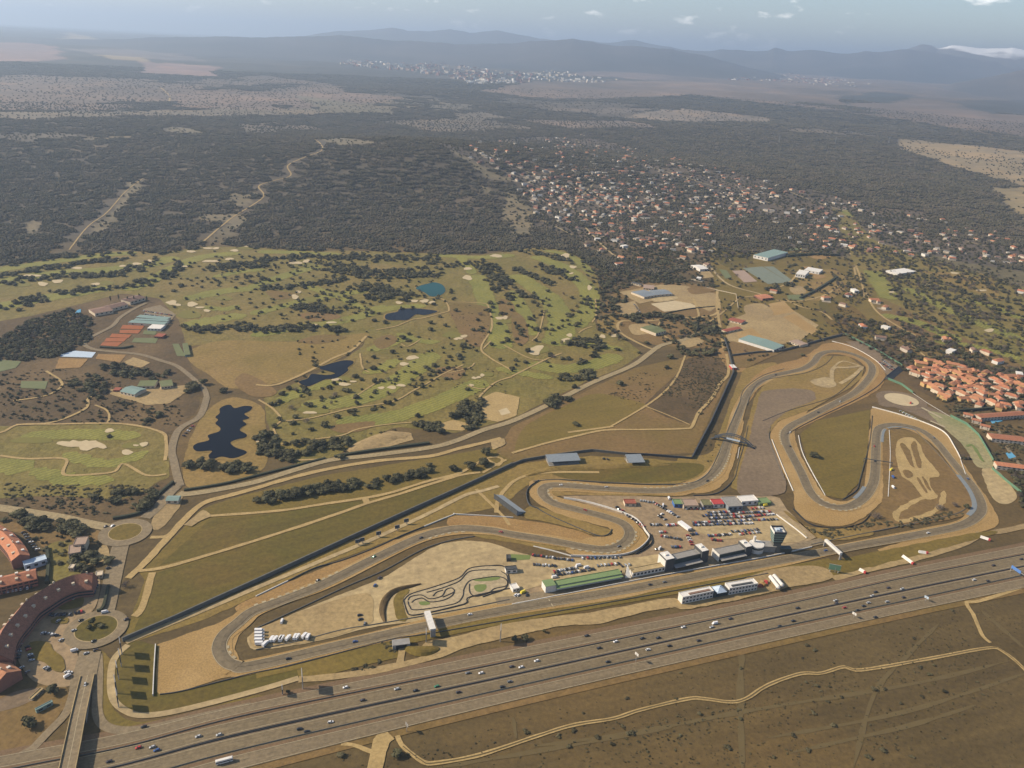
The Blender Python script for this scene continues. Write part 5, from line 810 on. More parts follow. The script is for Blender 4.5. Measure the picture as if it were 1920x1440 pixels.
t, X, Y = block_pair('control_building', 'dark glazed pit building with grey roof and two dark end towers', '1262,1051 1313,1039 1256,1041', 11, 'dgreen')
for sx, w_ in ((-1, 11), (1, 9)):
    x0 = -X-w_ if sx < 0 else X; st = put('stair_tower', MB().box(x0, x0+w_, -Y-3, Y+2, -.3, 15.5), 'dark', t); put('tower_roof', MB().box(x0+.4, x0+w_-.4, -Y-2.6, Y+1.6, 15.51, 15.9).box(x0+3, x0+6, -1, 2.5, 15.9, 17.4), 'roofwhite', st)
put('side_wall', MB().box(-X-11.4, -X-11.03, -Y-2, Y+2, -.3, 14), 'white', t); put('awning', MB().box(-X, X, -Y-7, -Y-.2, 5, 5.4), 'grey', t)
t, X, Y = block_pair('control_building', 'grey roofed pit building with white left gable next to the round drum', '1349,1041 1396,1031 1341,1030', 9, 'dgreen')
put('gable_wall', MB().box(-X-.5, -X-.05, -Y-.5, Y+2, -.3, 9.6), 'white', t); st = put('stair_tower', MB().box(X, X+9, -Y-2, Y+1, -.3, 13), 'dark', t); put('tower_roof', MB().box(X+.5, X+8.5, -Y-1.5, Y+.5, 13.01, 13.4).box(X+2, X+5, 0, 3, 13.4, 15), 'roofwhite', st); put('awning', MB().box(-X, X, -Y-6, -Y-.2, 4.6, 5), 'grey', t)
p = W(1419, 1038); dr = root('round_pavilion', 'round white drum pavilion with slim chimney beside the control tower', 'pavilion', (p[0], p[1]+6, .4))
put('drum', MB().tube((0, 0, -.3), (0, 0, 9), 8.5, n=24), 'white', dr); put('glazing', MB().tube((0, 0, 5.2), (0, 0, 7.4), 8.56, n=24), 'dgreen', dr); put('chimney', MB().tube((-2, 4, 9), (-2, 4, 16), 1.6, n=10), 'white', dr); put('side_roof', MB().box(4, 22, -4, 8, 8.0, 8.4).box(5, 21, -3, 7, -.3, 7.99), 'roofgrey', dr)
# control tower
p = W(1453, 1038); tw = root('control_tower', 'tall race control tower, narrow below and wide above with banded glass floors', 'tower', (p[0]+1, p[1]+6, .4), .05); tw.scale = (.68, .68, .98)
put('shaft', MB().box(-6.5, 6.5, -6.5, 6.5, -.3, 13), 'wallgrey', tw)
def taper(z0, z1, a0, a1, m=0): return MB().add([(-a0, -a0, z0), (a0, -a0, z0), (a0, a0, z0), (-a0, a0, z0), (-a1, -a1, z1), (a1, -a1, z1), (a1, a1, z1), (-a1, a1, z1)], [(0, 1, 5, 4), (1, 2, 6, 5), (2, 3, 7, 6), (3, 0, 4, 7), (4, 5, 6, 7), (3, 2, 1, 0)])
for k in range(4):
    f_ = put('floor', taper(13+k*3.4, 15.0+k*3.4, 7.2+k*.75, 7.6+k*.75), 'dgreen', tw); put('band', taper(15.0+k*3.4, 16.4+k*3.4, 7.9+k*.75, 8.1+k*.75), 'bgreen', f_)
put('roof_wall', MB().box(-10.4, 10.4, -10.4, -9.8, 26.6, 29.5).box(-10.4, 10.4, 9.8, 10.4, 26.6, 29.5).box(-10.4, -9.8, -9.79, 9.79, 26.6, 29.5).box(9.8, 10.4, -9.79, 9.79, 26.6, 29.5), 'dark', tw); put('roof_wall', MB().box(-10.5, -10.41, -10.3, 10.3, 26.6, 29.6), 'white', tw)
put('roof', MB().box(-9.79, 9.79, -9.79, 9.79, 26.6, 27.2), 'roofwhite', tw); put('machine_box', MB().box(-5, 1, -4, 3, 27.2, 29.8).box(2, 5, 2, 6, 27.2, 29), 'palebl', tw)
put('annex', MB().box(-20, -6.6, -2, 12, -.3, 5), 'roofgrey', tw); put('low_wing', MB().box(6.6, 26, -8, 2, -.3, 6), 'dgreen', tw)
# white motorway-side building
t, X, Y, h = building('service_building', 'white flat roofed building beside the motorway, western wing', '1280,1121 1338,1109 1264,1114', 8.5, 'white', 'roofwhite', 2, bays=9); put('roof_light', MB().box(-X+9, X-3, -Y+1.5, -Y+4, 8.82, 9.6), 'brownroof', t); put('apron', MB().box(-X-14, -X-.3, -Y-2, Y+2, -.3, .3), 'sandlot', t)
t, X, Y, h = building('service_building', 'white flat roofed building beside the motorway, eastern wing with louvred roof', '1368,1104 1421,1095 1361,1094', 8.5, 'white', 'roofwhite', 2, bays=9); put('roof_light', MB().box(-X+4, X-5, -Y+1.5, -Y+4, 8.82, 9.6), 'dark', t)
t, X, Y, h = building('link_hall', 'dark glazed link hall between the two white motorway wings', '1339,1113 1366,1108 1333,1103', 6, 'dgreen', 'dark', 1); put('pyramid_roof', MB().add([(-6, -6, 6.3), (6, -6, 6.3), (6, 6, 6.3), (-6, 6, 6.3), (0, 0, 10)], [(0, 1, 4), (1, 2, 4), (2, 3, 4), (3, 0, 4)]), 'palebl', t)
for k, (a, b) in enumerate((((1444, 1082), (1460, 1103)), ((1451, 1080), (1467, 1099)))):
    pa, pb = W(*a, 4), W(*b, 4); c = (pa+pb)/2; ln = np.linalg.norm(pb-pa); ang = math.atan2(pb[1]-pa[1], pb[0]-pa[0])
    q = root('storage_tank', ('left' if k == 0 else 'right')+'-hand of two long white tanks beside the motorway building', 'tank', (c[0], c[1], .4), ang, 'white tanks beside the motorway building')
    put('shell', MB().tube((-ln/2, 0, 4.4), (ln/2, 0, 4.4), 2.1, n=16).tube((ln/2, 0, 4.4), (ln/2+.9, 0, 4.4), 2.1, n=16, r2=.9).tube((-ln/2-.9, 0, 4.4), (-ln/2, 0, 4.4), .9, n=16, r2=2.1), 'white', q)
    for sx in (-.35, .35): put('leg', MB().box(ln*sx-.4, ln*sx+.4, -1.5, 1.5, -.2, 3.2), 'steel', q)
for k, (x, y, m) in enumerate(((1425, 1101, 'rust'), (1432, 1099, 'orange'), (1428, 1095, 'dirt'), (1436, 1094, 'redroof'))):
    p = W(x, y); tag(put('scrap_heap', MB().box(-3, 3, -1.6, 1.6, 0, 1.6).box(-1, 2, -1.2, 2.2, 1.61, 2.6), m, None, (p[0], p[1], .6), .4*k), {'rust': 'rust red', 'orange': 'ochre', 'dirt': 'sand coloured', 'redroof': 'bright red'}[m]+' heap of materials beside the white tanks', 'heap')
# paddock sheds
for lab, s, h, wl, rf in (('green roofed shed with blue front wall', '1265,946 1282,946 1260,937', 5, 'blue', 'greenroof'), ('long shed with tan roof', '1282,949 1310,949 1277,937', 5, 'cream', 'tanroof'), ('shed with olive roof beside the red one', '1319,948 1335,948 1315,938', 5, 'grey', 'olive'), ('shed with bright red roof', '1338,946.4 1358,946 1334,937', 5, 'white', 'redroof'),
                          ('wide grey roofed tent hall', '1366,951 1393,949.5 1351,933', 6, 'bluegrey', 'roofgrey'), ('long white roofed hall', '1391,941.5 1422,939 1379,931.5', 6, 'white', 'roofwhite'), ('low green roofed shelter, easternmost', '1424,945 1446,943 1422,935', 3.5, 'greenroof', 'greenroof'), ('small pale walled hut with brick red roof, set apart', '1172,945 1193,945 1169,937', 4, 'cream', 'rust')):
    building('paddock_shed', lab+' in the upper paddock row', s, h, wl, rf, 1, 'shed', group='sheds along the upper paddock')
building('paddock_hut', 'small dark hut on the green lawn above the kart track', '950,1048 958,1048 950,1041', 4, 'dark', 'dark', 1, 'hut'); building('kart_clubhouse', 'white open kart clubhouse hut at the corner of the kart track', '949,1070 970,1068 947,1063', 4.5, 'white', 'dark', 1, 'hut'); building('kart_stand', 'low white shed below the kart clubhouse', '962,1106 974,1103 960,1096', 4, 'white', 'roofwhite', 1, 'shed')
sheet('infield_grass', '958,1040 995,1042 993,1050 956,1052', 'turf', 4, False)
# grandstands and screens
for lab, s, h in (('longer roofed grandstand with grey canopy above the upper straight', '1029,866 1089,862.5 1029,853', 7), ('shorter roofed grandstand with grey canopy above the upper straight', '1180,867 1210,866 1176,853', 7)):
    x, y, w_, d, r = rect(*P3(s), h); t = root('grandstand', lab, 'grandstand', (x, y, .3), r, 'roofed grandstands of the circuit'); X, Y = w_/2, d/2
    put('roof', MB().add([(-X, -Y, h-1), (X, -Y, h-1), (X, Y, h+.4), (-X, Y, h+.4), (-X, -Y, h-.7), (X, -Y, h-.7), (X, Y, h+.7), (-X, Y, h+.7)], [(3, 2, 1, 0), (4, 5, 6, 7), (0, 1, 5, 4), (1, 2, 6, 5), (2, 3, 7, 6), (3, 0, 4, 7)]), 'bluegrey', t)
    m = MB()
    for k in range(6): m.box(-X+1, X-1, -Y+k*d/6.5, -Y+(k+1)*d/6.5-.02, -.2, .6+k*.6)
    put('seating_tier', m, 'grey', t)
    for k in range(7): put('post', MB().box(-X+k*(w_-1)/6, -X+k*(w_-1)/6+.5, Y-1, Y-.5, -.2, h+.3), 'steel', t)
x, y, w_, d, r = rect((970, 963), (986, 957), (967, 917), 3); t = root('grandstand', 'open blue grey grandstand at the outside of the left hairpin', 'grandstand', (x, y, .3), r); m = MB()
for k in range(7): m.box(w_/2-(k+1)*w_/7, w_/2-k*w_/7-.02, -d/2, d/2, -.2, .8+k*.75)
put('seating_tier', m, 'bluegrey', t); put('back_wall', MB().box(-w_/2-.5, -w_/2-.02, -d/2, d/2, -.2, 7), 'dark', t)
x, y, w_, d, r = rect((1672, 709), (1695, 690), (1667, 702), 5); t = root('grandstand', 'dark steep stand at the corner of the green windbreak', 'grandstand', (x, y, .3), r); put('seating_tier', MB().add([(-w_/2, -d/2, 0), (w_/2, -d/2, 0), (w_/2, d/2, 0), (-w_/2, d/2, 0), (w_/2, d/2, 6), (-w_/2, d/2, 6)], [(0, 1, 4, 5), (1, 2, 4), (3, 0, 5), (2, 3, 5, 4)]), 'dark', t); put('back_wall', MB().box(-w_/2, w_/2, d/2+.02, d/2+.5, -.2, 6.4), 'wallgrey', t)
# arched footbridge and gantries
a, b = W(1347, 818, 6.5), W(1404, 832, 6.5); c = (a+b)/2; ln = np.linalg.norm(b-a); ang = math.atan2(b[1]-a[1], b[0]-a[0]); t = root('arch_bridge', 'black arched footbridge spanning the race track', 'footbridge', (c[0], c[1], .4), ang)
put('deck', MB().box(-ln/2+2, ln/2-2, -2.2, 2.2, 5.6, 6.3), 'dark', t)
for sy in (-2.6, 2.6):
    m = MB(); n = 16; q = [(-ln/2-6+(ln+12)*k/n, sy, 3.2+11*(1-(2*k/n-1)**2)) for k in range(n+1)]
    for k in range(n): m.tube(q[k], q[k+1], .75, n=6)
    ar = put('arch', m, 'billb', t); m = MB()
    for k in range(3, n-2): m.tube((q[k][0], sy, 6.2), q[k], .16, n=4)
    put('hangers', m, 'dark', ar)
put('panel', MB().box(-ln*.22, ln*.22, -2.75, -2.62, 6.4, 9.0), 'palebl', t)
for sx in (-1, 1): put('stair', MB().add([(sx*(ln/2-2), -2, 5.6), (sx*(ln/2-2), 2, 5.6), (sx*(ln/2+11), 2, -.2), (sx*(ln/2+11), -2, -.2), (sx*(ln/2-2), -2, 4.6), (sx*(ln/2-2), 2, 4.6)], [(0, 1, 2, 3), (4, 5, 1, 0), (3, 2, 5, 4), (0, 3, 4), (1, 5, 2)]), 'dark', t)
for lab, a, b, wd, hh, th in (('white advertising gantry bridge over the straight by the kart track', (801, 1147), (812, 1181), 5.5, 8.5, 1.6), ('white advertising gantry over the straight near the control tower', (1548, 1013), (1577, 1039), 3.2, 8, 2.6)):
    p, q = W(*a, hh), W(*b, hh); c = (p+q)/2; ln = np.linalg.norm(q-p); ang = math.atan2(q[1]-p[1], q[0]-p[0]); t = root('gantry', lab, 'gantry', (c[0], c[1], .4), ang)
    put('beam', MB().box(-ln/2, ln/2, -wd/2, wd/2, hh-th/2, hh+th/2), 'white', t); put('walkway', MB().box(-ln/2+.5, ln/2-.5, -wd/2-.8, -wd/2-.05, hh-th/2, hh-th/2+.3), 'steel', t)
    for sx in (-1, 1): put('leg', MB().box(sx*ln/2-.5, sx*ln/2+.5, -wd/2+.3, wd/2-.3, -.3, hh-th/2-.01), 'steel', t)
p, q = W(1620, 861, 5), W(1673, 869, 5); c = (p+q)/2; ln = np.linalg.norm(q-p); t = root('gantry', 'thin dark lattice gantry over the eastern track leg', 'gantry', (c[0], c[1], .4), math.atan2(q[1]-p[1], q[0]-p[0])); put('beam', MB().box(-ln/2, ln/2, -.5, .5, 5.5, 6.3), 'dark', t)
for sx in (-1, 1): put('leg', MB().box(sx*ln/2-.3, sx*ln/2+.3, -.4, .4, -.3, 5.5), 'dark', t)
# boards
def billboard(label, base, hgt, bw, bh, m='billb', ang=None, group=None, legs=1):
    p = W(*base); a = math.atan2(p[1], p[0]) if ang is None else ang; t = root('billboard', label, 'billboard', (p[0], p[1], .2), a, group)
    put('panel', MB().box(-bw/2, bw/2, -.35, .35, hgt-bh/2, hgt+bh/2), m, t); put('frame', MB().box(-bw/2-.2, bw/2+.2, -.2, .2, hgt+bh/2+.01, hgt+bh/2+.4).box(-bw/2-.2, bw/2+.2, -.2, .2, hgt-bh/2-.4, hgt-bh/2-.01), 'steel', t)
    for k in range(legs): put('pole', MB().tube((0 if legs == 1 else (-1+2*k)*bw*.35, 0, -.3), (0 if legs == 1 else (-1+2*k)*bw*.35, 0, hgt-bh/2-.4), .45), 'steel', t)
    put('ladder', MB().box(.8, 1.2, -.5, -.36, 1, hgt), 'steel', t); return t
for k, (x, y) in enumerate(((229, 1228), (228, 1251), (223, 1274), (220, 1301), (223, 1327))): billboard(('first', 'second', 'third', 'fourth', 'fifth')[k]+' from the roundabout in the row of tall billboards beside the left gravel trap', (x, y), 12.5, 9.5, 8, group='tall billboards beside the left gravel trap')
billboard('tall billboard on the motorway bank left of the dirt road fork', (568, 1292), 14, 11, 7.5, 'steel'); billboard('tall billboard on the motorway bank near the dark trees', (938, 1203), 13, 10, 7.5, 'steel'); billboard('billboard on two legs beside the underpass, below the white gantry', (799, 1205), 9, 9, 8, 'steel'); billboard('low small billboard on the bank edge by the service road', (530, 1303), 6, 6, 4.5)
for k, (x, y) in enumerate(((671, 1022), (679, 1019), (710, 1007), (745, 995), (762, 983))): billboard(('first', 'second', 'third', 'fourth', 'fifth')[k]+' dark board counted from the left along the track beside the perimeter wall', (x, y), 5, 5.5, 4, ang=.45, group='dark boards beside the perimeter wall')
billboard('green board with slanted top beside the eastern straight', (1563, 1074), 7, 12, 6.5, 'fencegreen', ang=-.25, legs=2)
for lab, a, b in (('long white board with red end lying by the eastern grass verge', (1692, 1043), (1710, 1056)), ('short white and red board on the grass below the gantry', (1611, 1068), (1620, 1073)), ('white board on the verge near the sharp corner', (1838, 1007), (1853, 1012)), ('pale low board on the grass beside the gravel run off', (1722, 1035), (1736, 1037))):
    p, q = W(*a, 1), W(*b, 1); c = (p+q)/2; ln = np.linalg.norm(q-p); t = root('advert_board', lab, 'board', (c[0], c[1], .5), math.atan2(q[1]-p[1], q[0]-p[0])); put('panel', MB().add([(-ln/2, -1.6, .2), (ln/2, -1.6, .2), (ln/2, .6, 2.8), (-ln/2, .6, 2.8), (ln/2, .9, .2), (-ln/2, .9, .2)], [(0, 1, 2, 3), (1, 4, 2), (0, 3, 5), (4, 5, 3, 2)]), 'white', t); put('end_panel', MB().box(ln/2+.02, ln/2+2.2, -1.5, .8, .2, 2.6), 'redroof', t)
for lab, x, y, m, hh in (('white sign on a tall post in the motorway divider', 1192, 1242, 'white', 10), ('small white sign on a post in the far right motorway divider', 1735, 1128, 'palebl', 6), ('small white post sign between the carriageways near the red car', 1600, 1159, 'white', 6), ('tall slim signpost at the edge of the lower dry field', 763, 1372, 'steel', 8)):
    p = W(x, y); t = root('road_sign', lab, 'road sign', (p[0], p[1], .8), 2.2); put('panel', MB().box(-2.2, 2.2, -.15, .15, hh-2.6, hh), m, t); put('pole', MB().tube((0, .2, -.3), (0, .2, hh-.3), .22), 'steel', t)
p, q = W(1896, 1064, 6), W(1925, 1084, 6); c = (p+q)/2; ln = np.linalg.norm(q-p); t = root('road_sign', 'blue and white overhead road sign across the motorway', 'road sign', (c[0], c[1], .8), math.atan2(q[1]-p[1], q[0]-p[0])); put('panel', MB().box(-ln/2, ln*.1, -.2, .2, 5, 8.5), 'signblue', t); put('beam', MB().box(-ln/2, ln/2, .25, .7, 6, 6.6), 'steel', t)
for sx in (-1, 1): put('pole', MB().box(sx*ln/2-.3, sx*ln/2+.3, .25, .7, -.3, 5.99), 'steel', t)
# ------------------------------------------------------------------ walls, rails, hedges
wall_run('perimeter_wall', '230,1203 330,1160 480,1092 667,1006 750,968 855,921 960,873', 4.6, 1.4, 'wallgrey', 'long dark perimeter wall between the grass field and the race track', 'wall'); wall_run('perimeter_wall', '960,873 980,865 1027,857 1085,849 1110,846 1175,853', 3.6, 1.0, 'wallgrey', 'perimeter wall behind the roofed grandstands', 'wall'); wall_run('perimeter_wall', '1175,853 1212,854 1297,861', 3.4, .8, 'dark', 'dark board fence right of the grandstands', 'fence'); wall_run('perimeter_wall', '1297,861 1332,795 1375,700 1367,665 1358,637', 4.6, 1.6, 'dark', 'dark perimeter wall along the scrub meadow', 'wall')
wall_run('perimeter_wall', '1372,668 1420,662 1460,660 1500,650 1545,637 1583,628', 4, 1.0, 'wallgrey', 'dark wall behind the upper bend of the circuit', 'wall')
for lab, s, h in (('white safety barrier outside the long left bend', '480,1119 540,1090', 1.4), ('white safety barrier at the entry of the middle bend', '795,988 850,966 858,965 962,971', 1.4), ('white wall round the outside of the paddock hairpin', '1057,935 1110,945 1185,970 1210,997 1216,1012 1190,1035 1147,1044 1070,1044', 2.6), ('white rail along the outside of the middle infield bend', '1447,825 1467,875 1487,921', 1.4), ('white rail inside the eastern infield leg', '1667,807 1669,855 1665,932', 1.2), ('white rail around the western edge of the grassy infield', '1497,817 1507,855 1547,930', 1.1),
                  ('long white wall outside the eastern bend', '1635,764 1690,779 1740,796 1772,813 1790,840 1801,861', 2.0), ('white rail between the upper bend and the service yard', '1560,640 1600,652 1640,675 1660,695', 1.2), ('pit wall with pale top along the pit lane', '960,1134 1085,1110 1185,1090 1310,1067 1440,1044 1522,1026', 1.3), ('white wall at the end of the left gravel trap', '292,1211 289,1260 287,1306', 2.6), ('low white rail beside the lower paddock', '1000,1025 1035,1033 1070,1043', 1.2), ('white fence beside the paddock exit road', '1455,966 1490,992 1512,1010', 2.0),
                  ('short white rail beside the arch bridge', '1386,840 1383,860', 1.4), ('white rail beyond the eastern bend', '1801,863 1810,890', 1.2)):
    wall_run('safety_barrier', s, h, .7, 'white', lab, 'barrier', True)
for lab, s, h, m in (('dark guard rail on the outside of the long left bend', '540,1090 592,1065 640,1052 705,1027 755,1004 795,988', 1.3, 'dark'), ('dark guard rail below the main straight', '300,1303 340,1297 420,1277 480,1262 552,1247 730,1201 805,1189 960,1162 1160,1127 1300,1102 1440,1076', 1.2, 'dark'), ('dark guard rail between paddock yard and main straight', '480,1219 560,1203 640,1182 700,1172 770,1160 880,1140 955,1125', 1.2, 'wallgrey'), ('dark tyre wall around the tip of the grassy infield', '1635,780 1630,830 1612,900 1605,920 1580,937', 1.3, 'dark'), ('dark tyre wall outside the lower infield bend', '1487,955 1515,981 1545,990 1580,991 1615,982 1632,965', 1.8, 'tyre'),
                     ('dark guard rail inside the left hairpin', '1003,952 1030,967 1070,985 1120,1005 1140,1003 1147,993', 1.5, 'dark'), ('guard rail along the upper straight above the track', '1000,903 1050,900 1150,906 1270,909 1320,895 1345,855 1365,805 1385,760 1395,730 1430,705 1470,692', 1.3, 'wallgrey'), ('dark fence around the outside of the left hairpin', '1010,902 992,915 987,930 993,948 1010,955', 2.2, 'dark'), ('guard rail on the right side of the straight under the arch bridge', '1402,800 1396,830 1384,870 1375,900 1345,925 1300,930', 1.2, 'dark'), ('rail between the yard and the long left bend', '482,1178 560,1142 650,1100 720,1070 790,1032 840,1015 890,1006', 1.0, 'wallgrey'),
                     ('guard rail inside the upper loop', '1400,760 1420,720 1460,708 1510,700 1545,685 1562,668', 1.2, 'dark'), ('guard rail between the two upper track legs', '1430,790 1480,770 1560,745 1600,712 1615,695', 1.2, 'dark'), ('dark rail along the eastern upper leg', '1475,815 1520,790 1600,752 1645,725 1662,705', 1.3, 'dark'), ('dark rail inside the eastern loop', '1670,806 1700,802 1720,812 1775,870 1815,920', 1.0, 'wallgrey'), ('guard rail before the sharp eastern corner', '1520,1022 1600,1005 1700,985 1790,965 1815,950', 1.2, 'wallgrey'), ('tyre wall at the paddock hairpin', '1219,1002 1222,1018 1210,1030 1192,1040', 2.2, 'tyre'),
                     ('guard rail along the western run off of the infield bend', '1445,800 1442,822 1455,862 1470,900', 1.0, 'wallgrey')):
    wall_run('guard_rail', s, h, .6, m, lab, 'guard rail', True)
for i, (e, o_, lab) in enumerate(((1, 3, 'steel guard rail in the upper motorway divider'), (3, 1.6, 'upper steel rail of the motorway median'), (4, -1.6, 'lower steel rail of the motorway median'), (5, -1.2, 'steel guard rail in the lower motorway divider'))):
    wall_run('guard_rail', offset_line(EL[e], -o_)+np.array([0, 0, .8]), .95, .35, 'dark' if e in (3, 4) else 'wallgrey', lab, 'guard rail')
for lab, s, m, h in (('upper green windbreak fence beside the service yard', '1585,627 1640,655 1692,686', 'fencegreen', 3.5), ('middle green windbreak fence beside the helipad', '1665,712 1690,722 1712,738', 'fencegreen', 4.5), ('white boarded fence above the helipad', '1712,738 1740,757 1782,782', 'white', 1.6), ('eastern green windbreak fence above the paved strip', '1782,782 1812,797 1835,818 1863,866', 'fencegreen', 5), ('lower green windbreak fence near the row houses', '1860,880 1885,902 1915,926', 'fencegreen', 4.5)):
    wall_run('windbreak_fence', s, h, .5, m, lab, 'fence', lean=-1.2)
for lab, s, w_, h in (('clipped dark hedge along the curved country road, western piece', '345,920 420,908 480,893 555,874 610,860', 3, 2.2), ('clipped dark hedge below the bare earth mound', '627,858 692,847 805,832', 4, 3), ('dark hedge from the upper roundabout up to the gatehouse', '212,974 265,962 290,935 325,905', 3, 3), ('dark hedge beside the lower street', '204,1100 194,1140 182,1148', 2.5, 3), ('dark hedge around the apartment lawn', '88,1028 91,1060 88,1095', 3, 3), ('clipped hedge below the equestrian arena', '1240,590 1290,580 1340,575', 2, 2), ('hedge along the clay courts', '188,652 225,654 250,650', 3, 3), ('tall hedge behind the school', '1475,482 1530,478 1572,480', 6, 6), ('dark hedge of the row house gardens', '1795,772 1850,768 1920,763', 4, 4), ('dark hedge between riding ground and track', '1500,560 1530,545 1570,520', 5, 4)):
    wall_run('hedge', s, h, w_, 'hedge', lab, 'hedge', True)
wall_run('garden_wall', '1325,540 1380,552 1384,578', 1.6, .5, 'cream', 'pale wall around the equestrian centre', 'wall')
for lab, s in (('outer dark tyre wall of the kart track', '757,1127 762,1145 769,1154 792,1152 855,1138 875,1131 882,1120 958,1104'), ('upper dark tyre wall of the kart track', '757,1127 770,1115 812,1102 860,1085 880,1067 917,1062 947,1065 957,1102'), ('tyre wall around the western kart island', '765,1127 770,1120 790,1117 806,1124 828,1119 836,1107 847,1104 851,1111 830,1121'), ('tyre wall along the middle kart lanes', '765,1129 768,1138 781,1145 850,1134 867,1120 870,1105 881,1090 906,1085'), ('tyre wall of the inner western kart lane', '772,1131 778,1126 792,1123 806,1130 830,1127 845,1120 852,1112'), ('tyre wall of the northern kart lane', '800,1112 822,1106 845,1098 862,1090 878,1074 900,1070 930,1070'), ('tyre wall of the eastern kart lane', '905,1120 925,1113 945,1106 952,1096 950,1080 940,1073'), ('short tyre wall across the kart infield', '812,1119 818,1112 830,1108'), ('tyre wall around the green kart island', '880,1096 881,1112 892,1119 917,1112 927,1105 950,1099 948,1087 930,1082 900,1086')):
    wall_run('tyre_wall', s, 1.2, 1.0, 'tyre', lab, 'tyre wall', True)
# earth bank by the kart track and bare mounds: low long heaps
def mound(label, s, h, w_, m):
    P = resample(line(s), 4); o0 = P[0].copy(); n = len(P); mb = MB(); V = []
    for k, q in enumerate(P):
        T = (P[min(k+1, n-1)]-P[max(k-1, 0)])[:2]; T /= np.linalg.norm(T)+1e-9; e = math.sin(math.pi*(k+.5)/n)**.5
        for j in range(7):
            u = j/3-1; hh = h*e*max(0, 1-u*u)*(1+.25*math.sin(k*.35+j*.8)); V.append((q[0]-o0[0]-T[1]*u*w_/2*e, q[1]-o0[1]+T[0]*u*w_/2*e, hh+.05))
    mb.add(V, [(k*7+j+1, k*7+j, (k+1)*7+j, (k+1)*7+j+1) for k in range(n-1) for j in range(6)]); return tag(put('earth_bank', mb, m, None, (o0[0], o0[1], .5)), label, 'earth bank')
mound('curved dark earth bank beside the kart track', '722,1168 717,1145 725,1122 745,1107 795,1094', 2.4, 8, 'scrub'); mound('pale bare earth mound below the golf course', '655,845 695,832 735,818 765,820', 2.2, 34, 'sandlot'); mound('grassy bank on the outside of the upper straight', '985,893 1040,880 1150,874 1260,872', 3, 16, 'drygrass'); mound('grassy bank by the underpass', '760,1215 790,1222 830,1216', 4, 14, 'field')
# underpass below the straight
p = W(752, 1212); t = root('underpass', 'concrete underpass mouth below the main straight', 'underpass', (p[0], p[1], .3), .25); put('portal', MB().box(-8, -5, -4, 4, -.2, 4.5).box(5, 8, -4, 4, -.2, 4.5).box(-8, 8, -4, 4, 4.51, 5.2), 'grey', t); put('opening', MB().box(-4.98, 4.98, -3.5, -3.2, -.2, 4.5), 'tyre', t)
# ------------------------------------------------------------------ motorway overpass
lz = (.95, 3.5, 6.5, 7.2, 7.2, 7.2); le = L('151,1268 141,1308 131,1350 121,1395 111,1440 97,1500'); re = L('177,1264 168,1306 160,1345 152,1390 142,1440 129,1500')
A = smooth(np.array([W(p[0], p[1], z) for p, z in zip(le, lz)]), False, 4); B = smooth(np.array([W(p[0], p[1], z) for p, z in zip(re, lz)]), False, 4); o0 = A[0].copy(); n = len(A); t = root('overpass', 'concrete road overpass crossing the motorway at the lower roundabout', 'bridge', (o0[0], o0[1], 0))
q = lambda P, dz: [(p[0]-o0[0], p[1]-o0[1], p[2]+dz) for p in P]
put('deck', MB().add(q(A, 0)+q(B, 0)+q(A, -1.3)+q(B, -1.3), [f for i in range(n-1) for f in ((i, i+1, n+i+1, n+i)[::-1], (2*n+i, 2*n+i+1, 3*n+i+1, 3*n+i), (i, 2*n+i, 2*n+i+1, i+1)[::-1], (n+i, n+i+1, 3*n+i+1, 3*n+i)[::-1])]), 'street', t)
for P, m in ((A, 0), (B, 0)):
    w_ = wall_run('parapet', P-np.array([0, 0, 0.]), 1.1, .5, 'pale', None, None); w_.parent = t; w_.location = tuple(P[0]-o0*np.array([1, 1, 0]))
    tk = MB(); k2 = 9; tk.add(q(P[:k2], -1.31)+[(p[0]-o0[0], p[1]-o0[1], -.1) for p in P[:k2]], [(i, i+1, k2+i+1, k2+i) for i in range(k2-1)]); put('abutment', tk, 'grey', t)
for k in (11, 14, 17):
    if k < n: c = (A[k]+B[k])/2-o0; put('pier', MB().box(-4, 4, -.7, .7, -.1, A[k][2]-1.32), 'grey', t, (c[0], c[1], 0), math.atan2(*(B[k]-A[k])[[1, 0]]))
band('road_marking', offset_line((A+B)/2, .2), offset_line((A+B)/2, -.2), 'paint', 5, dz=.03)
# ------------------------------------------------------------------ houses
def house_mesh(w_, d, h, wm, rm, kind):
    wl = MB().box(-w_/2, w_/2, -d/2, d/2, -1.5, h); rf = MB()
    if kind == 'flat': rf.box(-w_/2-.2, w_/2+.2, -d/2-.2, d/2+.2, h+.01, h+.5)
    else: rf.gable(-w_/2-.6, w_/2+.6, -d/2-.6, d/2+.6, h+.02, h+d*.24, 0, w_*.28 if kind == 'hip' else 0)
    if kind == 'L':
        wl.box(w_*.12, w_*.5, -d*1.05, -d/2-.01, -1.5, h*.8); rf.gable(w_*.08, w_*.54, -d*1.12, -d/2+.2, h*.8+.02, h*.8+d*.2, 0, w_*.1)
    return mesh('house_wall', wl.v, wl.f, None, (wm,)), mesh('house_roof', rf.v, rf.f, None, (rm,))
HT = {}
WN = dict(white='white', cream='pale', wallpale='pale', wallyellow='yellow', brick='brick', bluegrey='grey'); RN = dict(terra='terracotta roof', terra2='orange roof', brownroof='brown roof', roofwhite='flat white roof', palero='flat pale roof', roofgrey='flat grey roof')
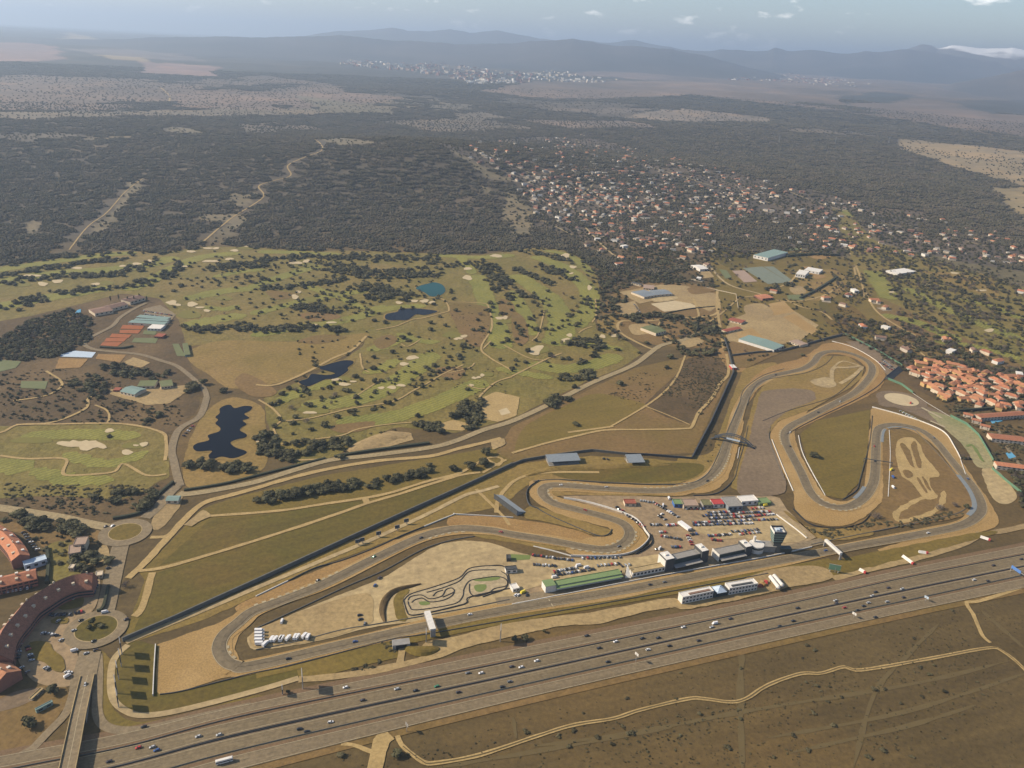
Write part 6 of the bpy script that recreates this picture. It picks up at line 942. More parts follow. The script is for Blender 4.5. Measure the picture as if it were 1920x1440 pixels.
def house(x, y, kind, wm, rm, big, rz, label, group, z=None, win=True):
    key = (kind, wm, rm, big)
    if key not in HT: w_ = (13, 16, 20)[big]; HT[key] = house_mesh(w_, (9, 10.5, 12)[big], (5.2, 6, 6.5)[big], wm, rm, kind)
    a, b = HT[key]; t = root('house', label, 'house', (x, y, float(height(x, y)) if z is None else z), rz, group); o = link('wall', a); o.parent = t; o = link('roof', b); o.parent = t
    if win:
        w_, d, h = (13, 16, 20)[big], (9, 10.5, 12)[big], (5.2, 6, 6.5)[big]
        if key+('w',) not in HT:
            m = MB()
            m.box(-.8, .8, -.06, .1, 1.2, 2.6); HT[key+('w',)] = mesh('house_window', m.v, m.f, None, ('glass',))
        for i in (-.3, .3):
            for zz in (0, 2.3): o = link('window', HT[key+('w',)]); o.parent = t; o.location = (i*w_, -d/2, zz)
    return t
nh = 0; HP = []
def place(px, py, kind, wm, rm, big, rz, extra, group, win=True, gap=17):
    global nh
    p = WT([px], [py])[0] if py < 470 else W(px, py)
    if any((p[0]-h[0])**2+(p[1]-h[1])**2 < gap**2 for h in HP) or blocked(p[0], p[1]): return
    HP.append(p); nh += 1; sz = ('small ', '', 'large ')[big]
    house(p[0], p[1], kind, wm, rm, big, rz, f"{sz}{WN[wm]} house with {RN[rm]} {extra}", group, None, win)
for i, (cx, cy) in enumerate(((690, 370), (620, 410), (860, 380), (960, 392), (1060, 380), (740, 445), (880, 475), (1080, 460), (1230, 430), (1290, 475), (1400, 440), (1570, 490), (740, 535), (900, 565), (1110, 520), (1250, 525), (1450, 540), (1680, 585), (1740, 530), (880, 622), (1080, 605), (960, 685), (1280, 620), (1400, 645), (1180, 715), (1320, 725), (1880, 640), (1540, 570), (1000, 430), (1180, 480), (1340, 560), (1180, 655), (800, 410), (680, 430), (1480, 470), (1630, 540), (760, 350), (920, 430), (1000, 340), (1130, 420), (1180, 400), (1350, 490), (1450, 400), (1500, 430), (1250, 570), (960, 620), (1020, 650), (1140, 670), (1230, 670), (1370, 700), (1440, 700), (830, 580), (780, 490), (950, 500), (1060, 540), (1600, 600), (1760, 600), (1820, 560), (1860, 600), (1700, 480), (1120, 570), (1390, 600))):
    place(1620+cx/6.4, 640+cy/6.4, ('L', 'hip', 'hip')[i % 3], ('wallyellow', 'cream', 'wallpale')[i % 3], ('terra2', 'terra2', 'terra')[i % 3], 1+(i % 2), (.2, -.9, .75, 1.9)[i % 4], 'in the dense orange roofed housing estate', 'houses of the orange roofed estate', gap=13)
er = random.Random(21); ep = L('1700,692 1735,676 1800,690 1918,712 1918,768 1850,768 1770,745')
for i in range(400):
    x, y = er.uniform(1690, 1920), er.uniform(676, 770)
    if nh < 100 and inpoly(np.array([x]), np.array([y]), ep)[0]: place(x, y, ('L', 'hip', 'hip')[i % 3], ('wallyellow', 'cream', 'wallpale')[i % 3], ('terra2', 'terra', 'terra')[i % 3], 1+(i % 2), er.uniform(0, 3.1), 'in the dense orange roofed housing estate', 'houses of the orange roofed estate', gap=15.5)
for i, (x, y) in enumerate(((1751, 680), (1782, 662), (1825, 660), (1848, 664), (1790, 685), (1870, 681), (1910, 705), (1698, 659), (1885, 710), (1548, 562), (1588, 556), (1602, 548), (1580, 574), (1638, 566), (1659, 579), (1617, 615), (1660, 617), (1650, 637), (1697, 662), (1772, 640), (1547, 466), (1582, 462), (1750, 476), (1845, 479), (1895, 487), (1915, 550), (1120, 452), (1100, 461), (1128, 471), (1165, 486), (1200, 487), (1170, 465), (1262, 444), (1295, 472), (1280, 485), (1160, 498), (1310, 525), (1325, 500), (1450, 549))):
    w_, r_ = (('white', 'terra'), ('cream', 'terra'), ('white', 'roofwhite'), ('wallpale', 'terra2'), ('wallpale', 'brownroof'))[i*7 % 5]; place(x, y, ('hip', 'L', 'gable')[i % 3] if r_ != 'roofwhite' else 'flat', w_, r_, 1+(i*3 % 2), (i*.7) % 3, 'among trees '+('east of the circuit' if x > 1500 and y > 500 else 'on the slope above the equestrian centre' if x < 1330 else 'on the eastern parkland'), 'houses outside the hillside estate')
for i in range(9): place(1814+i*5.3, 782+i*3.6, 'gable', 'wallpale', 'terra', 0, -.5, 'in the slanting terrace beside the clipped garden hedge', 'houses of the slanting terrace')
for k, (a, b, lab) in enumerate((('1840,784 1925,778 1838,776', 6, 'upper long terraced row with brownish red roof at the right edge'), ('1860,822 1925,829 1862,813', 6, 'middle long terraced row with red roof and dark gardens at the right edge'), ('1870,873 1925,880 1872,866', 6, 'lower terraced row with red roof beside the pools at the right edge'))): building('terraced_row', lab, a, b, 'wallpale', 'terra', 2, 'row house', gable=2.5)
EST = [tuple(p) for p in L('802,262 1000,256 1085,251 1270,300 1480,350 1640,386 1760,410 1920,438 1920,500 1700,484 1570,470 1440,452 1320,480 1240,470 1130,455 1060,425 1000,400 985,372 962,345 905,308 850,285')]
far_h = []; t_ = 0; hr = random.Random(3)
cl = [(hr.uniform(820, 1900), hr.uniform(258, 490)) for _ in range(400)]
def dens(x, y): return .35+.65*math.exp(-((x-1170)/270)**2-((y-345)/75)**2)-(.35 if 1340 < x < 1450 and y > 400 else 0)-(.1 if x > 1560 else 0)
while t_ < 60000 and (nh < 296 or len(far_h) < 560):
    t_ += 1; x = hr.uniform(800, 1920); y = hr.uniform(252, 500)
    if not inpoly(np.array([x]), np.array([y]), EST)[0] or hr.random() > dens(x, y)*(.7+.3*(y-240)/250): continue
    i = hr.randrange(20); w_, r_ = ((('wallpale', 'terra'),)*3+(('cream', 'terra'),)*2+(('wallpale', 'palero'),)*2+(('wallpale', 'roofgrey'),)*2+(('cream', 'roofgrey'),)*2+(('wallpale', 'terra2'),)*3+(('wallpale', 'brownroof'),)*2+(('brick', 'brownroof'),)*2+(('white', 'roofgrey'),)*2)[i]
    if nh < 296 and y > 300: place(x, y, hr.choice(('hip', 'L', 'gable')) if r_ in ('terra', 'terra2', 'brownroof') else 'flat', w_, r_, hr.choice((0, 1, 1, 2)), hr.uniform(0, 3.1), 'on the '+('lower' if y > 400 else 'middle' if y > 350 else 'upper')+' wooded estate slope', 'villas of the wooded hillside estate', win=False)
    elif len(far_h) < 560:
        p = WT([x], [y])[0]
        if not any((p[0]-h[0])**2+(p[1]-h[1])**2 < 15**2 for h in HP): HP.append(p); far_h.append((p, w_, r_, hr.uniform(0, 3.1), hr.choice((.8, 1, 1.2)), hr.random()))
m = MB()
for p in HP:
    if math.hypot(p[0], p[1]) > 1900 and hr.random() < .8:
        a = hr.uniform(0, 3.1); w_, d = hr.uniform(9, 15), hr.uniform(8, 12); ox, oy = hr.uniform(-5, 5), hr.uniform(-9, 0); V = []
        for sx, sy in ((-1, -1), (1, -1), (1, 1), (-1, 1)):
            x = p[0]+ox+math.cos(a)*sx*w_-math.sin(a)*sy*d; y = p[1]+oy+math.sin(a)*sx*w_+math.cos(a)*sy*d; V.append((x, y, float(height(x, y))+.35+.001*(len(m.f) % 90)))
        m.add(V, [(0, 1, 2, 3)])
put('paved_plots', m, 'plot')['kind'] = 'structure'
m = MB(); mats = ['white', 'cream', 'wallpale', 'brick', 'terra', 'terra2', 'brownroof', 'roofwhite', 'roofgrey', 'palero']
for p, w_, r_, a, s, q_ in far_h:
    b = MB().box(-8*s, 8*s, -5*s, 5*s, -2, 5.5*s, mats.index(w_)); k = mats.index(r_)
    if r_ in ('roofwhite', 'roofgrey', 'palero'): b.box(-8.1*s, 8.1*s, -5.1*s, 5.1*s, 5.5*s+.01, 6*s, k)
    else: b.gable(-8.6*s, 8.6*s, -5.6*s, 5.6*s, 5.5*s+.02, 8.3*s, k, 3*s)
    b.rot(a); m.add([(v[0]+p[0], v[1]+p[1], v[2]+p[2]) for v in b.v], b.f); m.m[-len(b.m):] = b.m
o = put('distant_houses', m, mats); o['kind'] = 'stuff'
# towns on the plain
m = MB(); tm = ['white', 'cream', 'brick', 'wallpale', 'tanroof', 'roofwhite']; tr = random.Random(5)
for s, n, hh, mm in (('640,108 700,110 800,118 900,128 1000,140 1000,155 960,156 880,153 780,136 640,122', 420, (9, 30), (0, 1, 2, 2, 3, 4)), ('1000,136 1040,133 1100,145 1170,150 1120,156 1010,152', 90, (8, 26), (0, 0, 1, 3)), ('1340,134 1420,132 1500,140 1590,150 1560,158 1430,152 1360,150', 230, (6, 14), (2, 4, 2, 0, 3)), ('1185,124 1240,122 1290,130 1200,132', 60, (8, 16), (0, 0, 3)), ('520,98 560,100 600,106 540,108', 30, (8, 14), (0, 5)), ('1290,128 1330,132 1310,136', 20, (8, 12), (0, 3)), ('1500,150 1640,156 1600,166 1540,162', 18, (5, 8), (0, 1)), ('870,150 960,150 970,158 880,158', 40, (10, 16), (0, 5, 5))):
    pl = L(s); xs = [p[0] for p in pl]; ys = [p[1] for p in pl]; k = 0; Q = []
    while len(Q) < n:
        x, y = tr.uniform(min(xs), max(xs)), tr.uniform(min(ys), max(ys))
        if inpoly(np.array([x]), np.array([y]), pl)[0]: Q.append((x, y))
    Pw = WT([q[0] for q in Q], [q[1] for q in Q])
    for p in Pw:
        b = MB().box(-tr.uniform(10, 45), tr.uniform(10, 45), -tr.uniform(8, 16), tr.uniform(8, 16), -15, tr.uniform(*hh), tr.choice(mm)); b.rot(tr.uniform(0, 3.1)); m.add([(v[0]+p[0], v[1]+p[1], v[2]+p[2]) for v in b.v], b.f); m.m[-len(b.m):] = b.m
o = put('far_town', m, tm); o['kind'] = 'stuff'
# club and riding buildings
for nm, lab, s, h, wl, rf, g in (('club_hall', 'topmost of three long blue green roofs above the clay courts', '255,595 312,600 258,590', 5, 'cream', 'bgreen', 0), ('club_hall', 'middle of three long blue green roofs above the clay courts', '251,600 314,603 253,597', 5, 'cream', 'bgreen', 0), ('club_hall', 'lowest of three long blue green roofs above the clay courts', '240,605 308,609 242,600', 5, 'cream', 'bgreen', 0), ('club_hall', 'white flat roof beside the clay courts', '276,616 301,617 279,608', 4.5, 'white', 'roofwhite', 0), ('court_hut', 'small hut with brick red roof right of the green courts', '289,631 304,632 291,625', 3.5, 'brick', 'rust', 0),
                              ('clubhouse', 'brown tiled clubhouse wing nearest the clay courts', '178,588 212,582 184,577', 6, 'cream', 'brownroof', 3), ('clubhouse', 'brown tiled clubhouse wing in the middle', '205,580 240,571 212,570', 6, 'cream', 'brownroof', 3), ('clubhouse', 'brown tiled clubhouse wing by the tall cypresses', '244,566 272,558 247,556', 6.5, 'cream', 'brownroof', 3), ('maintenance_shed', 'large shed with blue green pitched roof on the sandy yard', '225,734 252,740 240,722', 5, 'cream', 'bgreen', 2.5), ('maintenance_shed', 'left pale green roof behind the large shed', '257,725 290,724 265,714', 4.5, 'cream', 'courtgreen', 0), ('maintenance_shed', 'right pale green roof behind the large shed', '302,726 325,723 298,715', 4.5, 'cream', 'courtgreen', 0), ('court_hut', 'rust red hut left of the large maintenance shed', '212,732 224,732 214,727', 3, 'rust', 'rust', 0),
                              ('practice_shelter', 'long curved green shelter roof of the golf practice range', '347,666 357,665 335,645', 3.5, 'bgreen', 'courtgreen', 0), ('stable', 'left grey roofed stable at the equestrian arena', '1208,557 1232,553 1193,546', 5, 'cream', 'bluegrey', 2), ('stable', 'right grey roofed stable at the equestrian arena', '1232,553 1261,551 1225,544', 5, 'cream', 'bluegrey', 2), ('stable', 'narrow dark roofed stable behind the equestrian yard', '1184,530 1201,534 1182,527', 4.5, 'cream', 'dark', 1.5), ('stable', 'brown roofed stable behind the equestrian yard', '1206,540 1226,542 1203,533', 4.5, 'cream', 'tanroof', 1.5), ('riding_hall', 'riding hall with green roof and open sandy forecourt', '1230,625 1249,620 1206,613', 6, 'cream', 'courtgreen', 2),
                              ('sports_hall', 'large sports hall with pale green roof and white walls', '1413,478 1440,484 1444,466', 9, 'white', 'bgreen', 0), ('riding_hall', 'long hall with striped pale green roof on the tan riding ground', '1451,656 1470,648 1408,627', 6, 'white', 'bgreen', 2), ('school', 'white school block with tower like end beside the blue courts', '1492,513 1510,516 1494,505', 9, 'white', 'roofwhite', 0), ('school', 'lower white school wing behind the blue courts', '1508,506 1536,511 1511,500', 6, 'white', 'roofwhite', 0), ('clubhouse', 'white flat club building on the eastern golf parkland', '1683,514 1718,509 1680,505', 5, 'white', 'roofwhite', 0), ('pavilion', 'white domed pavilion above the sports courts', '1313,505 1328,504 1318,496', 6, 'white', 'roofwhite', 3), ('stable', 'dark red roofed stables on the tan riding ground', '1365,600 1390,606 1368,594', 4, 'cream', 'rust', 1.5), ('stable', 'rust roofed shed row left of the striped hall', '1362,622 1390,616 1360,617', 4, 'cream', 'rust', 1.5), ('hut', 'red and white hut at the perimeter wall corner', '1373,690 1382,690 1372,684', 4, 'redroof', 'white', 0), ('lodge', 'orange brick lodge beside the blue courts', '1430,560 1450,558 1430,552', 5, 'brick', 'terra', 2), ('stable', 'low sandy roofed shed on the eastern riding ground', '1480,640 1500,648 1488,634', 4, 'cream', 'tanroof', 1)):
    building(nm, lab, s, h, wl, rf, 1, nm.replace('_', ' '), gable=g, bays=4, parapet=0)
for i, (x, y) in enumerate(((223, 563), (208, 567), (240, 568), (252, 567), (276, 567), (262, 562))):
    p = W(x, y); t = root('cypress', 'slim dark cypress at the brown clubhouse', 'tree', (p[0], p[1], .1), i, 'cypresses at the brown clubhouse'); c = link('crown', CROWNP[i % 2]); c.parent = t; c.scale = (4, 4, 15); k = link('trunk', TRUNK[0]); k.parent = t; k.scale = (5, 5, 6)
# three lattice pylons far behind the estate
for x, y, lab in ((1460, 268, 'westernmost of three tall power pylons in the wood behind the estate'), (1565, 272, 'middle of three tall power pylons in the wood behind the estate'), (1666, 270, 'easternmost of three tall power pylons in the wood behind the estate')):
    p = WT([x], [y])[0]; t = root('pylon', lab, 'pylon', tuple(p)); m = MB()
    for sx in (-1, 1):
        for sy in (-1, 1): m.tube((sx*4, sy*4, 0), (sx*.6, sy*.6, 48), .5, n=4, r2=.3)
    for k in range(6): z0 = k*7.5; a = 4-3.4*z0/48; m.tube((-a, -a, z0), (a, -a, z0+7), .25, n=4); m.tube((a, a, z0), (-a, a, z0+7), .25, n=4)
    put('mast', m, 'steel', t)
    for z0 in (33, 40, 46): put('cross_arm', MB().box(-9, 9, -.3, .3, z0, z0+.6), 'steel', t)
# ------------------------------------------------------------------ vehicles
def car_parts(col, van=0):
    l, w_, h = (4.6, 1.85, 1.5) if not van else (5.9, 2.1, 2.5); bz = .85 if not van else 1.2; body = MB()
    x = l/2; y = w_/2
    body.add([(-x, -y*.94, .25), (x, -y*.9, .25), (x, y*.9, .25), (-x, y*.94, .25), (-x, -y, bz*.8), (x*.98, -y*.95, bz*.7), (x*.98, y*.95, bz*.7), (-x, y, bz*.8), (-x*.98, -y*.95, bz), (x*.5, -y*.95, bz), (x*.5, y*.95, bz), (-x*.98, y*.95, bz)], [(0, 1, 5, 4), (1, 2, 6, 5), (2, 3, 7, 6), (3, 0, 4, 7), (4, 5, 9, 8), (5, 6, 10, 9), (6, 7, 11, 10), (7, 4, 8, 11), (8, 9, 10, 11), (3, 2, 1, 0)])
    r0, r1 = ((-x*.72, x*.18) if not van else (-x*.95, x*.55)); c0, c1 = ((-x*.95, x*.48) if not van else (-x*.97, x*.75))
    cab = MB().add([(c0, -y*.9, bz+.01), (c1, -y*.9, bz+.01), (c1, y*.9, bz+.01), (c0, y*.9, bz+.01), (r0, -y*.72, h-.06), (r1, -y*.72, h-.06), (r1, y*.72, h-.06), (r0, y*.72, h-.06)], [(0, 1, 5, 4), (1, 2, 6, 5), (2, 3, 7, 6), (3, 0, 4, 7)])
    roof = MB().add([(r0, -y*.74, h-.06), (r1, -y*.74, h-.06), (r1, y*.74, h-.06), (r0, y*.74, h-.06), (r0+.1, -y*.66, h), (r1-.1, -y*.66, h), (r1-.1, y*.66, h), (r0+.1, y*.66, h)], [(0, 1, 5, 4), (1, 2, 6, 5), (2, 3, 7, 6), (3, 0, 4, 7), (4, 5, 6, 7)])
    wh = [(sx*x*.62, sy*y*.9) for sx in (-1, 1) for sy in (-1, 1)]; return body, cab, roof, wh
CARM = {}
def car_mesh(col, van):
    k = (col, van)
    if k not in CARM:
        b, c, r, wh = car_parts(col, van); one = MB(); one.add(b.v, b.f, 0); one.add(c.v, c.f, 0 if van else 1); one.add(r.v, r.f, 0)
        for x, y in wh: one.tube((x, y-.12, .33), (x, y+.12, .33), .33, 2, 8)
        wm = MB().tube((0, -.12, 0), (0, .12, 0), .33, 0, 8); P = 'car_'+col
        CARM[k] = (mesh('vehicle', one.v, one.f, one.m, (P, 'glass', 'tyre')), mesh('vehicle_body', b.v, b.f, None, (P,)), mesh('vehicle_glass', c.v, c.f, None, ('glass' if not van else P,)), mesh('vehicle_roof', r.v, r.f, None, (P,)), mesh('wheel', wm.v, wm.f, None, ('tyre',)), wh)
    return CARM[k]
ORD = ['first', 'second', 'third', 'fourth', 'fifth', 'sixth', 'seventh', 'eighth', 'ninth', 'tenth', 'eleventh', 'twelfth', 'thirteenth', 'fourteenth', 'fifteenth', 'sixteenth', 'seventeenth', 'eighteenth', 'nineteenth', 'twentieth', 'twenty-first', 'twenty-second', 'twenty-third', 'twenty-fourth']
def car(px, py, ang, col, label, group, z=.95, van=0, full=False, name=None, p=None, s=1.0):
    one, b, c, r, wm, wh = car_mesh(col, van); p = W(px, py) if p is None else p; nm = name or ('van' if van else 'car')
    if not full:
        o = link(nm, one); o.location = (p[0], p[1], z); o.rotation_euler[2] = ang; o.scale = (s, s, s); return tag(o, label, nm.replace('_', ' '), group)
    t = root(nm, label, nm.replace('_', ' '), (p[0], p[1], z), ang, group); t.scale = (s, s, s)
    for n_, me in (('body', b), ('window', c), ('roof', r)): o = link(n_, me); o.parent = t
    for x, y in wh: o = link('wheel', wm); o.parent = t; o.location = (x, y, .33)
    return t
def hdir(px, py):
    q = W(px, py); i = int(np.argmin(np.hypot(EL[3][:, 0]-q[0], EL[3][:, 1]-q[1]))); i = min(max(i, 1), len(EL[3])-2); d = EL[3][i+1]-EL[3][i-1]; return math.atan2(d[1], d[0])
HW = {'the upper carriageway of the motorway': ('260,1404,red 286,1403,silver 294,1409,blue 372,1383,silver 411,1380,silver 205,1430,dark 680,1315,dark 744,1294,silver 779,1297,black 819,1289,green 877,1264,grey 902,1264,white 959,1252,dark 977,1253,white 1006,1241,white 1123,1217,black 1154,1205,white 1204,1199,black 1234,1198,black 1281,1178,white 1340,1171,white:v 1334,1178,silver 1369,1162,dark 1495,1142,black 1566,1128,silver 1568,1133,dark 1641,1112,black 1635,1119,silver 1665,1104,dark 1691,1106,silver 1862,1062,dark 1914,1050,dark'),
      'the lower carriageway of the motorway': '562,1369,black 576,1374,black 620,1356,white 956,1280,grey 942,1290,black 860,1300,dark 1140,1243,black 1215,1220,white 1255,1213,black 1310,1203,dark 1462,1176,black 1487,1166,black 1583,1141,red 1608,1146,black 1619,1138,black 1628,1132,silver 1663,1130,silver 1694,1122,dark 1826,1089,white 1852,1091,dark', 'the upper service road': '270,1365,black 648,1291,white 1100,1194,black', 'the lower service road': '1641,1159,black'}
def listcars(d, grp, ang=None, z=.95, full=True):
    for plc, s in d.items():
        rows = [a.split(',') for a in s.split()]; cnt = {}; tot = {}
        for r in rows: tot[r[2]] = tot.get(r[2], 0)+1
        for r in sorted(rows, key=lambda r: float(r[0])):
            c = r[2]; v = c.endswith(':v'); c0 = c[:-2] if v else c; cnt[c] = cnt.get(c, 0)+1; nm = 'van' if v else 'car'; cn = {'dark': 'dark maroon', 'green': 'dark green'}.get(c0, c0)
            lab = f"{cn} {nm} on {plc}" if tot[c] == 1 else f"{ORD[cnt[c]-1]} from left of the {cn} {nm}s on {plc}"
            x, y = float(r[0]), float(r[1]); a = hdir(x, y) if ang is None else ang(x, y)
            car(x, y, a+(math.pi if 'upper' in plc else 0), c0, lab, grp.format(plc), z, int(v), full, s=1.03)
listcars(HW, 'cars on {}')
def tdir(x, y):
    q = W(x, y); i = int(np.argmin(np.hypot(TRS[:, 0]-q[0], TRS[:, 1]-q[1]))); d = TRS[(i+1) % NT]-TRS[i-1]; return math.atan2(d[1], d[0])
listcars({'the main straight of the race track': '541,1237,black 666,1205,blue 881,1154,white 1219,1098,black 1246,1093,grey 1548,1034,blue 1740,1001,white', 'the western bends of the race track': '596,1090,black 701,1046,green 789,1010,dark 939,999,red 1052,911,white 1137,915,silver 1097,958,red 1160,1026,grey 1326,903,black', 'the eastern loops of the race track': '1639,838,red 1640,866,black 1481,812,white 1481,838,black 1454,704,dark 1575,754,white 1534,774,black 1750,822,grey 1814,899,blue'}, 'race cars on {}', tdir)
A0 = 0.3
listcars({'the lower roundabout': '139,1184,silver 152,1165,black 176,1204,black 237,1163,dark 180,1221,dark 162,1227,silver', 'the car park beside the crescent block': '127,1270,white:v 140,1222,white:v 115,1202,silver 110,1166,silver 82,1189,white 88,1190,dark 94,1190,silver 100,1192,white 106,1193,black 52,1215,dark 54,1220,red 57,1230,white 59,1234,black 60,1240,silver 86,1254,silver 90,1256,grey 126,1262,silver 131,1263,white 41,1254,silver 52,1262,grey', 'the street above the lower roundabout': '197,1150,white:v 203,1067,black', 'the upper roundabout': '211,988,white 198,989,dark'}, 'cars on {}', lambda x, y: A0+(x*.37+y*.11) % 1.2)
p = (A[2]+B[2])/2; car(0, 0, math.atan2(*(A[6]-A[2])[[1, 0]]), 'silver', 'silver car driving onto the overpass', None, p[2]+.05, 0, True, p=p)
p = W(421, 1431); t = root('coach', 'white coach on the motorway at the bottom edge', 'coach', (p[0], p[1], .95), hdir(421, 1431)); put('body', MB().box(-6.2, 6.2, -1.3, 1.3, .5, 3.4), 'car_white', t); put('window', MB().box(-6, 6.22, -1.33, 1.33, 1.6, 2.6), 'glass', t); put('roof', MB().box(-5.8, 5.8, -1.1, 1.1, 3.41, 3.7), 'roofwhite', t)
for sx in (-4, 3.8):
    for sy in (-1.2, 1.2): put('wheel', MB().tube((sx, sy-.15, .5), (sx, sy+.15, .5), .5, 0, 10), 'tyre', t)
cc = random.Random(11); PAL = ['white']*4+['silver']*4+['black']*5+['grey']*3+['red']*4+['blue']*2+['dark']*2
PARK = MB(); PM = ['car_'+k for k in ('white', 'silver', 'black', 'grey', 'red', 'blue', 'dark')]+['glass', 'tyre']
MASS = ('club car', 'equestrian', 'service yard', 'crowded', 'dense dark', 'rank east', 'rank south', 'lower paddock row', 'western half', 'paddock rail')
def car_row(x0, y0, x1, y1, n, plc, pal=PAL, turn=1.57, van=0, z=.66, jit=.6, s=1.1):
    used_ = {}; a, b = W(x0, y0), W(x1, y1); d = b-a; base = math.atan2(d[1], d[0])+turn
    for i in range(n):
        p = a+(b-a)*(i/max(1, n-1)); p = p+np.array([cc.uniform(-jit, jit), cc.uniform(-jit, jit), 0]); c = cc.choice(pal); nm = 'van' if van else 'car'
        if any(k in plc for k in MASS):
            bd, cb, rf, wh = car_parts(c, 0); m = MB(); ci = PM.index('car_'+c); m.add(bd.v, bd.f, ci); m.add(cb.v, cb.f, 7); m.add(rf.v, rf.f, ci)
            for x, y in wh: m.tube((x, y-.12, .33), (x, y+.12, .33), .33, 8, 6)
            m.v = [(vx*s, vy*s, vz*s+z) for vx, vy, vz in m.v]; m.rot(base+cc.uniform(-.12, .12), (p[0], p[1])); PARK.add(m.v, m.f); PARK.m[-len(m.m):] = m.m; continue
        car(0, 0, base+cc.uniform(-.12, .12), c, f"{'dark maroon' if c == 'dark' else c} {nm}, {ORD[i]} from left in {plc}", nm+'s in '+plc, z, van, False, p=p, s=s)
R_ = 'red'
for a in ((1299, 981, 1346, 979, 12, 'the dense dark paddock row west of the long row'), (1329, 973, 1390, 970, 14, 'the western half of the long upper paddock row'), (1394, 970, 1450, 965, 14, 'the long upper paddock row'), (1338, 979, 1395, 977, 10, 'the western half of the long lower paddock row'), (1400, 976, 1456, 975, 11, 'the eastern half of the long lower paddock row'), (1220, 985, 1238, 985, 5, 'the short paddock row by the hairpin wall'), (1249, 986, 1267, 985, 6, 'the short paddock row west of the white trucks'), (1328, 1006, 1368, 1003, 10, 'the paddock row above the red group', ), (1334, 1013, 1351, 1014, 4, 'the small red group before the pit buildings', ['red', 'red', 'black']), (1236, 999, 1246, 999, 3, 'the trio in the middle of the paddock'), (1259, 1027, 1275, 1027, 5, 'the small row behind the dark pit building'),
          (1289, 1006, 1298, 1022, 5, 'the slanting line below the white trucks'), (1156, 952, 1206, 988, 11, 'the slanting line behind the white hairpin wall'), (1201, 940, 1225, 943, 6, 'the row beside the small brick red hut'), (1286, 955, 1318, 955, 7, 'the row before the tan paddock shed'), (1328, 962, 1380, 960, 12, 'the row before the red and grey sheds'), (1386, 1003, 1424, 999, 7, 'the loose row behind the grey pit building'), (1410, 954, 1430, 953, 4, 'the red group before the green shelter', ['red', 'red', 'white']), (1398, 946, 1420, 945, 4, 'the group before the white hall'), (1296, 1003, 1305, 1002, 3, 'the trio right of the white trucks'), (1235, 968, 1246, 975, 3, 'the loose trio south of the tan shed'), (1255, 960, 1270, 970, 4, 'the loose group between the sheds and trucks'),
          (1037, 1080, 1082, 1073, 10, 'the crowded lower rank behind the green pit roof'), (1040, 1073, 1080, 1066, 10, 'the crowded upper rank behind the green pit roof'), (1085, 1073, 1112, 1068, 6, 'the loose rank behind the green pit roof'), (998, 1042, 1074, 1052, 15, 'the row along the lower paddock rail'), (1093, 1048, 1162, 1046, 10, 'the row below the hairpin wall'), (1318, 968, 1380, 965, 13, 'the crowded third rank'), (1385, 963, 1442, 960, 13, 'the crowded fourth rank'), (1300, 986, 1350, 984, 11, 'the crowded fifth rank'), (1355, 984, 1410, 982, 12, 'the crowded sixth rank'), (1230, 946, 1258, 962, 7, 'the crowded slanting rank'), (1372, 998, 1420, 994, 9, 'the crowded seventh rank'), (1240, 1006, 1275, 1012, 7, 'the crowded eighth rank'), (1000, 1060, 1040, 1062, 8, 'the crowded ninth rank'), (1120, 1062, 1160, 1058, 7, 'the crowded tenth rank'), (1165, 1062, 1180, 1060, 3, 'the trio beside the fan canopy'), (1655, 676, 1684, 697, 9, 'the service yard below the upper windbreak'), (1650, 680, 1672, 694, 7, 'the second service yard row'), (270, 584, 322, 592, 13, 'the upper club car park row'), (272, 590, 318, 597, 11, 'the lower club car park row'), (1190, 572, 1200, 586, 6, 'the equestrian yard row'), (1689, 772, 1716, 786, 6, 'the line below the helipad', ['white', 'white', 'silver']), (362, 800, 345, 818, 5, 'the line along the club road')):
    car_row(*a[:5], a[5], *(a[6:] if len(a) > 6 else ()))
for a in ((95, 1154, 130, 1154, 7, 'the dark rank below the small planted island', ['black', 'grey', 'black', 'dark']), (120, 1130, 146, 1119, 6, 'the white rank above the small planted island', ['white', 'silver', 'white', 'red']), (172, 1118, 180, 1100, 6, 'the rank beside the street hedge', ['red', 'black', 'dark']), (104, 1122, 152, 1107, 7, 'the shaded rank below the crescent roof', ['silver', 'white', 'black', 'blue']), (38, 1190, 33, 1235, 10, 'the shaded rank at the foot of the crescent', ['silver', 'grey', 'white', 'black']), (143, 1150, 153, 1148, 3, 'the rank by the red car near the lower roundabout', ['red', 'red', 'black']), (45, 1000, 70, 1032, 8, 'the shaded rank east of the curved block', ['silver', 'black', 'grey', 'white']), (10, 1112, 60, 1102, 8, 'the shaded rank south of the straight block', ['silver', 'black', 'white'])):
    car_row(*a[:5], a[5], a[6], z=.8, s=1.1)
for i, (x, y) in enumerate(L('502,1206 509,1205 515,1204 524,1202 530,1201 541,1199 553,1196 561,1195 573,1192 579,1193')):
    p = W(x, y); t = root('truck', ORD[i]+' from the left of the white trucks in the yard by the straight', 'truck', (p[0]+(i*37 % 7-3)*.3, p[1]+(i*53 % 9-4)*.7, .7), 1.2+(i*29 % 11)*.035, 'white trucks in the yard by the straight'); put('box_body', MB().box(-4.2, 1.4, -1.25, 1.25, .8, 3.6), 'car_white', t); put('cab', MB().box(1.5, 3.3, -1.15, 1.15, .6, 2.7), 'car_white', t); put('windscreen', MB().box(3.31, 3.36, -1, 1, 1.6, 2.5), 'glass', t)
    for sx in (-3, -1.8, 2.3): put('wheel', MB().tube((sx, -1.2, .5), (sx, 1.2, .5), .5, 0, 8), 'tyre', t)
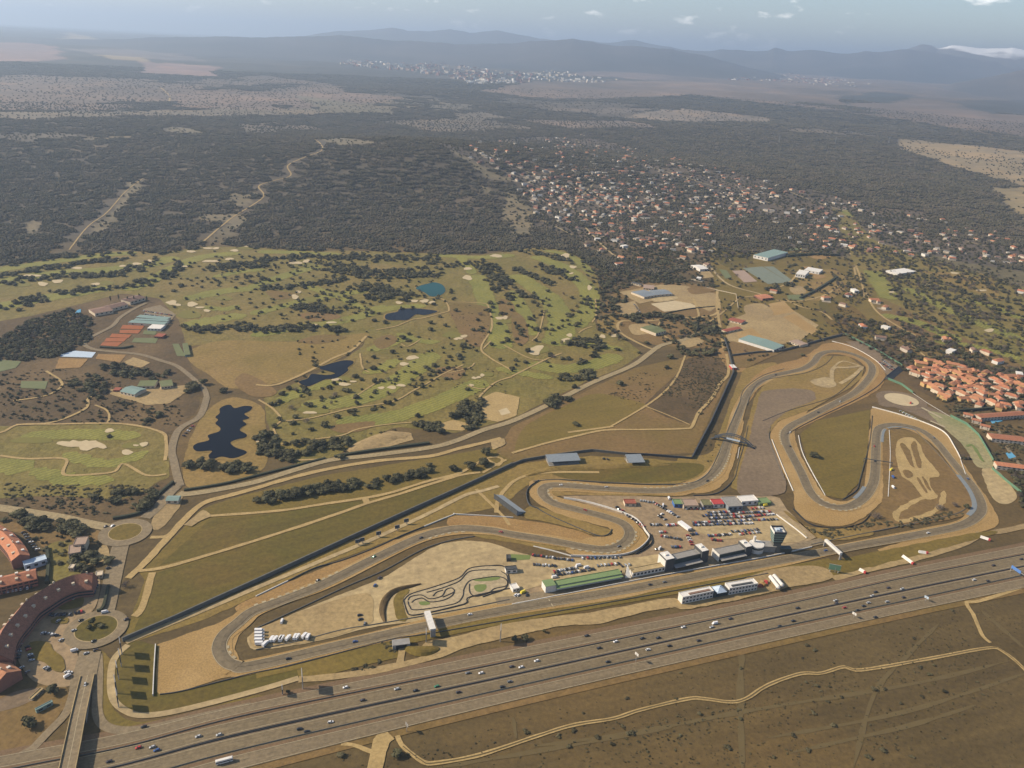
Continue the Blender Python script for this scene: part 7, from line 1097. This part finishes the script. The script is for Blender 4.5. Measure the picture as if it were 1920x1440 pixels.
for i, (x, y) in enumerate(L('487,1186 487,1192 487,1198 487,1204 488,1210')):
    p = W(x, y); t = root('truck', ORD[i]+' from the top of the white trucks stacked at the yard corner', 'truck', (p[0], p[1], .7), .1, 'white trucks at the yard corner'); put('box_body', MB().box(-4.5, 2.4, -1.25, 1.25, .8, 3.7), 'car_white', t); put('cab', MB().box(2.5, 4.3, -1.15, 1.15, .6, 2.8), 'car_silver', t)
    for sx in (-3, 3.3): put('wheel', MB().tube((sx, -1.2, .5), (sx, 1.2, .5), .5, 0, 8), 'tyre', t)
for i, (x, y) in enumerate(((1281, 990), (1285, 989))):
    p = W(x, y); t = root('trailer', ('left' if i == 0 else 'right')+'-hand of two long pale trailers in the paddock centre', 'trailer', (p[0], p[1], .66), -1.02, 'pale trailers in the paddock centre'); put('box_body', MB().box(-9, 9, -1.3, 1.3, 1, 3.8), 'car_white', t); put('wheels', MB().tube((-6, -1.2, .5), (-6, 1.2, .5), .5, 0, 8).tube((-4.6, -1.2, .5), (-4.6, 1.2, .5), .5, 0, 8), 'tyre', t)
for x, y, c, v, lab in ((529, 1167, 'white', 1, 'lone white van on the pale yard by the long left bend'), (703, 1099, 'blue', 0, 'lone dark blue car on the pale yard'), (712, 1085, 'dark', 0, 'dark maroon car near the rail of the pale yard'), (675, 1155, 'black', 0, 'upper of the black cars beside the curved earth bank'), (676, 1163, 'black', 0, 'lower of the black cars beside the curved earth bank'), (684, 1171, 'grey', 0, 'grey car beside the curved earth bank'), (981, 1112, 'yellow', 1, 'yellow van at the pit lane exit'), (967, 1117, 'white', 0, 'left white car at the pit lane exit'), (972, 1117, 'white', 0, 'right white car beside the yellow van'), (988, 1117, 'black', 0, 'black car right of the yellow van'), (1254, 936, 'white', 1, 'white van west of the green roofed paddock shed'), (1243, 949, 'white', 1, 'white van parked below the paddock sheds, left'), (1241, 965, 'white', 0, 'white car alone between sheds and hairpin wall'), (1237, 1030, 'white', 1, 'white van behind the first pit building'), (1231, 1031, 'black', 0, 'black car beside the white van behind the pits'), (1671, 882, 'yellow', 1, 'yellow van beside the eastern white rail'), (1674, 896, 'blue', 1, 'blue van beside the eastern white rail'), (1674, 915, 'white', 1, 'white van beside the eastern white rail'), (1435, 949, 'yellow', 1, 'yellow van before the green shelter'), (1085, 1062, 'white', 1, 'white van in the middle of the lower paddock'), (1100, 1066, 'white', 1, 'tall white van at the end of the crowded ranks'), (1040, 1084, 'white', 1, 'white van nearest the green pit roof'), (1707, 757, 'red', 1, 'red van below the helipad'), (1132, 861, 'black', 0, 'left black car between the grandstands'), (1139, 862, 'dark', 0, 'right dark maroon car between the grandstands')):
    car(x, y, .4+(x % 5)*.3, c, lab, None, .66, v, False, s=1.15)

o = put('parked_cars', PARK, PM); o['kind'] = 'stuff'
